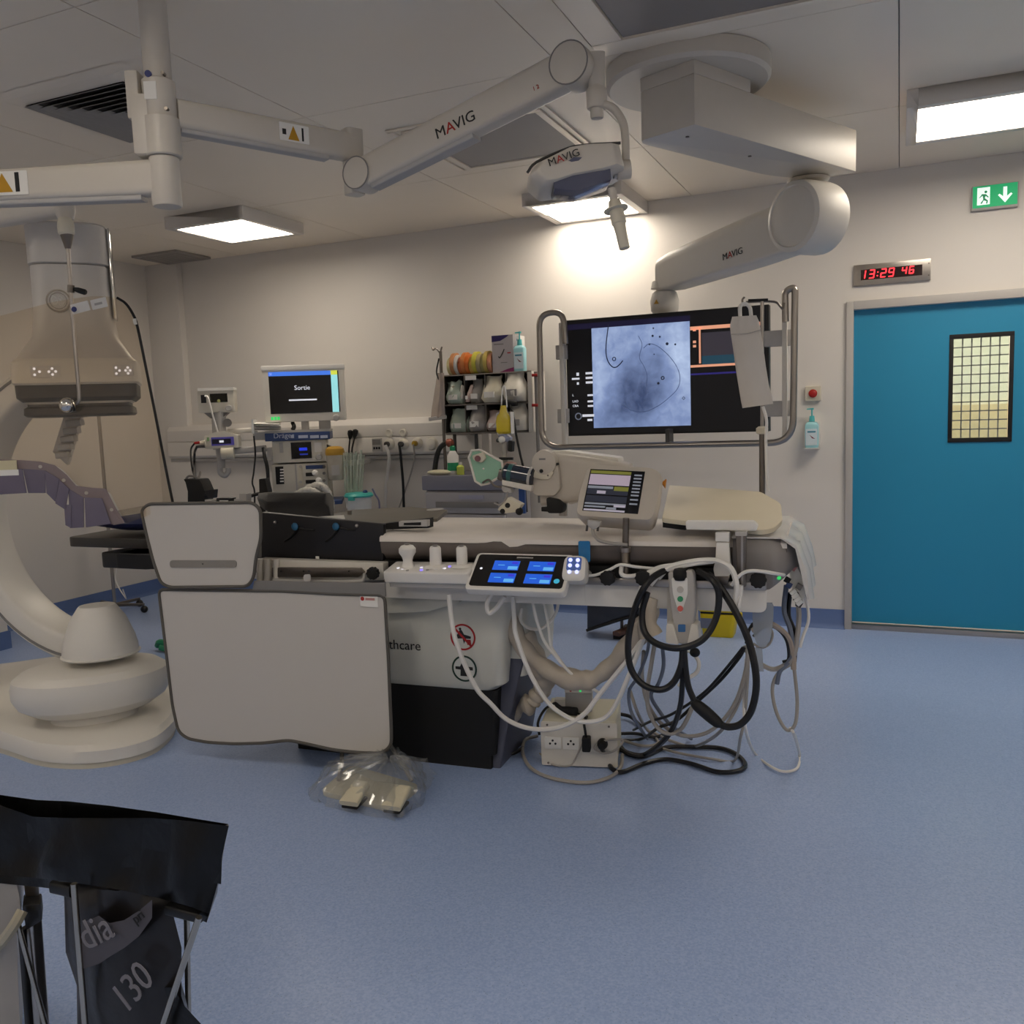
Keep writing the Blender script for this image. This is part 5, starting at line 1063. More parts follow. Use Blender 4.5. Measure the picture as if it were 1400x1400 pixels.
obj('mint_mount', bar(B(), UT(683, 648, o), UT(690, 650, o), .05, .06, .04, .04), mSteelD, ij)
obj('valve_block', prism(B(), rnd([UT(684, 664, o-.02), UT(698, 668, o-.02), UT(700, 674, o-.02), UT(688, 673, o-.02)], .004), TV*.04), mGrey, ij)
obj('tubing', tube(B(), [UT(686, 666, o-.02), UT(676, 664, o-.03), UT(668, 656, o-.03), UT(660, 660, o-.02)], .005), mSteelD, ij); obj('tubing', tube(B(), [UT(694, 672, o-.02), UT(692, 682, o-.02), UT(684, 690, o-.02), UT(676, 688, o)], .004), mCableG, ij)
obj('lower_gear', prism(B(), rnd([UT(680, 697, o-.02), UT(694, 680, o-.02), UT(713, 690, o-.02), UT(706, 700, o-.02), UT(690, 702, o-.02)], .004), TV*.05), mBeige, ij, bevel=.003)
for x, y in ((694, 691), (687, 699)): obj('gear_hole', cyl(B(), UT(x, y, o-.02), UT(x, y, o-.024), .012, seg=12), mBlackM, ij)
obj('gear_foot', ball(B(), UT(710, 699, o-.01), .018), mBlackM, ij)
obj('mount_stem', cyl(B(), UT(770, 684, io), UT(770, 705, io), .02), mSteel, ij); obj('blue_strut', prism(B(), [UT(709, 667, io), UT(717, 667, io), UT(718, 702, io), UT(710, 702, io)], TV*.02), mat('strut_blue', '#2c55a3', .4), ij)
# dark plug under the injector
pk = thing('black_power_brick', 'black rounded power pack hanging below the injector arm', 'power pack', UT(760, 700, io-.1))
obj('pack_body', prism(B(), rnd([UT(746, 680, io-.1), UT(764, 683, io-.1), UT(771, 692, io-.1), UT(769, 702, io-.1), UT(748, 702, io-.1)], .014), TV*.06), mBlackM, pk, bevel=.008); obj('pack_plug', bar(B(), UT(741, 696, io-.08), UT(750, 696, io-.08), .02, .024, .02, .02), mBlackM, pk)
# drip bag with yellow fluid above the injector
db = thing('pressure_bag', 'clear pressure bag of yellow fluid hanging above the injector', 'drip bag', UT(690, 600, io))
f = Fr(UT(690, 593, io), TU, (0, 0, 1)); mYl = mat('yellow_fluid', '#c9b21a', .25, var=.15, scale=12, spec=.6)
rg = []
for z, k, d_ in ((0, .8, .4), (.01, 1, 1), (.06, 1, 1), (.08, .9, .8), (.10, .5, .6), (.13, .35, .35)): rg.append(rnd([f.p(-.036*k, z, -.018*d_), f.p(.030*k, z, -.018*d_), f.p(.030*k, z, .018*d_), f.p(-.036*k, z, .018*d_)], .008*d_, 3))
obj('fluid_pouch', loft(B(), rg), mYl, db); obj('clear_sleeve', f.rect(-.046, .042, -.005, .10, -.022, -.019, .01), thin_clear('sleeve_film', '#eef0ee', .12, .1, .2), db); obj('bag_edge', f.rect(.034, .046, 0, .10, -.006, .008, .004), mPaper, db)
obj('hanging_loop', tube(B(), [f.p(-.012, .12), f.p(-.004, .20), f.p(.004, .22), f.p(.012, .20), f.p(.016, .12)], .003), mPaper, db)
obj('transducer', prism(B(), rnd([UT(681, 596, io), UT(690, 593, io), UT(698, 598, io), UT(696, 606, io), UT(684, 604, io)], .006), TV*.03), mat('blue_white_plastic', '#8f97b0', .3, var=.3, scale=40), db); obj('spike_clamp', ball(B(), UT(686, 601, io-.02), .016), mPaper, db); obj('spike_clamp', ball(B(), UT(681, 602, io-.02), .010), mDark, db)
obj('drip_chamber', cyl(B(), UT(690, 604, io), UT(690, 622, io), .016, .012), mCableG, db); obj('black_pump', prism(B(), rnd([UT(695, 602, io-.02), UT(701, 603, io-.02), UT(700, 618, io-.02), UT(694, 617, io-.02)], .006), TV*.03), mBlackM, db)
obj('drip_line', cyl(B(), UT(690, 622, io), UT(690, 634, io), .012, .014), mCableG, db); obj('black_crossbar', bar(B(), UT(683, 627, io-.02), UT(701, 627, io-.02), .012, .012, .02, .02), mBlackM, db); obj('pink_cap', ball(B(), UT(697, 636, io-.01), .026, (1.4, .7, .7)), mat('pink_cap', '#c49a94', .5), db)
# ------------------------------------------------------------------ injector display
do = .0
di = thing('injector_display', 'tilted putty-grey injector display on a steel post', 'display', UT(855, 795, -.05))
b0, b1, t0_ = UT(786, 704, -.02), UT(893, 711, -.02), UT(816, 635, .12)
fD = Fr(b0, b1-b0, t0_-b0); dw, dh_ = (b1-b0).length, (t0_-b0).dot(fD.v)
out = [(.0, .01), (.02, -.006), (dw-.01, -.006), (dw+.005, .02), (dw+.012, dh_*.55), (dw+.005, dh_*.9), (dw-.03, dh_), (.03, dh_+.004), (.008, dh_*.92), (-.006, dh_*.4)]
rg = []
for z, k in ((-.13, .80), (-.10, .93), (-.03, 1), (-.008, .985), (0, .96)):
    rg.append([fD.p(dw/2+(p.x-dw/2)*k, dh_/2+(p.y-dh_/2)*k, z) for p in rnd([Vector((x, y, 0)) for x, y in out], .03, 5)])
obj('casing', loft(B(), rg), mInj, di)
sx0, sx1, sy0, sy1 = .085*dw, .80*dw, .09*dh_, .90*dh_
sc = obj('screen', fD.rect(sx0, sx1, sy0, sy1, -.001, .002), mat('display_black', '#15151a', .2, var=0), di)
cS = {'w': glow('disp_white', '#b9b4c4', .35), 'p': glow('disp_pink', '#b7a9bb', .35), 'd': glow('disp_dark', '#262a38', .4), 'y': glow('disp_olive', '#7a7c36', .35), 'g': glow('disp_grey', '#7d828c', .5)}
def dr_(x0, x1, y0, y1, k, nm='screen_field'): obj(nm, fD.rect(sx0+(sx1-sx0)*x0, sx0+(sx1-sx0)*x1, sy0+(sy1-sy0)*y0, sy0+(sy1-sy0)*y1, .002, .0028 if k != 'd' else .0025), cS[k], sc)
dr_(.02, .76, .63, .88, 'p'); dr_(.02, .76, .9, .97, 'y'); dr_(.02, .48, .54, .60, 'g'); dr_(.5, .76, .50, .6, 'y'); dr_(.02, .76, .40, .53, 'd'); dr_(.2, .36, .42, .49, 'w'); dr_(.02, .76, .22, .37, 'd'); dr_(.02, .76, .16, .20, 'g'); dr_(.55, .76, .12, .18, 'w'); dr_(.02, .4, .09, .13, 'g'); dr_(.42, .6, .06, .11, 'g'); dr_(.02, .76, .01, .05, 'w')
for y in (.88, .80, .72, .64, .56, .48, .40, .30, .20): dr_(.82, .96, y, y+.035, 'g', 'menu_key')
obj('warning_triangle', fD.poly([(dw+.004, dh_*.78), (dw+.02, dh_*.70), (dw+.02, dh_*.86)], -.045, -.03), mat('warning_orange', '#c07a1e', .5), di)
obj('post', cyl(B(), UT(856, 708, -.03), UT(855, 758, -.03), .013), mSteelD, di); obj('post_sleeve', cyl(B(), UT(855, 752, -.03), UT(855, 795, -.05), .019), mSteelD, di); obj('post_collar', lathe(B(), UT(855, 752, -.03), (0, 0, 1), [(.016, -.01), (.022, -.006), (.022, .01), (.016, .014)]), mSteel, di)
pl_ = thing('serial_plug', 'grey multi-pin plug with two thumbscrews below the display', 'plug', UT(812, 720, -.03))
obj('plug_body', prism(B(), rnd([UT(803, 711, -.04), UT(821, 713, -.04), UT(820, 719, -.04), UT(813, 724, -.04), UT(807, 722, -.04), UT(803, 718, -.04)], .004), TV*.03), mGrey, pl_, bevel=.003)
for x in (802, 817): obj('thumbscrew', cyl(B(), UT(x+1, 718, -.03), UT(x, 726, -.03), .005, seg=8), mDark, pl_)
obj('lead', tube(B(), [UT(810, 722, -.03), UT(812, 731, -.04), UT(820, 739, -.05), UT(838, 743, -.055), UT(858, 745, -.055)], .007), mCableG, pl_)
# ------------------------------------------------------------------ beige arm board and its bracket
bb_ = thing('beige_arm_board', 'cream arm board with clipped corner lying on the foot end', 'arm board', UT(990, 725, .0))
pb = [UT(915, 663, .5), UT(1040, 672, .5), UT(1066, 687, .36), UT(1070, 710, .1), UT(1058, 721, -.0), UT(1040, 724, -.03), UT(905, 708, -.0)]
n_ = (pb[1]-pb[5]).cross(pb[6]-pb[5]).normalized(); n_ = n_ if n_.z > 0 else -n_
pb = [UP(x, y, pb[5], n_) for x, y in ((915, 663), (1040, 672), (1068, 688), (1070, 711), (1058, 722), (1040, 725), (905, 708))]
obj('board', prism(B(), rnd(pb, [.01, .02, .04, .03, .03, .02, .02]), n_*-.02), mat('board_cream', '#d6ccb4', .5, var=.03, scale=10), bb_, bevel=.004)
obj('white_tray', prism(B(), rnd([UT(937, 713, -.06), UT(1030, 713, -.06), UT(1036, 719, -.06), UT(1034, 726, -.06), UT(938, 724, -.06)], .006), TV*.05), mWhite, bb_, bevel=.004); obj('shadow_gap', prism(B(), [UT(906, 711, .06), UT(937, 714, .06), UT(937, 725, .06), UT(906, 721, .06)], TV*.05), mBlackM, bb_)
br = thing('white_bracket', 'white hinged plastic bracket holding the arm board to the rail', 'bracket', UT(988, 795, -.1))
obj('upper_hinge', prism(B(), rnd([UT(978, 728, -.08), UT(997, 728, -.08), UT(997, 741, -.08), UT(978, 740, -.08)], .004), TV*.04), mWhite, br, bevel=.003)
obj('bracket_plate', prism(B(), rnd([UT(979, 742, -.085), UT(997, 742, -.085), UT(998, 765, -.085), UT(1000, 778, -.085), UT(996, 792, -.085), UT(978, 792, -.085), UT(975, 778, -.085), UT(978, 765, -.085)], .006), TV*.03), mWhite, br, bevel=.004); obj('steel_jaw', prism(B(), [UT(977, 788, -.09), UT(998, 788, -.09), UT(994, 800, -.09), UT(981, 800, -.09)], TV*.03), mSteelD, br, bevel=.003)
ps = thing('steel_rail_post', 'stout steel post clamped to the rail beside the white bracket', 'post', UT(1013, 805, -.09))
obj('post_tube', prism(B(), rnd([UT(1006, 728, -.09), UT(1020, 728, -.09), UT(1020, 803, -.09), UT(1007, 803, -.09)], .006), TV*.03), mSteelD, ps, bevel=.006); obj('post_slot', prism(B(), [UT(1013, 730, -.094), UT(1016, 730, -.094), UT(1016, 802, -.094), UT(1013, 802, -.094)], TV*.006), mSteel, ps); obj('post_cap', prism(B(), [UT(1005, 727, -.095), UT(1021, 727, -.095), UT(1021, 733, -.095), UT(1005, 733, -.095)], TV*.04), mGrey, ps, bevel=.003)
# ------------------------------------------------------------------ drip pole on the far rail and white pouch
po_ = .62
ip = thing('table_drip_pole', 'steel drip pole with wire hooks fixed to the far table rail', 'drip pole', UT(1043, 672, po_))
pt = UT(1042, 412, po_); pb0 = UT(1042, 690, po_)
obj('lower_pole', cyl(B(), Vector((pb0.x, pb0.y, .95)), UT(1042, 590, po_), .013), mSteelD, ip); obj('upper_pole', cyl(B(), UT(1042, 590, po_), pt, .008), mSteel, ip); obj('clutch', lathe(B(), UT(1042, 589, po_), (0, 0, 1), [(.015, -.015), (.026, -.01), (.026, .012), (.015, .02)]), mBeige, ip)
obj('cross_bar', tube(B(), [UT(1020, 413, po_), UT(1042, 412, po_), UT(1060, 413, po_), UT(1066, 418, po_), UT(1070, 422, po_), UT(1072, 414, po_)], .005), mSteelD, ip); obj('black_top', bar(B(), UT(1023, 411, po_), UT(1050, 410, po_), .012, .012, .015, .015), mBlackM, ip)
obj('hook', tube(B(), [UT(1022, 413, po_), UT(1012, 417, po_), UT(1010, 424, po_), UT(1014, 426, po_)], .0045), mSteelD, ip); obj('hook', tube(B(), [UT(1018, 406, po_), UT(1015, 410, po_), UT(1016, 418, po_)], .0045), mSteelD, ip)
obj('clamp', box(B(), Vector((pb0.x, pb0.y, .93)), (.06, .05, .08)), mBlack, ip, bevel=.006)
wb = thing('white_pouch', 'crumpled white cloth pouch hanging tilted from the drip pole hook', 'pouch', UT(1030, 558, po_-.05))
rg = []
ed = [(1001, 1034, 433, 431), (998, 1038, 445, 440), (999, 1040, 456, 452), (1002, 1043, 475, 470), (1006, 1047, 505, 500), (1010, 1051, 530, 525), (1013, 1055, 548, 540), (1015, 1057, 558, 552)]
for k, (x0, x1, y0, y1) in enumerate(ed):
    b_ = .008 if k < 2 else .02; q = []
    for i in range(13):
        t = i/12; x, y = x0+(x1-x0)*t, y0+(y1-y0)*t; q.append(UT(x, y, po_-.04-b_*math.sin(math.pi*t)-.003*math.sin(k*2.1+i*1.7)))
    for i in range(12, -1, -1):
        t = i/12; x, y = x0+(x1-x0)*t, y0+(y1-y0)*t; q.append(UT(x, y, po_-.03+b_*math.sin(math.pi*t)))
    rg.append(q)
obj('cloth_body', loft(B(), rg), mat('pouch_cloth', '#d3cdc6', .6, var=.04, scale=12, bump=.2), wb, smooth=70); obj('hanger_loop', tube(B(), [UT(1012, 434, po_-.03), UT(1012, 420, po_-.02), UT(1018, 415, po_-.02), UT(1025, 420, po_-.02), UT(1027, 432, po_-.03)], .008, 8), mPaper, wb)
obj('seam', tube(B(), [UT(999, 457, po_-.066), UT(1020, 456, po_-.068), UT(1040, 451, po_-.06)], .002, 5), mGrey, wb)
cable([UT(1043, 556, po_-.02), UT(1048, 575, po_-.03), UT(1047, 600, po_-.02), UT(1048, 640, po_-.02), UT(1050, 672, po_-.03)], .007, mCableW, 'drip_tube', 'white tube hanging from the pouch along the pole')

# ================================================================== ANAESTHESIA MACHINE
YA = 5.72
AU = Vector((math.cos(.56), math.sin(.56), 0)); AV = Vector((-AU.y, AU.x, 0)); ROT = True      # the machine is turned to face the table
def AP(x, y, o=0): return UP(x, y, Vector((-4.30, YA, 0))+AV*o, AV)
def V(x, y, o=0): return AP(x, y, o)
def FA(y0=YA): return Fr(Vector((-4.30, YA, 0))+AV*(y0-YA), AU, (0, 0, 1)) if ROT else Fr((0, y0, 0), (1, 0, 0), (0, 0, 1))
def rpx(x0, x1, y0, y1, Y, z0=0, z1=.02, r=0):
    """upright box at depth Y whose front spans the given sight lines; z0, z1 depth behind / before that plane"""
    f_ = FA(Y); P_ = (lambda x, y: AP(x, y, Y-YA)) if ROT else (lambda x, y: U(x, y, Y=Y))
    a, b = (P_(x0, (y0+y1)/2)-f_.o).dot(f_.u), (P_(x1, (y0+y1)/2)-f_.o).dot(f_.u); xm = (x0+x1)/2
    return f_.rect(a, b, P_(xm, y1).z, P_(xm, y0).z, z0, z1, r)
def abox(x0, x1, t0, t1, z0, z1):
    """box in the machine's own frame: x along its front, t towards the wall"""
    return FA(YA).rect(x0, x1, z0, z1, -t1, -t0)
def apos(x, t, z): return FA(YA).p(x, z, -t)
mAn = mat('machine_cream', '#d4cfc2', .45, var=.03)
am = thing('anaesthesia_machine', 'cream anaesthesia machine with blue shelf band and ventilator screen', 'medical machine', (AP(410, 640).x, AP(410, 640).y, 0))
fa0 = FA(YA); ax0, ax1 = (V(370, 640)-fa0.o).dot(AU), (V(449, 640)-fa0.o).dot(AU)
obj('cabinet', abox(ax0, ax1, .05, .5, .14, V(410, 634).z), mAn, am, bevel=.01)
obj('column', abox(ax0+.02, ax1-.02, .12, .45, V(410, 634).z, V(410, 600).z), mAn, am)
for x in (ax0+.06, ax1-.06):
    for y in (.12, .44): obj('castor', cyl(B(), apos(x-.02, y, .06), apos(x+.02, y, .06), .06, seg=16), mBlack, am); obj('castor_fork', abox(x-.03, x+.03, y-.03, y+.03, .1, .15), mGrey, am)
obj('base', abox(ax0-.04, ax1+.04, 0, .52, .10, .16), mMid, am, bevel=.02)
obj('work_shelf', abox(ax0-.05, ax1+.10, -.18, .2, V(410, 684).z-.03, V(410, 684).z), mBlue, am, bevel=.008)
bd = obj('blue_band', rpx(362, 451, 591, 602, YA-.06, -.45, 0, .006), mBlue, am, bevel=.004)
f = FA(YA-.06); p = AP(374, 600, -.06)
text('Dräger', f, (p-f.o).dot(f.u), p.z+.004, .003, .055, mat('band_print', '#b9c2d6', .5), bd)
for x0, x1 in ((398, 402), (408, 421), (424, 436), (438, 448)): obj('band_print', rpx(x0, x1, 595, 599, YA-.06, 0, .002), MATS['band_print'], bd)
obj('shelf_top', rpx(362, 451, 588, 591, YA-.06, -.45, .0), mGrey, am)
vu = obj('ventilator_unit', rpx(372, 447, 602, 632, YA-.03, -.3, 0, .006), mAn, am, bevel=.006)
obj('ventilator_screen', rpx(398, 426, 604.5, 627, YA-.03, 0, .004), mat('vent_black', '#0c0d12', .2, var=0), vu); obj('screen_line', rpx(409, 420, 612, 616, YA-.03, .004, .006), glow('vent_blue', '#2035c8', .9), vu); obj('screen_line', rpx(410, 421, 620, 622, YA-.03, .004, .006), glow('vent_blue2', '#1c2c90', .6), vu)
obj('button_column', rpx(382, 387, 605, 619, YA-.03, 0, .006), mGrey, vu); obj('rotary_knob', lathe(B(), AP(436, 625, -.03), -AV, [(.025, 0), (.024, .02), (.02, .026)]), mGrey, vu)
obj('button_column', rpx(430, 440, 605, 618, YA-.03, 0, .004), mWhite, vu)
lu = obj('lower_unit', rpx(373, 448, 634, 672, YA-.02, -.25, 0, .004), mAn, am, bevel=.005)
obj('dark_slot', rpx(377, 388, 638, 662, YA-.02, 0, .003), mBlackM, lu)
for k in range(5): obj('slot_tube', rpx(383, 388, 641+4*k, 643+4*k, YA-.02, .003, .008), mPaper, lu)
obj('seam', rpx(404, 406, 634, 672, YA-.02, 0, .003), mGrey, lu); obj('gauge_column', rpx(408, 414, 636, 664, YA-.02, 0, .006), mBeige, lu)
for y in (638, 659): obj('gauge', cyl(B(), AP(411, y, -.02), AP(411, y, -.045), .012, seg=14), mGrey, lu)
for k, (y, m_) in enumerate(((636, mBlue), (646, mBlackM), (656, mBlackM))): dwr = obj('drawer_slot', rpx(418, 432 if k else 444, y, y+5, YA-.02, 0, .004), m_, lu)
for y in (638, 647, 657): obj('drawer_knob', ball(B(), AP(443, y, -.025), .012), mMid, lu)
obj('left_handle', rpx(365, 372, 612, 630, YA-.06, -.1, 0, .006), mGrey, am, bevel=.004); obj('side_cable', tube(B(), [V(360, 612, -.1), V(362, 625, -.12), V(366, 645, -.12), V(367, 690, -.1), V(366, 720, -.1)], .014), mCableB, am)
for k, (x, y) in enumerate(((432, 647), (437, 657))): obj('breathing_valve', lathe(B(), AP(x, y, -.1-.02*k), (.3, -1, .2), [(.014, 0), (.022, .01), (.022, .03), (.012, .04)]), mWhite, am)
# breathing hoses and face mask
bh = thing('breathing_hose', 'clear ribbed breathing hose draped in front of the machine', 'hose', V(440, 690, -.3))
for pts in ([V(420, 668, -.2), V(436, 663, -.3), V(448, 672, -.32), V(453, 690, -.3), V(450, 705, -.28)], [V(405, 676, -.2), V(420, 670, -.3), V(434, 675, -.32), V(444, 690, -.3)]):
    obj('hose', tube(B(), pts, lambda t: .024+.003*(int(t*80) % 2), 10, 16), mat('clear_hose', '#c9c6bf', .25, var=.1, spec=.6), bh)
# monitor on top
YM = YA-.02
mo = thing('anaesthesia_monitor', 'wide patient monitor with mostly black screen on top of the anaesthesia machine', 'monitor', AP(418, 588, -.02))
g0 = AP(362, 578, -.02); g1 = AP(474, 575, -.02); g2 = AP(360, 501, -.02); fM = Fr(g0, AU, (0, 0, 1)); mw = (g1-g0).length; mh = g2.z-g0.z
obj('casing', fM.rect(0, mw, 0, mh, -.09, 0, .015), mWarm, mo, bevel=.008); obj('top_cap', fM.rect(-.005, mw+.005, mh-.035, mh+.004, -.09, .008, .01), mWhite, mo, bevel=.006)
sc = obj('screen', fM.rect(.05, mw-.045, .065, mh-.045, 0, .003), mat('monitor_black', '#0d0d10', .2, var=0), mo)
def mr(x0, x1, y0, y1, m_, nm='screen_field'): obj(nm, fM.rect(.05+(mw-.095)*x0, .05+(mw-.095)*x1, .065+(mh-.11)*y0, .065+(mh-.11)*y1, .003, .005), m_, sc)
mr(0, .89, .9, 1, glow('bar_blue', '#3f72d8', .8)); mr(.89, .985, 0, .9, glow('bar_cyan', '#8fd3d8', .8)); mr(.89, .985, .9, 1, glow('bar_yellow', '#c6cf4a', .8)); mr(.27, .67, .30, .335, mWh); mr(.02, .05, .92, .98, mWh)
text('Sortie', fM, .05+(mw-.095)*.47, .065+(mh-.11)*.56, .004, .05, mWh, sc, align='CENTER')
for k in range(3): obj('green_led', fM.rect(.05+.024*k, .068+.024*k, .018, .042, 0, .003), glow('led_green', '#35c060', .9), mo)
obj('knob', lathe(B(), fM.p(mw-.08, .02, 0), fM.w, [(.026, 0), (.026, .02), (.02, .026)]), mGrey, mo); obj('stand', rpx(412, 422, 570, 589, YM+.04, -.04, 0), mGrey, mo)
obj('stand_wedge', rpx(436, 452, 573, 590, YM+.05, -.05, .0, .006), mGrey, mo); obj('stand_cable', tube(B(), [V(400, 578, .03), V(402, 583, 0), V(400, 588, 0)], .016), mCableB, mo)
pp = thing('paper_stack', 'loose white papers in a tray beside the monitor stand', 'papers', V(362, 590, -.05))
random.seed(5)
for k in range(5):
    z = V(362, 588-k*2.2).z; w0 = (V(346, 588)-fa0.o).dot(AU); obj('sheet', prism(B(), [apos(w0+random.uniform(0, .04), -.1, z), apos(w0+.2+random.uniform(0, .03), -.12+random.uniform(0, .03), z-.01), apos(w0+.2, .12, z+.004), apos(w0+.02, .1, z+.012)], (0, 0, .003)), mPaper, pp)
obj('tray_side', rpx(344, 347, 573, 593, YA-.1, -.2, 0), mat('clear_white', '#dcdedd', .2, spec=.7), pp); obj('tray_base', rpx(346, 364, 591, 601, YA-.04, -.15, 0, .006), mGrey, pp)
# arm to the left with small monitor and syringe pump
sa_ = thing('equipment_arm', 'grey swivel arm carrying pump and small monitor', 'support arm', V(345, 620))
obj('horizontal_arm', bar(B(), V(318, 617), V(364, 613), .05, .05, .04, .04), mGrey, sa_); obj('upright', bar(B(), V(299, 562), V(300, 615), .10, .08, .08, .08, up=(1, 0, 0)), mGrey, sa_); obj('arm_joint', cyl(B(), V(311, 578, -.04), V(311, 578, .04), .032), mMid, sa_)
obj('lower_arm', bar(B(), V(301, 612), V(303, 640), .06, .045, .06, .05, up=(1, 0, 0)), mGrey, sa_); obj('hook', tube(B(), [V(301, 632), V(301, 645), V(307, 650), V(312, 645), V(312, 640)], .022, 8), mGrey, sa_); obj('side_drum', cyl(B(), V(303, 620, -.07), V(320, 619, -.07), .045), mBeige, sa_)
obj('wall_link', bar(B(), V(312, 590, .05), V(346, 588, .05), .04, .04, .04, .04), mWarm, sa_)
sm = thing('small_monitor', 'small cream monitor with dark display mounted on the swivel arm', 'monitor', V(295, 563))
obj('casing', rpx(270, 320, 533, 564, YA-.05, -.16, 0, .01), mAn, sm, bevel=.006); obj('top_cover', rpx(270, 319, 530, 534, YA-.06, -.16, 0, .004), mWhite, sm)
obj('display', rpx(287, 311, 538, 550, YA-.05, 0, .003), mat('lcd_dark', '#17160f', .2, var=0), sm); obj('display_glow', cyl(B(), AP(299, 548, -.053), AP(299, 548, -.055), .012, seg=16), glow('lcd_green', '#7d7a4c', .5), sm); obj('dark_connector', rpx(275, 282, 540, 551, YA-.05, 0, .008), mBlackM, sm)
obj('rotary_knob', lathe(B(), AP(313, 558, -.05), -AV, [(.025, 0), (.024, .018), (.02, .022)]), mGrey, sm); obj('mount', prism(B(), [V(278, 564, -.03), V(312, 564, -.03), V(303, 572, -.03), V(288, 572, -.03)], AV*.1), mMid, sm); obj('flex_lead', tube(B(), [V(280, 541, -.07), V(285, 545, -.08), V(290, 565, -.08), V(296, 585, -.07), V(298, 592, -.06)], .007), mCableW, sm)
sy = thing('syringe_pump', 'cream syringe pump with a purple screen on the swivel arm', 'pump', V(303, 613))
obj('casing', rpx(279, 326, 595, 613, YA-.08, -.14, 0, .012), mAn, sy, bevel=.006); obj('lid', prism(B(), rnd([V(282, 596, -.08), V(293, 591, -.08), V(306, 589, -.08), V(318, 593, -.08), V(326, 597, -.08)], .01), AV*.12), mAn, sy)
obj('screen', rpx(289, 320, 597.5, 609, YA-.08, 0, .004), glow('pump_violet', '#3a3470', .55), sy); obj('screen_dark', rpx(290, 316, 600, 607, YA-.08, .004, .005), mat('pump_dark', '#12122c', .3), sy); obj('screen_text', rpx(300, 306, 602, 605, YA-.08, .005, .006), mWh, sy); obj('green_key', rpx(283, 286, 598, 603, YA-.08, 0, .004), mat('key_green', '#7aa06a', .5), sy)
obj('connector', bar(B(), V(272, 607, -.1), V(281, 606, -.1), .04, .05, .04, .05), mBeige, sy); obj('red_plug', bar(B(), V(266, 606, -.12), V(273, 605, -.12), .018, .02, .02, .02), mRed, sy); obj('dark_plug', bar(B(), V(268, 611, -.12), V(280, 610, -.12), .02, .025, .02, .025), mDark, sy)
cable([V(266, 606, -.12), V(261, 615, -.14), V(262, 635, -.2), V(266, 652, -.4), UT(268, 655, .37)], .007, mCableB, 'pump_lead', 'thin black lead hanging from the red plug into the pouch'); cable([V(269, 611, -.13), V(266, 620, -.14), V(266, 640, -.25), UT(267, 655, .38)], .009, mCableB, 'pump_lead', 'thicker black lead hanging from the pump into the pouch')
cable([V(347, 596, -.1), V(349, 620, -.1), V(347, 645, -.1), V(345, 660, -.12), V(348, 672, -.1), V(348, 700, -.1)], .007, mCableB, 'hanging_cable', 'thin black cord hanging below the paper tray')
# suction jar
sj = thing('suction_jar', 'clear suction jar with a mustard yellow lid beside the machine', 'jar', V(460, 660, -.05)); b0 = V(460, 656, -.05)
jh = V(460, 622, -.05).z-b0.z
obj('jar', lathe(B(), b0, (0, 0, 1), [(.055, 0), (.06, .01), (.068, jh*.95), (.068, jh)], 28), mat('jar_clear', '#b9b3a6', .25, var=.1, spec=.6), sj); obj('lid', lathe(B(), b0+Vector((0, 0, jh)), (0, 0, 1), [(.073, 0), (.076, .02), (.07, .05), (.05, .065), (.02, .07)], 28), mat('lid_mustard', '#b38a2a', .45, var=.04), sj)
obj('scale_label', Fr(b0, AU, (0, 0, 1)).rect(-.03, .03, .04, .12, .062, .069), mGrey, sj); obj('spout', bar(B(), b0+Vector((-.03, 0, jh+.06)), b0+Vector((-.09, 0, jh+.08)), .02, .02, .02, .02), mDark, sj); obj('wall_bracket', boxr(b0.x-.02, b0.x+.02, b0.y+.05, YB-.12, b0.z+.1, b0.z+.14), mGrey, sj)
# sheaf of clear catheters
cs_ = thing('catheter_sheaf', 'sheaf of clear greenish suction catheters in a holder', 'catheters', V(482, 690, -.1)); random.seed(11)
mClr = thin_clear('clear_tube', '#eef3ec', .10, .1, .30, '#dfe7dc')
for k in range(9):
    x0, x1 = 474+2.2*k, 470+3.4*k; obj('catheter', tube(B(), [V(x0, 694, -.1), V(x0+(x1-x0)*.5+random.uniform(-1, 1), 655, -.1+.01*(k % 3)), V(x1, 618+random.uniform(-3, 4), -.08)], .009, 6, 4), mClr, cs_)
obj('holder', lathe(B(), V(482, 694, -.1), (0, 0, 1), [(.05, 0), (.055, .08)], 20), mWhite, cs_)
# teal lidded bin
tb = thing('teal_lid_bin', 'small clear waste tub with teal lid behind the table', 'tub', V(492, 705, -.15)); b0 = V(492, 704, -.15)
th2 = V(492, 679, -.15).z-b0.z
obj('tub', lathe(B(), b0, (0, 0, 1), [(.085, 0), (.09, .01), (.10, th2)], 28), mat('tub_clear', '#d6d8d6', .3, var=.05), tb); obj('lid', lathe(B(), b0+Vector((0, 0, th2)), (0, 0, 1), [(.11, 0), (.115, .012), (.10, .03), (.03, .036)], 28), mTeal, tb); obj('lid_latch', boxr(b0.x-.02, b0.x+.03, b0.y-.12, b0.y-.1, b0.z+th2-.02, b0.z+th2+.01), mTeal, tb); obj('lid_grip', ball(B(), b0+Vector((.06, 0, th2+.035)), .02), mBlue, tb)
obj('stand_leg', cyl(B(), (b0.x, b0.y, 0), b0, .03), mGrey, tb); obj('stand_foot', cyl(B(), (b0.x, b0.y, 0), (b0.x, b0.y, .02), .16), mGrey, tb)
obj('sample_tube', tube(B(), [V(509, 668, -.15), V(513, 676, -.15), V(518, 685, -.15), V(519, 700, -.15)], .007), mat('violet_tube', '#7a7898', .4, var=.2, scale=20), None, label='thin violet and pink tube curling beside the teal tub', cat='tube')

ROT = False
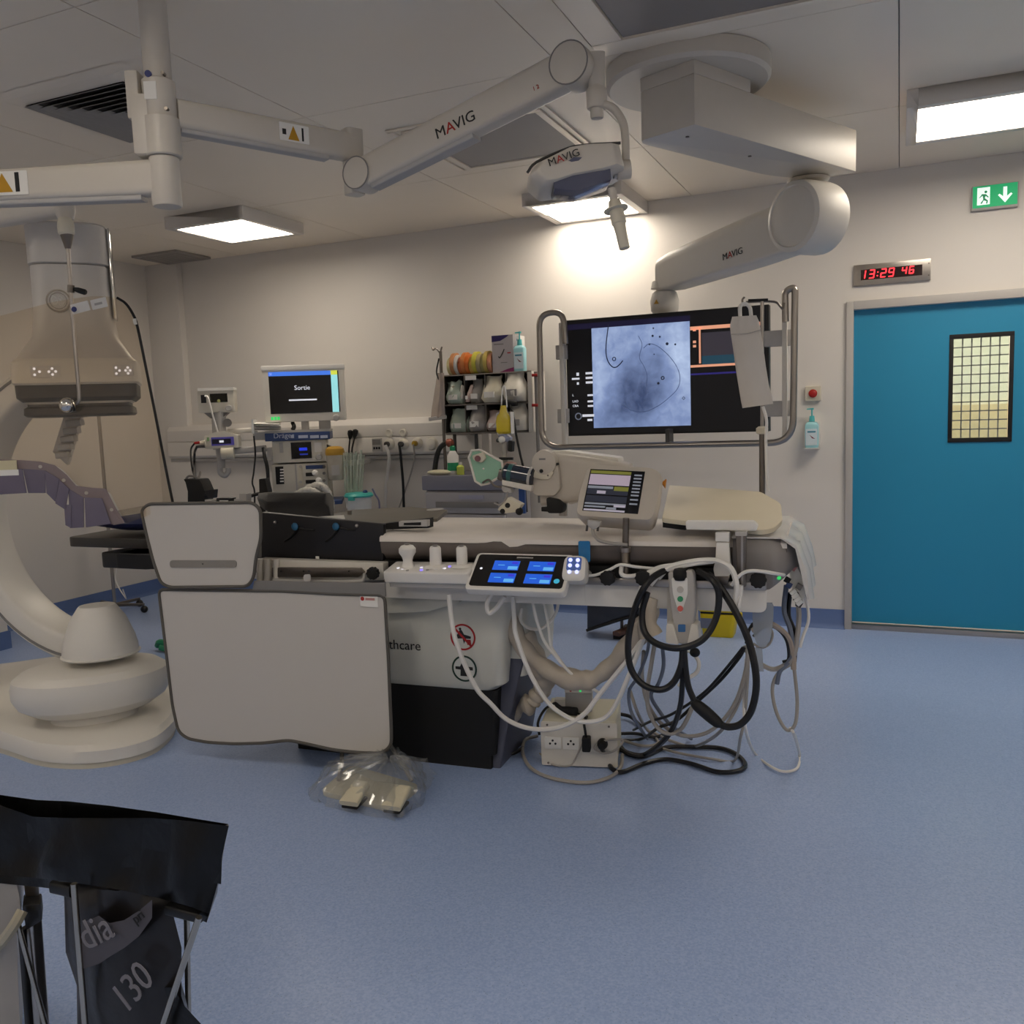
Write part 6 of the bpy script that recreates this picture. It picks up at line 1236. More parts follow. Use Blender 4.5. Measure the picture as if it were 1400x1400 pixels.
# ================================================================== CATHETER RACK AND TROLLEY
YK = 6.02
mRack = mat('rack_steel', '#77726d', .35, .7, var=.05); mRackD = mat('rack_dark', '#4a4744', .5, var=.06)
rx0, rx1 = U(608, 550, Y=YK).x, U(722, 550, Y=YK).x; zs = [(U(666, y, Y=YK).z) for y in (510, 551, 590.5)]
rk = thing('supply_rack', 'grey steel rack with two rows of open supply bins on a trolley', 'rack', (rx0+.2, YK+.1, zs[2]))
obj('shelf', boxr(rx0, rx1+.03, YK, YK+.26, zs[0]-.008, zs[0]), mSteel, rk)
for z in zs[1:]: obj('shelf', boxr(rx0+.01, rx1, YK-.02, YK+.26, z-.012, z), mRack, rk)
obj('back_sheet', boxr(rx0, rx1, YK+.25, YK+.26, zs[2], zs[0]), mRackD, rk); obj('end_panel', boxr(rx1, rx1+.035, YK, YK+.26, zs[2]-.01, zs[0]), mWarm, rk); obj('end_panel', boxr(rx0-.006, rx0, YK, YK+.26, zs[2], zs[0]), mRack, rk)
rw = rx1-rx0
for z0, z1 in ((zs[1], zs[0]), (zs[2], zs[1])):
    for k in (.25, .5, .75): obj('divider', boxr(rx0+rw*k-.003, rx0+rw*k+.003, YK, YK+.25, z0, z1-.01), mRack, rk)
    obj('shelf_label', boxr(rx0+rw*.27, rx0+rw*.40, YK-.006, YK-.001, z1-.045, z1-.012), mPaper, rk)
for x in (rx0+.02, rx0+rw*.3): obj('upright', cyl(B(), (x, YK+.1, U(635, 650, Y=5.80).z), (x, YK+.1, zs[2]), .014), mRackD, rk)
pz = U(601, 480, Y=YK).z; px_ = U(603, 540, Y=YK).x
obj('side_pole', cyl(B(), (px_, YK+.02, U(635, 650, Y=5.80).z), (px_, YK+.02, pz), .012), mSteelD, rk)
for dx in (-.04, .03): obj('pole_hook', tube(B(), [(px_, YK+.02, pz-.02), (px_+dx*.6, YK, pz+.02), (px_+dx, YK-.02, pz+.01), (px_+dx*1.2, YK-.02, pz+.03)], .006), mSteelD, rk)
mPk = [mat('pack_green', '#a9b8ac', .35, var=.15, scale=18, spec=.6), mat('pack_grey', '#9a9794', .35, var=.18, scale=16, spec=.6), mat('pack_cream', '#cfc9b6', .4, var=.12, scale=14, spec=.6), mat('pack_white', '#d0ccc2', .4, var=.10, scale=14, spec=.6), mat('pack_pink', '#b9a59e', .4, var=.15, scale=18, spec=.6)]
def packet(x, y0, z0, w_, h_, d_, m_, label, lean=0, nm='supply_packet', seed=1):
    """crumpled pouch: lofted, pinched at the top"""
    r = random.Random(seed); t = thing(nm, label, 'packet', (x, y0, z0), 'packets in the supply rack'); rg = []
    for i, (k, dk) in enumerate(((.9, .7), (1, 1), (1.02, 1.0), (.95, .8), (.85, .5), (.7, .3), (.78, .12))):
        z = z0+.004+h_*i/6; q = []
        for j in range(14):
            a_ = 2*math.pi*j/14; q.append(Vector((x+lean*i/6+w_/2*k*math.cos(a_)*(1+r.uniform(-.1, .1)), y0+d_/2*dk*math.sin(a_)*(1+r.uniform(-.15, .15)), z+r.uniform(-.01, .01)*(i > 1))))
        rg.append(q)
    obj('pouch', loft(B(), rg), m_, t, smooth=50); f_ = FA(y0-d_/2*1.02)
    obj('paper_insert', f_.rect(x-w_*.22, x+w_*.22, z0+h_*.2, z0+h_*.42, -.012, .002), mPaper if m_ != mPk[3] else mPk[1], t)
cw4 = rw/4; h1 = zs[0]-zs[1]; h2 = zs[1]-zs[2]
packet(rx0+cw4*.5, YK+.05, zs[1], cw4*.95, h1*.78, .16, mPk[0], 'greenish clear packet in the upper rack row, left bin', -.02, seed=1); packet(rx0+cw4*1.45, YK+.07, zs[1], cw4*.7, h1*.8, .14, mPk[1], 'grey clear packet in the upper rack row beside the green one', .01, seed=2)
packet(rx0+cw4*2.3, YK+.04, zs[1], cw4*1.05, h1*.88, .17, mPk[2], 'cream-yellow bulging packet in the upper rack row', .01, seed=3); packet(rx0+cw4*3.4, YK+.03, zs[1], cw4*1.15, h1*.98, .19, mPk[3], 'big white bulging bag in the upper rack row, right bin', -.01, seed=4)
packet(rx0+cw4*.6, YK+.05, zs[2], cw4*1.0, h2*.8, .16, mPk[0], 'greenish grey packet in the lower rack row, left bin', 0, seed=5); packet(rx0+cw4*1.5, YK+.05, zs[2], cw4*.95, h2*.92, .16, mPk[1], 'grey stacked packet in the lower rack row', .01, seed=6)
packet(rx0+cw4*2.4, YK+.05, zs[2], cw4*.95, h2*.72, .16, mPk[4], 'pinkish packet in the lower rack row', 0, seed=7); packet(rx0+cw4*3.45, YK+.04, zs[2], cw4*1.0, h2*.96, .18, mPk[3], 'white bag in the lower rack row, right bin', .0, seed=8)
for k in range(3):
    x = rx0+cw4*(.4+.35*k); packet(x, YK+.02, zs[1]+.01, cw4*.25, h1*.55, .05, mPk[(k+2) % 5], ['slim cream packet leaning at the front of the upper rack row', 'slim white packet leaning at the front of the upper rack row', 'slim pinkish packet leaning at the front of the upper rack row'][k], .02*k, nm='slim_packet', seed=20+k)
# rolls of tape standing on edge
rc_ = [('#d8cf9a', 'pale yellow'), ('#c98a5a', 'tan'), ('#d5d3cf', 'white'), ('#c66a3a', 'orange'), ('#cf7d3e', 'orange'), ('#d8742e', 'bright orange'), ('#d9b35c', 'amber'), ('#c9c24a', 'lemon'), ('#b9ad86', 'khaki'), ('#a8a06a', 'olive'), ('#c8b25e', 'ochre'), ('#d39472', 'salmon')]
tx = U(610, 500, Y=YK).x; te = U(671, 500, Y=YK).x
for k, (hx, nm_) in enumerate(rc_):
    w_ = (te-tx)/12; x = tx+w_*(k+.5); r_ = .068+.008*((k*5) % 3); c_ = Vector((x, YK+.07, zs[0]+r_))
    bm = B(); pr = [(r_*.6, -w_*.46), (r_, -w_*.46), (r_, w_*.46), (r_*.6, w_*.46)]
    R = [[bm.verts.new(c_+Vector((h_, q*math.cos(2*math.pi*i/24), q*math.sin(2*math.pi*i/24)))) for i in range(24)] for q, h_ in pr]
    for j in range(4):
        for i in range(24): bm.faces.new((R[j][i], R[j][(i+1) % 24], R[(j+1) % 4][(i+1) % 24], R[(j+1) % 4][i]))
    t = thing('tape_roll', '%s tape roll on edge, %s from the pole on the rack top' % (nm_, ['first', 'second', 'third', 'fourth', 'fifth', 'sixth', 'seventh', 'eighth', 'ninth', 'tenth', 'eleventh', 'twelfth'][k]), 'tape roll', (x, YK+.07, zs[0]), 'tape rolls on the rack')
    obj('tape', bm, mat('tape_%d' % k, hx, .45, var=.08), t); obj('core', cyl(B(), c_-Vector((w_*.4, 0, 0)), c_+Vector((w_*.4, 0, 0)), r_*.6, seg=20), mPaper, t)
# glove box and white carton
gb = thing('glove_box', 'grey and violet carton of medical supplies on the rack top', 'carton', U(687, 508, Y=YK)); x0, x1 = U(672, 480, Y=YK).x, U(701, 480, Y=YK).x; zt4 = U(687, 458, Y=YK).z
f = FA(YK+.01); obj('carton', f.rect(x0, x1, zs[0], zt4, -.12, 0), mat('carton_grey', '#b3adaf', .5, var=.03), gb); hC = zt4-zs[0]; wC = x1-x0
obj('violet_print', f.poly([(x0, zt4-hC*.17), (x0+wC*.4, zt4-hC*.15), (x0+wC*.7, zt4-hC*.06), (x0+wC*.82, zt4), (x0, zt4)], 0, .002), mat('print_violet', '#2a1d5c', .5), gb); obj('magenta_print', f.poly([(x0+wC*.3, zs[0]), (x1, zs[0]), (x1, zs[0]+hC*.12), (x0+wC*.7, zs[0]+hC*.08)], 0, .002), mat('print_magenta', '#7c1f5a', .5), gb)
obj('hook_print', tube(B(), [f.p(x0+wC*.3, zs[0]+hC*.43, .002), f.p(x0+wC*.36, zs[0]+hC*.40, .002), f.p(x0+wC*.48, zs[0]+hC*.5, .002), f.p(x0+wC*.58, zs[0]+hC*.62, .002)], .004, 5), mDark, gb); obj('red_print', f.rect(x0+wC*.72, x0+wC*.88, zs[0]+hC*.5, zs[0]+hC*.53, 0, .002), mRed, gb); obj('title_print', f.rect(x0+wC*.1, x0+wC*.55, zs[0]+hC*.75, zs[0]+hC*.775, 0, .002), mMid, gb); obj('title_print', f.rect(x0+wC*.4, x0+wC*.7, zs[0]+hC*.25, zs[0]+hC*.27, 0, .002), mMid, gb)
wc = thing('white_carton', 'white carton with blue emblem behind the pump bottle', 'carton', U(707, 508, Y=YK+.1)); a = U(701, 480, Y=YK+.08).x; b = U(712, 480, Y=YK+.08).x; f = FA(YK+.08); obj('carton', f.rect(a, b, zs[0], zt4-.005, -.08, 0), mPaper, wc); obj('blue_emblem', f.disc(a+.025, zt4-.035, 0, .002, .014, 14), MATS['emblem_blue'], wc)
p = U(711, 507, Y=YK+.03); pump_bottle(Vector((p.x, YK+.04, zs[0])), .088, .06, .29, 'aqua pump bottle of hand gel standing on the supply rack')
# hanging clear bag left of the rack
hb_ = thing('hanging_bag', 'clear plastic bag with a white clip bar hanging left of the rack', 'plastic bag', U(598, 575, Y=YK-.03))
rg = [[U(x, y, Y=YK-.05-d_) for x, d_ in ((x0, 0), ((x0+x1)/2, dd), (x1, 0), ((x0+x1)/2, -dd*.3))] for x0, x1, y, dd in ((598, 607, 510, .01), (594, 608, 535, .04), (590, 608, 560, .05), (589, 608, 572, .02))]
obj('bag', loft(B(), rg), thin_clear('bag_film', '#e9e2dc', .08, .15, .35, '#d5c8c0', .4, 20), hb_, smooth=70); obj('clip_bar', bar(B(), U(587, 573, Y=YK-.06), U(610, 570, Y=YK-.06), .028, .028, .02, .02), mGrey, hb_); obj('wire', tube(B(), [U(600, 490, Y=YK-.05), U(597, 510, Y=YK-.06), U(603, 530, Y=YK-.06), U(599, 565, Y=YK-.06)], .006), mBlackM, hb_)
# pole with red clips right of the rack
rp_ = thing('clip_pole', 'grey pole with two red clips beside the rack', 'pole', (U(733, 550, Y=YK).x, YK, .9)); xq = U(734, 560, Y=YK).x
obj('pole', cyl(B(), (xq, YK, .9), (xq, YK, U(732, 508, Y=YK).z), .013), mMid, rp_)
for y in (513, 554): obj('red_clip', bar(B(), U(728, y, Y=YK-.02), U(736, y, Y=YK-.02), .02, .02, .03, .03), mRed, rp_)
cable([U(694, 548, Y=YK-.08), U(700, 560, Y=YK-.1), U(705, 590, Y=YK-.1), U(711, 620, Y=YK-.1), U(716, 645, Y=YK-.1), U(720, 700, Y=YK-.1)], .009, mCableB, 'clamp_cable', 'black cable hanging from a clamp on the rack'); obj('black_clamp', bar(B(), U(687, 550, Y=YK-.08), U(707, 552, Y=YK-.08), .05, .035, .05, .04, r=.4), mBlackM, None, label='black spring clamp on the middle rack shelf', cat='clamp')
# trolley
YC = 5.80; mTro = mat('trolley_blue_grey', '#7d7d8a', .45, var=.03); mTroL = mat('trolley_grey', '#a3a1a4', .45, var=.03)
kx0, kx1 = U(580, 680, Y=YC).x, U(692, 680, Y=YC).x; zk = U(635, 650, Y=YC).z
kt = thing('supply_trolley', 'grey drawer trolley with a blue-grey top below the supply rack', 'trolley', ((kx0+kx1)/2, YC+.25, 0))
obj('top', boxr(kx0-.01, kx1+.01, YC-.01, YC+.5, zk-.11, zk), mTro, kt, bevel=.008); obj('body', boxr(kx0+.01, kx1-.01, YC+.02, YC+.48, .14, zk-.115), mTroL, kt)
for k in range(4):
    z1_ = zk-.125-.165*k; dq = obj('drawer', boxr(kx0+.015, kx1-.015, YC-.006, YC+.03, z1_-.155, z1_), mTroL, kt, bevel=.005); obj('pull', boxr(kx0+.10, kx1-.06, YC-.012, YC-.004, z1_-.115, z1_-.07), mMid, dq, bevel=.003); obj('label_strip', boxr(kx0+.30, kx0+.5, YC-.014, YC-.006, z1_-.05, z1_-.02), mat('strip_lilac', '#9f9fb2', .5), dq)
for x in (kx0+.06, kx1-.06):
    for y in (YC+.06, YC+.42): obj('castor', ball(B(), (x, y, .06), .06, (.5, 1, 1)), mBlack, kt); obj('castor_stem', cyl(B(), (x, y, .09), (x, y, .15), .02), mSteelD, kt)
obj('side_bumper', boxr(kx0-.03, kx0, YC+.1, YC+.16, zk-.42, zk-.36), mGrey, kt)
sb = thing('spray_bottle', 'white disinfectant bottle with green label and lime base on the trolley', 'bottle', U(620, 646, Y=YC+.1)); p = U(620, 645, Y=YC+.1); p = Vector((p.x, YC+.1, zk)); hS = U(620, 612, Y=YC+.1).z-zk
obj('bottle', lathe(B(), p, (0, 0, 1), [(.04, 0), (.043, .01), (.043, hS*.7), (.025, hS*.85), (.018, hS*.9)], 24), mWhite, sb); obj('green_label', lathe(B(), p+Vector((0, 0, hS*.15)), (0, 0, 1), [(.0437, 0), (.0437, hS*.3)], 24), mGreen, sb); obj('cap', lathe(B(), p+Vector((0, 0, hS*.88)), (0, 0, 1), [(.02, 0), (.022, .03), (.015, .04)], 16), mGreen, sb)
lb_ = thing('lime_bottle', 'lime yellow small bottle beside the white disinfectant', 'bottle', p+Vector((.07, -.02, 0))); obj('bottle', lathe(B(), p+Vector((.07, -.02, 0)), (0, 0, 1), [(.026, 0), (.028, .006), (.028, .06), (.012, .075)], 18), mat('lime', '#c3d05a', .4), lb_); obj('cap', lathe(B(), p+Vector((.07, -.02, .073)), (0, 0, 1), [(.013, 0), (.013, .02)], 14), mWhite, lb_)
bm = B(); ball(bm, (p.x-.10, YC+.06, zk+.02), .085, (1.2, .6, .25)); obj('folded_cloth', bm, mat('cloth_cream', '#cfc8ac', .7, var=.15, scale=20), None, label='crumpled cream cloth on the trolley top', cat='cloth')
cable([U(594, 645, Y=YC+.1), U(597, 625, Y=YC+.1), U(602, 612, Y=YC+.1), U(611, 605, Y=YC+.1)], .02, mRub, 'rubber_hose', 'short black rubber hose bending up from the trolley'); obj('copper_fitting', lathe(B(), U(611, 606, Y=YC+.1), (1, 0, .15), [(.02, 0), (.032, .01), (.03, .04), (.02, .05)], 20), mat('copper_red', '#8a4a38', .4, .3, var=.05), None, label='copper-red fitting on the end of the rubber hose', cat='fitting')

# ================================================================== FLOOR BEHIND THE TABLE
bl_ = thing('hanging_waste_bag', 'sagging dark waste bag on a low frame beneath the table', 'waste bag', U(840, 866, Z=0)); yq = U(840, 866, Z=0).y-.15
W2 = lambda x, y, o=0: U(x, y, Y=yq+o)
rg = []
for x, y0, y1 in ((803, 810, 862), (815, 810, 858), (830, 810, 852), (845, 810, 846), (860, 810, 843), (880, 810, 842)): rg.append([W2(x, y0), W2(x, (y0+y1)/2, -.03), W2(x, y1, -.01), W2(x, y1, .15), W2(x, y0, .2)])
obj('bag', loft(B(), rg), mat('dark_bag_film', '#33353c', .25, var=.2, scale=12, bump=.3, spec=.6), bl_, smooth=60); obj('bag_hem', tube(B(), [W2(802, 862, -.02), W2(830, 853, -.02), W2(860, 844, -.02), W2(880, 843, -.02)], .01), mBlackM, bl_)
obj('frame_leg', bar(B(), W2(850, 815, .1), Vector((W2(850, 860, .1).x, yq+.1, 0)), .02, .02, .02, .02, up=(1, 0, 0)), mSteelD, bl_); obj('pedal', bar(B(), Vector((W2(845, 860).x, yq-.05, .05)), Vector((W2(858, 862).x, yq+.1, .06)), .03, .03, .06, .06), mat('pedal_brown', '#5a4038', .6), bl_); obj('base', boxr(W2(838, 860).x, W2(885, 860).x, yq, yq+.3, 0, .035), mBlackM, bl_)
bq = U(724, 858, Z=0); bk2 = thing('black_tub', 'small black waste tub with slanted lid behind the pedestal', 'tub', (bq.x, bq.y, 0))
obj('tub', lathe(B(), (bq.x, bq.y, 0), (0, 0, 1), [(.10, 0), (.11, .01), (.135, .22)], 28), mBlack, bk2); obj('lid', lathe(B(), (bq.x, bq.y, .225), (-.15, -.1, 1), [(.145, 0), (.15, .012), (.13, .03), (.03, .04)], 28), mBlackM, bk2)
sp0, sp1 = U(958, 870, Z=0), U(1004, 869, Z=0)
sh = thing('sharps_bin', 'bright yellow sharps container on the floor by the skirting', 'sharps bin', ((sp0.x+sp1.x)/2, sp0.y+.1, 0)); f = Fr((sp0.x-.0, sp0.y, 0), (1, .03, 0), (0, 0, 1)); w_ = (sp1-sp0).length
obj('body', loft(B(), [rnd([f.p(.012, z, -.0), f.p(w_-.012, z, 0), f.p(w_-.012, z, -.17), f.p(.012, z, -.17)], .03, 4) if z == 0 else rnd([f.p(-k, z, k), f.p(w_+k, z, k), f.p(w_+k, z, -.17-k), f.p(-k, z, -.17-k)], .03, 4) for z, k in ((0, 0), (.12, .004), (.16, .006))]), mYel, sh, bevel=.004)
obj('lid', f.rect(-.012, w_+.012, .175, .22, -.18, .012, .02), mYel, sh, bevel=.006); obj('lid_gap', f.rect(0, w_, .158, .176, -.17, 0, .02), mBlackM, sh); obj('carry_lug', f.rect(w_, w_+.04, .11, .16, -.1, -.06, .01), mYel, sh); obj('label', f.rect(.0, .09, .06, .13, 0.004, .008), mat('label_grey_blue', '#70768c', .5), sh)
gq = thing('grey_carton', 'grey carton standing on the yellow container', 'carton', f.p(.07, .222, -.08)); obj('carton', f.rect(.0, .12, .2215, .30, -.14, -.02), mat('carton_slate', '#7b7d86', .5), gq); obj('print', f.rect(.02, .10, .245, .275, -.02, -.018), mat('print_slate', '#9aa0b4', .5), gq)
# green clamp on the floor left of the shield
gcl = U(222, 890, Z=0); bm = B(); tube(bm, [gcl+Vector((-.06, .02, .03)), gcl+Vector((-.02, .0, .06)), gcl+Vector((.03, .01, .05)), gcl+Vector((.05, .0, .02)), gcl+Vector((0, -.02, .03))], .022, 8); obj('green_strap', bm, mGreen, None, label='crumpled green strap on the floor behind the shield', cat='strap')
# ------------------------------------------------------------------ power box
q0, q1 = U(741, 1047, Z=0), U(845, 1051, Z=0); q0.z = q1.z = 0
f = Fr(q0, q1-q0, (0, 0, 1)); bw = (q1-q0).length; bh_ = UP(790, 986, q0, f.w).z
bkp = U(748, 953, Z=bh_); bdp = abs((bkp-q0).dot(f.w))
pb_ = thing('power_box', 'cream isolation transformer box with sockets on the floor', 'power box', (q0+q1)/2)
mBox = mat('box_cream', '#cdc8b4', .45, var=.03)
obj('case', f.rect(.004, bw-.004, .008, bh_, -bdp, 0, .012), mBox, pb_, bevel=.008); obj('front_plate', f.rect(0, bw, .006, bh_-.004, 0, .006, .008), mWarm, pb_, bevel=.002); obj('foot', f.rect(.02, bw-.02, 0, .01, -bdp+.02, -.02), mBlackM, pb_)
for x, y in ((.03, .018), (bw-.035, .018), (.03, bh_-.018), (bw-.035, bh_-.018)): obj('screw', f.disc(x, y, .006, .009, .005, 8), mSteelD, pb_)
for k, x in enumerate((.045, .125)):
    so = obj('wall_socket', f.rect(x-.028, x+.045, bh_*.40, bh_*.66, .006, .012, .006), mPaper, pb_, bevel=.002)
    for dx, dy in ((-.004, 0), (.02, 0), (.008, .014)): obj('socket_hole', f.disc(x+dx, bh_*.52+dy, .012, .014, .005, 8), mBlackM, so)
obj('black_plug', f.rect(.185, .222, bh_*.42, bh_*.72, .006, .05, .008), mBlackM, pb_, bevel=.005); obj('plug_cord', tube(B(), [f.p(.203, bh_*.7, .03), f.p(.2, bh_*.85, .035), f.p(.195, bh_*1.0, .02), f.p(.2, bh_*1.02, -.05)], .006), mCableB, pb_)
obj('round_plug', lathe(B(), f.p(.272, bh_*.56, .006), f.w, [(.022, 0), (.024, .015), (.018, .04), (.012, .045)], 20), mBlackM, pb_)
ad_ = thing('power_adapter', 'grey adapter with green light lying on the power box', 'adapter', f.p(bw*.48, bh_+.002, -bdp*.5))
fA = Fr(f.p(bw*.29, bh_+.004, -bdp*.35), f.u, Vector((0, 0, 1))); aw = bw*.36
obj('adapter_body', fA.rect(0, aw, 0, .085, -.05, 0, .006), mGrey, ad_, bevel=.004); obj('top_strip', fA.rect(0, aw, .088, .108, -.055, .004, .004), mWarm, ad_); obj('green_light', fA.disc(aw*.58, .098, .004, .006, .005, 8), glow('led_green', '#35c060'), ad_); obj('red_light', fA.disc(aw*.22, .098, .004, .006, .005, 8), mRed, ad_); obj('white_block', fA.rect(-.05, -.002, 0, .05, -.05, -.01, .004), mPaper, ad_)
obj('black_handset', tube(B(), [f.p(bw*.16, bh_+.05, -.09), f.p(bw*.25, bh_+.028, -.07), f.p(bw*.38, bh_+.024, -.06), f.p(bw*.46, bh_+.026, -.05)], lambda t: .007+.012*min(1, t*2), 10), mBlackM, None, label='black lead connector lying across the power box', cat='connector')
cable([f.p(bw*.47, bh_+.02, -.05), f.p(bw*.55, bh_+.012, -.03), f.p(bw*.6, bh_+.01, -.02)], .005, mCableB, 'connector_lead', 'thin black lead on the power box lid'); cable([f.p(bw*.16, bh_+.05, -.09), f.p(bw*.02, bh_+.02, -.08), f.p(-.02, bh_-.03, -.05), f.p(-.012, bh_-.08, -.03)], .006, mCableB, 'connector_lead', 'black lead curling over the edge of the power box')

# ================================================================== CABLES UNDER THE TABLE
T = lambda x, y, o=-.02: UT(x, y, o)
FLz = lambda x, y, z=.012: U(x, y, Z=z)
mSleeve = mat('cable_sleeve', '#bcb2a4', .6, var=.12, scale=14, bump=.3)
cable([T(690, 828, .12), T(697, 850, .12), T(712, 880, .11), T(735, 905, .1), T(765, 924, .08), T(795, 930, .06), T(815, 926, .05), T(840, 905, .04), T(865, 878, .02), T(884, 850, -.02), T(890, 828, -.02)], lambda t: .040+.004*math.sin(t*60)+.006*math.sin(t*17), mSleeve, 'cable_sleeve', 'sagging beige fabric cable sleeve slung under the table', seg=12, n=8)
cable([T(715, 868, .16), T(728, 892, .16), T(740, 915, .17), T(746, 930, .18), T(741, 943, .2), T(733, 952, .2), T(728, 960, .2)], lambda t: .05-.016*t+.004*math.sin(t*40), mSleeve, 'cable_sleeve', 'short dangling beige fabric sleeve beside the pedestal', seg=12)
rg = []
random.seed(9)
ctr = [T(728, 962, .2), T(712, 968, .2), T(700, 985, .22), T(690, 992, .24), T(682, 1003, .26), FLz(676, 1012, .05), FLz(672, 1022, .03)]
obj('loose_sleeve_end', tube(B(), ctr, lambda t: .03+.014*math.sin(t*19)+.01*math.sin(t*31), 9, 6), mSleeve, None, label='crumpled loose end of beige sleeve trailing beside the pedestal', cat='cable sleeve')
obj('sleeve_cuff', tube(B(), [T(893, 818, -.08), T(887, 838, -.09), T(885, 855, -.1), T(889, 868, -.1)], lambda t: .02+.03*t, 12), mSleeve, None, label='open flared cuff of the beige sleeve beside the handset', cat='cable sleeve')
CW = 'white_cable'
cable([T(614, 812, -.1), T(615, 826, -.1), T(617, 845, -.1), T(622, 872, -.1), T(634, 905, -.08), T(652, 942, -.05), T(671, 962, -.02), T(692, 983, .02), T(720, 995, .04), T(750, 997, .02), T(777, 990, 0), T(800, 975, 0), T(821, 948, .0), T(857, 904, -.02), T(880, 872, -.04)], .0105, mCableW, CW, 'thick white cable hanging from the control console across the pedestal')
cable([T(701, 815, -.06), T(703, 845, -.05), T(706, 870, -.04), T(724, 919, -.02), T(749, 960, .0), T(777, 981, .0), T(801, 987, .0), T(826, 982, .0), T(842, 963, -.02), T(859, 925, -.04), T(878, 877, -.06), T(886, 850, -.07)], .0098, mCableW, CW, 'thick white cable looping low over the power box')
cable([T(727, 815, 0), T(733, 845, 0), T(744, 876, .02), T(762, 900, .03), T(785, 925, .04), T(805, 938, .04), T(820, 948, .05)], .007, mCableW, CW, 'thin white cable running down from the touch screen')
cable([T(741, 815, .02), T(748, 845, .02), T(752, 875, .02), T(756, 888, .03), T(775, 915, .05)], .006, mCableW, CW, 'very thin white cable behind the touch screen cable')
cable([T(713, 832, .1), T(712, 848, .1), T(722, 858, .1), T(738, 860, .1), T(752, 850, .1), T(761, 835, .1), T(764, 815, .1)], .007, mCableW, CW, 'white cable hanging in a small loop behind the touch screen')
cable([T(705, 872, .2), T(698, 880, .2), T(690, 910, .2), T(689, 950, .2), T(692, 965, .2), FLz(700, 985, .06)], .005, mCableG, 'grey_cable', 'thin grey cable hanging beside the pedestal corner')
# big black foot-switch cable
o = -.17
cable([T(960, 782, -.04), T(930, 776, -.08), T(909, 780, -.1), T(885, 797, o), T(868, 832, o), T(859, 875, o), T(862, 912, o), T(878, 935, o), T(902, 943, o), T(920, 934, o), T(931, 911, o), T(934, 885, o)], .0128, mCableB, 'black_cable', 'thick black cable coiled in a wide loop left of the handset', seg=9)
cable([T(885, 810, o+.01), T(878, 838, o+.015), T(882, 865, o), T(900, 881, o-.02), T(930, 886, o-.02), T(960, 875, o-.02), T(978, 848, o), T(983, 815, o), T(975, 794, o), T(955, 781, -.1)], .0128, mCableB, 'black_cable', 'thick black cable ringing the handset', seg=9)
cable([T(968, 785, -.1), T(984, 802, -.13), T(1007, 839, -.15), T(1025, 881, -.16), T(1034, 930, -.17), T(1028, 969, -.17), T(1014, 989, -.17), T(997, 994, -.17), T(983, 990, -.17)], .0135, mCableB, 'black_cable', 'thick black cable sweeping in a long arc to its connector', seg=9)
obj('inline_connector', tube(B(), [T(986, 991, -.17), T(980, 987, -.17), T(965, 974, -.17), T(952, 963, -.17), T(948, 958, -.17)], lambda t: .014+.010*math.sin(math.pi*min(1, max(0, t))), 10), mBlackM, None, label='black in-line connector swelling in the thick cable', cat='connector')
cable([T(949, 958, -.17), T(941, 938, -.17), T(937, 912, -.17), T(935, 886, -.17)], .012, mCableB, 'black_cable', 'thick black cable rising from the connector to the handset', seg=9)
cable([T(934, 888, -.15), T(933, 930, -.12), T(930, 965, -.06), T(920, 995, .05), T(905, 1015, .1), FLz(880, 1032), FLz(860, 1030), FLz(846, 1022)], .011, mCableB, 'black_cable', 'black cable dropping below the handset to the floor')
# white loops by the bracket
for pts, r_, lab in (([T(900, 790, -.1), T(915, 776, -.1), T(940, 769, -.1), T(965, 766, -.1), T(985, 768, -.12), T(1000, 778, -.13), T(1007, 800, -.13), T(1005, 822, -.12), T(1002, 835, -.11)], .011, 'white cable arching over the handset to the bracket'),
    ([T(890, 800, -.1), T(905, 783, -.1), T(925, 776, -.1), T(950, 771, -.1), T(975, 768, -.1)], .008, 'white cable arching beside the black loop top'),
    ([T(1013, 800, -.12), T(1012, 815, -.12), T(1009, 830, -.12), T(1007, 842, -.11)], .009, 'short white cable end with a black band at the steel post'),
    ([T(1000, 800, -.12), T(1010, 788, -.13), T(1022, 781, -.13), T(1040, 781, -.12), T(1060, 784, -.1), T(1072, 786, -.05)], .007, 'thin white cable running along the rail end to the lead box'),
    ([T(875, 810, -.08), T(880, 795, -.09), T(893, 783, -.1), T(905, 778, -.1)], .009, 'white cable emerging from the sleeve cuff'),
    ([T(945, 890, -.08), T(955, 905, -.08), T(952, 920, -.08), T(935, 930, -.1), T(928, 938, -.1)], .008, 'white cable hanging beside the black plug under the handset'),
    ([T(850, 772, -.07), T(850, 785, -.09), T(862, 788, -.09), T(885, 783, -.09), T(905, 775, -.1), T(940, 771, -.1)], .009, 'white cable looping round the display post')): cable(pts, r_, mCableW, CW, lab)
pk2 = thing('black_end_plug', 'small black plug dangling below the handset', 'plug', T(950, 895, -.1)); obj('plug_head', ball(B(), T(950, 892, -.1), .02, (1, 1, .9)), mBlackM, pk2); obj('plug_stub', cyl(B(), T(937, 890, -.1), T(947, 892, -.1), .005), mCableW, pk2)
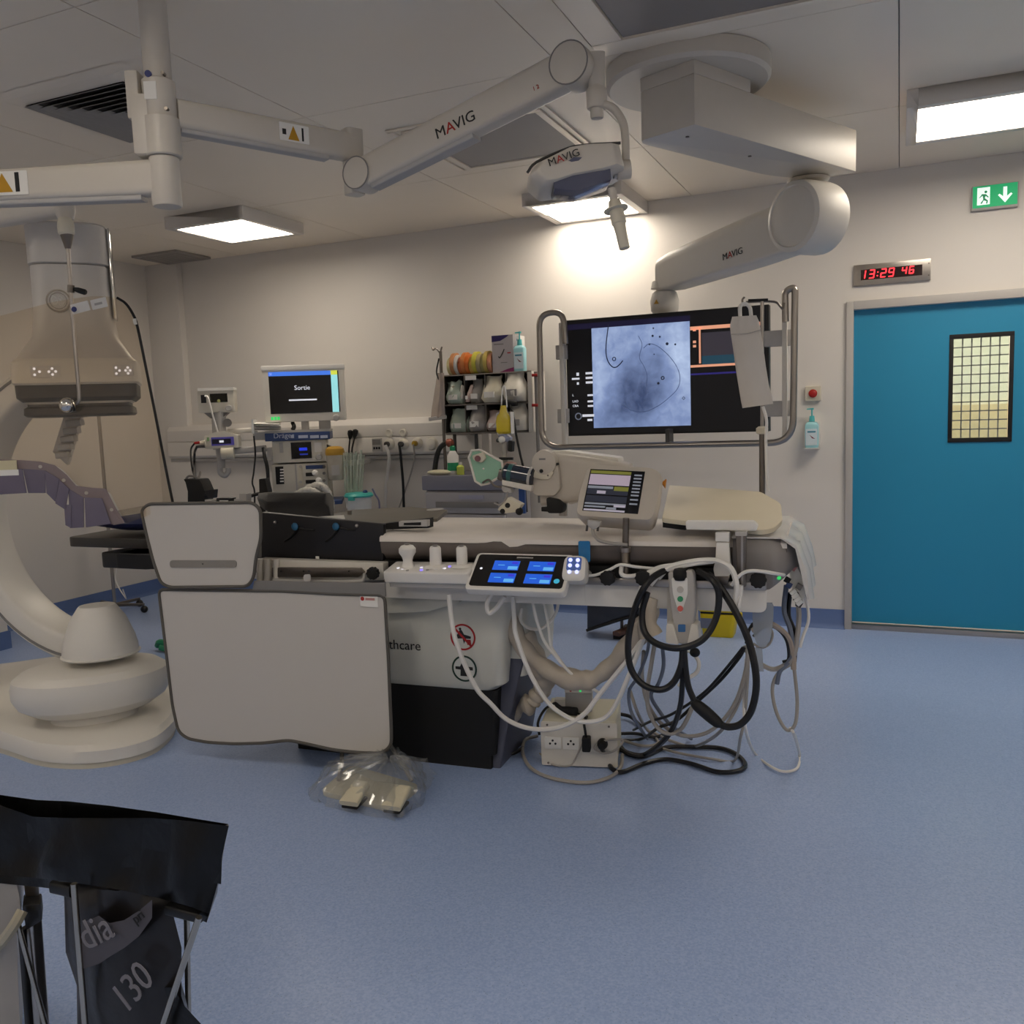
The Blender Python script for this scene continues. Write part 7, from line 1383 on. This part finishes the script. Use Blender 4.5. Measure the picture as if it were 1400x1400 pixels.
# tangle of thin leads to the right of the handset: each its own lead
random.seed(21)
def lead(pts, r_, m_, lab, nm='thin_lead', grp='tangle of leads under the table end'): cable(pts, r_, m_, nm, lab, group=grp)
lead([T(1018, 885, .0), T(1010, 900, .0), T(985, 930, .03), T(955, 958, .05), T(925, 985, .07), T(900, 995, .1), FLz(878, 1010, .02), FLz(850, 1012)], .007, mCableB, 'thin black lead fanning from the lead bundle to the power box')
lead([T(1016, 885, .0), T(1000, 905, .0), T(970, 940, .02), T(945, 960, .03), T(915, 978, .05), T(890, 986, .1), FLz(866, 998, .03)], .006, mCableB, 'fine black lead slanting above the other to the floor')
lead([T(1022, 880, .0), T(1020, 920, .0), T(1010, 960, .02), T(985, 1000, .05), FLz(950, 1020), FLz(920, 1014), FLz(890, 1000)], .007, mCableG, 'grey lead hanging from the bundle and curling back on the floor')
lead([T(1024, 880, .0), T(1022, 930, .0), T(1018, 980, .02), T(1012, 1010, .03), FLz(1004, 1040), FLz(975, 1038), FLz(930, 1030), FLz(900, 1022)], .006, mCableG, 'grey lead dropping straight down and running back along the floor')
lead([T(1026, 880, .0), T(1016, 930, .0), T(1000, 970, .0), T(970, 1000, .03), T(935, 1006, .06), T(905, 990, .08), T(885, 960, .08), T(878, 925, .06), T(880, 890, .02)], .008, mCableG, 'grey lead hanging in a wide low loop')
lead([T(895, 880, -.02), T(890, 910, -.0), T(885, 945, .02), T(888, 975, .05), T(905, 1000, .06), T(930, 998, .05), T(950, 960, .03)], .009, mCableG, 'grey cable hanging from the sleeve in a narrow loop')
lead([T(905, 880, .0), T(907, 910, .02), T(900, 935, .04), T(890, 950, .06), T(900, 970, .1), T(918, 992, .12), FLz(945, 1010)], .008, mCableBl, 'blue-grey cable hanging behind the black loop')
lead([T(888, 870, .0), T(884, 895, .02), T(872, 925, .05), T(860, 945, .08), T(862, 970, .1), T(872, 990, .12), FLz(885, 1010)], .007, mCableBl, 'slim blue-grey cable beside the sleeve')
lead([T(860, 940, .1), T(872, 975, .12), FLz(885, 998, .03), FLz(900, 1015), FLz(880, 1020), FLz(850, 1012)], .007, mCableG, 'grey cable curling on the floor by the box corner')
lead([T(1085, 800, .1), T(1092, 835, .1), T(1090, 870, .1), T(1083, 900, .1), T(1060, 915, .1), T(1040, 908, .08), T(1025, 895, .05), T(1018, 885, .02)], .010, mCableG, 'grey lead sweeping from the lead box to the bundle')
lead([T(1075, 800, .1), T(1072, 835, .1), T(1080, 860, .1), T(1084, 890, .1), T(1078, 905, .1), T(1066, 918, .1), T(1062, 935, .1)], .010, mCableBl, 'blue-grey lead under the lead box')
lead([T(1086, 905, .1), T(1066, 918, .1), T(1057, 935, .1), T(1057, 955, .1), T(1064, 980, .1), T(1076, 998, .1), T(1087, 990, .1), T(1090, 960, .1), T(1087, 925, .1), T(1085, 908, .1)], .007, mCableG, 'grey lead hanging in a long closed loop at the table end')
lead([T(1020, 900, .02), T(1017, 960, .02), T(1020, 1000, .02), FLz(1032, 1030), FLz(1052, 1047), FLz(1072, 1055), FLz(1090, 1050), FLz(1093, 1032), T(1086, 1005, .12), T(1080, 995, .12)], .006, mCableW, 'pale lead trailing onto the floor at the table end')
lead([T(1095, 800, .1), T(1104, 830, .1), T(1105, 850, .1), T(1098, 870, .1), T(1094, 885, .1)], .006, mCableW, 'pale lead bowing out past the table end')
lead([T(1080, 810, .12), T(1078, 840, .12), T(1083, 855, .12), T(1088, 870, .12), T(1086, 905, .12)], .009, mCableB, 'black lead twisted into the lead box bundle')
lead([T(1030, 870, .04), T(1042, 858, .04), T(1060, 858, .06), T(1075, 875, .08), T(1078, 900, .1), T(1070, 905, .1)], .006, mCableB, 'fine black lead curving under the clear sheet')
lead([T(1028, 862, .04), T(1050, 852, .04), T(1075, 868, .08), T(1084, 895, .1), T(1085, 915, .1)], .011, mat('tan_cable', '#aa9c90', .45), 'tan lead curving under the clear sheet')
lead([T(1020, 880, .03), T(1024, 862, .04), T(1030, 852, .04)], .006, mCableB, 'fine black lead tucked behind the clear sheet')
lead([T(1046, 850, .04), T(1056, 865, .04), T(1052, 880, .04), T(1040, 886, .04), T(1030, 880, .04)], .005, mCableG, 'thin grey lead looped round the clear sheet')
cable([f.p(.272, bh_*.5, .045), FLz(828, 1035, .03), FLz(838, 1052), FLz(852, 1055), FLz(880, 1044), FLz(910, 1038), FLz(945, 1044), FLz(980, 1055), FLz(1008, 1054), FLz(1019, 1046), FLz(1008, 1032), FLz(985, 1023), FLz(950, 1021), FLz(910, 1022), FLz(880, 1034), FLz(858, 1030), FLz(848, 1020)], .010, mCableB, 'mains_cable', 'black mains cable snaking across the floor from the round plug')
cable([FLz(846, 976, .03), FLz(862, 980, .02), FLz(876, 992)], .009, mCableB, 'mains_cable', 'short black cable leaving the box side towards the loops'); cable([FLz(848, 1003, .02), FLz(870, 1003), FLz(895, 1008), FLz(912, 1002)], .008, mCableB, 'mains_cable', 'black cable lying beside the power box')
cable([FLz(735, 1006, .02), FLz(718, 1012), FLz(715, 1030), FLz(726, 1050), FLz(755, 1064), FLz(800, 1070), FLz(832, 1063), FLz(848, 1050), FLz(851, 1032)], .008, mCableG, 'floor_cable', 'grey cable looping on the floor in front of the power box')
cable([f.p(.2, bh_*.75, .015), f.p(.18, bh_*.5, .02), f.p(.15, bh_*.2, .02), FLz(778, 1047, .02), FLz(755, 1045), FLz(738, 1030)], .004, mCableG, 'floor_cable', 'thin grey cord drooping down the front of the power box'); cable([f.p(.25, bh_*.58, .02), f.p(.24, bh_*.46, .03), f.p(.28, bh_*.38, .03), f.p(.33, bh_*.45, .02), f.p(.36, bh_*.62, 0), f.p(.31, bh_*.66, .02), f.p(.26, bh_*.62, .03)], .005, mCableG, 'floor_cable', 'grey cord coiled round the round plug')
cable([FLz(735, 997, .02), FLz(715, 1000), FLz(690, 1012), FLz(684, 1022), FLz(700, 1030), FLz(715, 1022)], .008, mCableB, 'floor_cable', 'dark cable lying between pedestal and power box')
# clear plastic sheet and lead box at the table end
cp_ = thing('clear_sheet', 'frosted clear plastic sleeve hanging from the rail end', 'plastic sleeve', T(1044, 900, .0)); mFr = thin_clear('frosted_film', '#e8ebee', .06, .2, .42, '#c3c8d0')
obj('sleeve', prism(B(), rnd([T(1028, 824, -.0), T(1058, 824, -.0), T(1057, 850, -.0), T(1054, 872, -.0), T(1046, 886, -.0), T(1036, 884, -.0), T(1030, 868, -.0)], .02), TV*.004), mFr, cp_); obj('sleeve_strip', prism(B(), [T(1040, 824, .01), T(1056, 824, .01), T(1056, 850, .01), T(1042, 850, .01)], TV*.003), mFr, cp_); obj('sleeve_tail', prism(B(), [T(1030, 885, .005), T(1042, 886, .005), T(1044, 918, .005), T(1036, 918, .005)], TV*.003), mFr, cp_)
lb2 = thing('lead_box', 'white patient lead box with coloured sockets at the table end', 'lead box', T(1092, 830, .08))
obj('box', prism(B(), rnd([T(1078, 768, .05), T(1086, 766, .05), T(1104, 806, .05), T(1096, 828, .05), T(1082, 804, .05)], .008), TV*.06), mWarm, lb2, bevel=.004)
for x, y, m_ in ((1076, 793, mBlackM), (1078, 800, mBlue), (1086, 812, mDark), (1089, 819, mDark), (1092, 826, mDark), (1084, 776, mat('socket_pink', '#c98a84', .5)), (1092, 802, mMid)): obj('socket', bar(B(), T(x-3, y-2, .045), T(x+4, y+2, .045), .022, .022, .02, .02), m_, lb2)
for k in range(4): obj('plug', bar(B(), T(1081+3*k, 812+5*k, .04), T(1088+3*k, 806+5*k, .04), .016, .016, .016, .016), mPaper, lb2)
obj('green_light', ball(B(), T(1065, 790, -.02), .008), glow('led_green', '#35c060'), lb2)

# ================================================================== FOREGROUND WASTE STANDS
YQ = 1.27
Q = lambda x, y, o=0: UP(x, y, (-1.4, YQ+o, 0), Vector((-.05, 1, 0)).normalized())
mBag = mat('black_bag_film', '#070707', .3, var=.3, scale=9, bump=.6, spec=.35); mBagG = mat('dark_grey_bag_film', '#1e1c1d', .3, var=.25, scale=8, bump=.5, spec=.5)
ws = thing('waste_stand', 'steel waste stand with a black bag folded over its rim', 'waste stand', Q(190, 1400))
WP[ws].z = 0; ws.location.z = 0
dpt = Vector((-.20, .17, 0))
# folded bag collar: closed skirt around the rectangular rim
front = [(-60, 1090, 1190), (0, 1103, 1196), (45, 1119, 1200), (95, 1121, 1206), (150, 1121, 1214), (210, 1121, 1226), (260, 1125, 1238), (313, 1132, 1215)]
backp = [(-60, 1078), (0, 1089), (50, 1096), (95, 1098), (150, 1104), (215, 1113), (262, 1121), (312, 1129)]
random.seed(4)
ft_ = [Q(x, y0) for x, y0, y1 in front]; fb2 = [Q(x, y1, -.02) for x, y0, y1 in front]; fb2[-1] = Q(286, 1250, -.005); fb2[-2] = Q(262, 1240, -.02)
bt2 = [Q(x, y, .05) for x, y in backp]; bb2 = [p+Vector((-.06, .052, -.06)) for p in fb2]
def wob(p, k): return p+Vector((random.uniform(-k, k), random.uniform(-k, k), random.uniform(-k, k)))
rg = []
top_l, bot_l = ft_+bt2[::-1], fb2+bb2[::-1]
N = len(top_l)
def dens(L):
    o_ = []
    for i in range(len(L)-1):
        for k in range(4): o_.append(L[i].lerp(L[i+1], k/4))
    o_.append(L[-1]); return o_
tF, bF, tB, bB = dens(ft_), dens(fb2), dens(bt2), dens(bb2)
tops, bots = tF+tB[::-1], bF+bB[::-1]; mid1 = [wob(a.lerp(b, .35), .004)+Vector((0, -.012*math.sin(i*.55), 0)) for i, (a, b) in enumerate(zip(tops, bots))]; mid2 = [wob(a.lerp(b, .7), .004)+Vector((0, -.014*math.sin(i*.55+1.6)-.008*math.sin(i*1.4), 0)) for i, (a, b) in enumerate(zip(tops, bots))]
cB = sum(tops, Vector())/len(tops)
inn = [p+(cB-p)*.04+Vector((0, 0, -.004)) for p in tops]; inn2 = [p+(cB-p)*.08+Vector((0, 0, -.12)) for p in tops]
obj('bag_collar', loft(B(), [bots, mid2, mid1, [p+Vector((0, 0, .004)) for p in tops], inn, inn2], cap=False), mBag, ws, smooth=70)
# bag body hanging inside the frame
rg = []
for x0, x1, y, o_ in ((80, 262, 1205, .02), (84, 238, 1240, .01), (92, 244, 1300, .0), (104, 250, 1360, .0), (112, 262, 1420, .0), (125, 275, 1500, .0), (150, 270, 1560, .0)):
    a, b = Q(x0, y, o_), Q(x1, y, o_); q = []
    for i in range(17): t = i/16; q.append(wob(a.lerp(b, t)+Vector((0, -.03*math.sin(math.pi*t)-.008*math.sin(9*t+y*.05), 0)), .003))
    for i in range(16, -1, -1): q.append(a.lerp(b, i/16)+dpt*.85)
    rg.append(q)
bgo = obj('bag_body', loft(B(), rg), mBagG, ws, smooth=70)
obj('bag_tail', loft(B(), [[Q(x0, y, -.03), Q(x1, y, -.03), Q(x1, y, .05), Q(x0, y, .05)] for x0, x1, y in ((225, 236, 1350), (232, 252, 1375), (236, 275, 1400), (240, 300, 1450))]), mBag, ws)
# pale print on the bag
mPr = mat('bag_print', '#4f4c52', .5, var=.1); fq = Fr(Q(112, 1310, -.045), Q(200, 1282)-Q(112, 1310), (0, 0, 1))
obj('print_band', loft(B(), [[Q(x, y0, -.036-.012*math.sin((x-84)/154*math.pi)), Q(x, y1, -.036-.012*math.sin((x-84)/154*math.pi)), Q(x, y1, -.034), Q(x, y0, -.034)] for x, y0, y1 in ((112, 1262, 1325), (135, 1252, 1318), (150, 1262, 1308), (170, 1258, 1296), (190, 1245, 1280), (208, 1230, 1255))]), mPr, bgo)
text('dia', Fr(Q(118, 1300, -.055), Q(180, 1268)-Q(118, 1300), (0, 0, 1)), 0, 0, 0, .085, mat('bag_print_light', '#7d7a80', .5), bgo); text('pri', Fr(Q(186, 1264, -.05), Q(220, 1236)-Q(186, 1264), (0, 0, 1)), 0, 0, 0, .03, mInk, bgo); text('130', Fr(Q(172, 1388, -.05), Q(232, 1318)-Q(172, 1388), (-.5, 0, 1)), 0, 0, 0, .085, MATS['bag_print_light'], bgo)
rodm = mat('stand_steel', '#b9b2a6', .25, 1, var=.04)
for (x0, y0, x1, y1, o_) in ((101, 1208, 118, 1420, -.045), (272, 1254, 215, 1425, -.05)):
    a, b = Q(x0, y0, o_), Q(x1, y1, o_); d_ = b-a; obj('frame_rod', cyl(B(), a, a+d_*(a.z/(a.z-b.z)), .0065, seg=12), rodm, ws)
    a2 = a+dpt*.9; obj('frame_rod', cyl(B(), a2, Vector((a2.x+d_.x*.5, a2.y+.02, 0)), .0065, seg=12), rodm, ws)
obj('rim_rod', tube(B(), [Q(82, 1200, .0), Q(180, 1210, .0), Q(275, 1225, .0)], .007), rodm, ws)
obj('rim_bar', bar(B(), Q(75, 1210, .01), Q(102, 1216, .01), .028, .028, .03, .03), mBlack, ws); obj('corner_bar', bar(B(), Q(232, 1240, .0), Q(278, 1252, .0), .022, .022, .03, .03), mBlack, ws)
w2 = thing('second_waste_stand', 'waste stand with a milky white bag beside the black one', 'waste stand', Q(10, 1400)); WP[w2].z = 0; w2.location.z = 0
rg = []
for x0, x1, y in ((-90, 22, 1193), (-85, 30, 1225), (-85, 31, 1245), (-85, 24, 1275), (-85, 22, 1330), (-80, 26, 1420), (-70, 20, 1540)):
    a, b = Q(x0, y, .06), Q(x1, y, .06); q = []
    for i in range(13): t = i/12; q.append(a.lerp(b, t)+Vector((0, -.03*math.sin(math.pi*t)-.006*math.sin(15*t+y*.02), 0)))
    for i in range(12, -1, -1): q.append(a.lerp(b, i/12)+dpt*.8)
    rg.append(q)
obj('white_bag', loft(B(), rg), mat('milky_film', '#a6a29d', .35, var=.12, scale=10, bump=.4, spec=.5), w2, smooth=70)
obj('bag_band', tube(B(), [Q(-60, 1310, .02), Q(-20, 1302, .015), Q(0, 1290, .015), Q(20, 1264, .02), Q(31, 1245, .04)], .013, 8), mat('band_cream', '#b3ac98', .4), w2)
obj('steel_post', prism(B(), rnd([Q(32, 1200, .08), Q(52, 1203, .08), Q(54, 1232, .08), Q(35, 1230, .08)], .004), dpt*.12), mSteel, w2)
obj('black_clamp', prism(B(), rnd([Q(30, 1238, .05), Q(56, 1236, .05), Q(58, 1258, .05), Q(36, 1272, .05)], .006), dpt*.2), mBlack, w2, bevel=.004)
for x0, x1, y0, y1, m_ in ((38, 55, 1260, 1560, mSteel), (28, 40, 1268, 1560, mBlack)): a, b = Q((x0+x1)/2, y0, .07), Q((x0+x1)/2+22, y1, .07); d_ = b-a; obj('leg', bar(B(), a, a+d_*(a.z/(a.z-b.z)), .03, .03, (x1-x0)*.0013, (x1-x0)*.0013, up=(0, 1, 0)), m_, w2)
obj('bright_rod', cyl(B(), Q(25, 1265, .04), Vector((Q(40, 1400, .04).x+.05, YQ+.05, 0)), .006), rodm, w2)
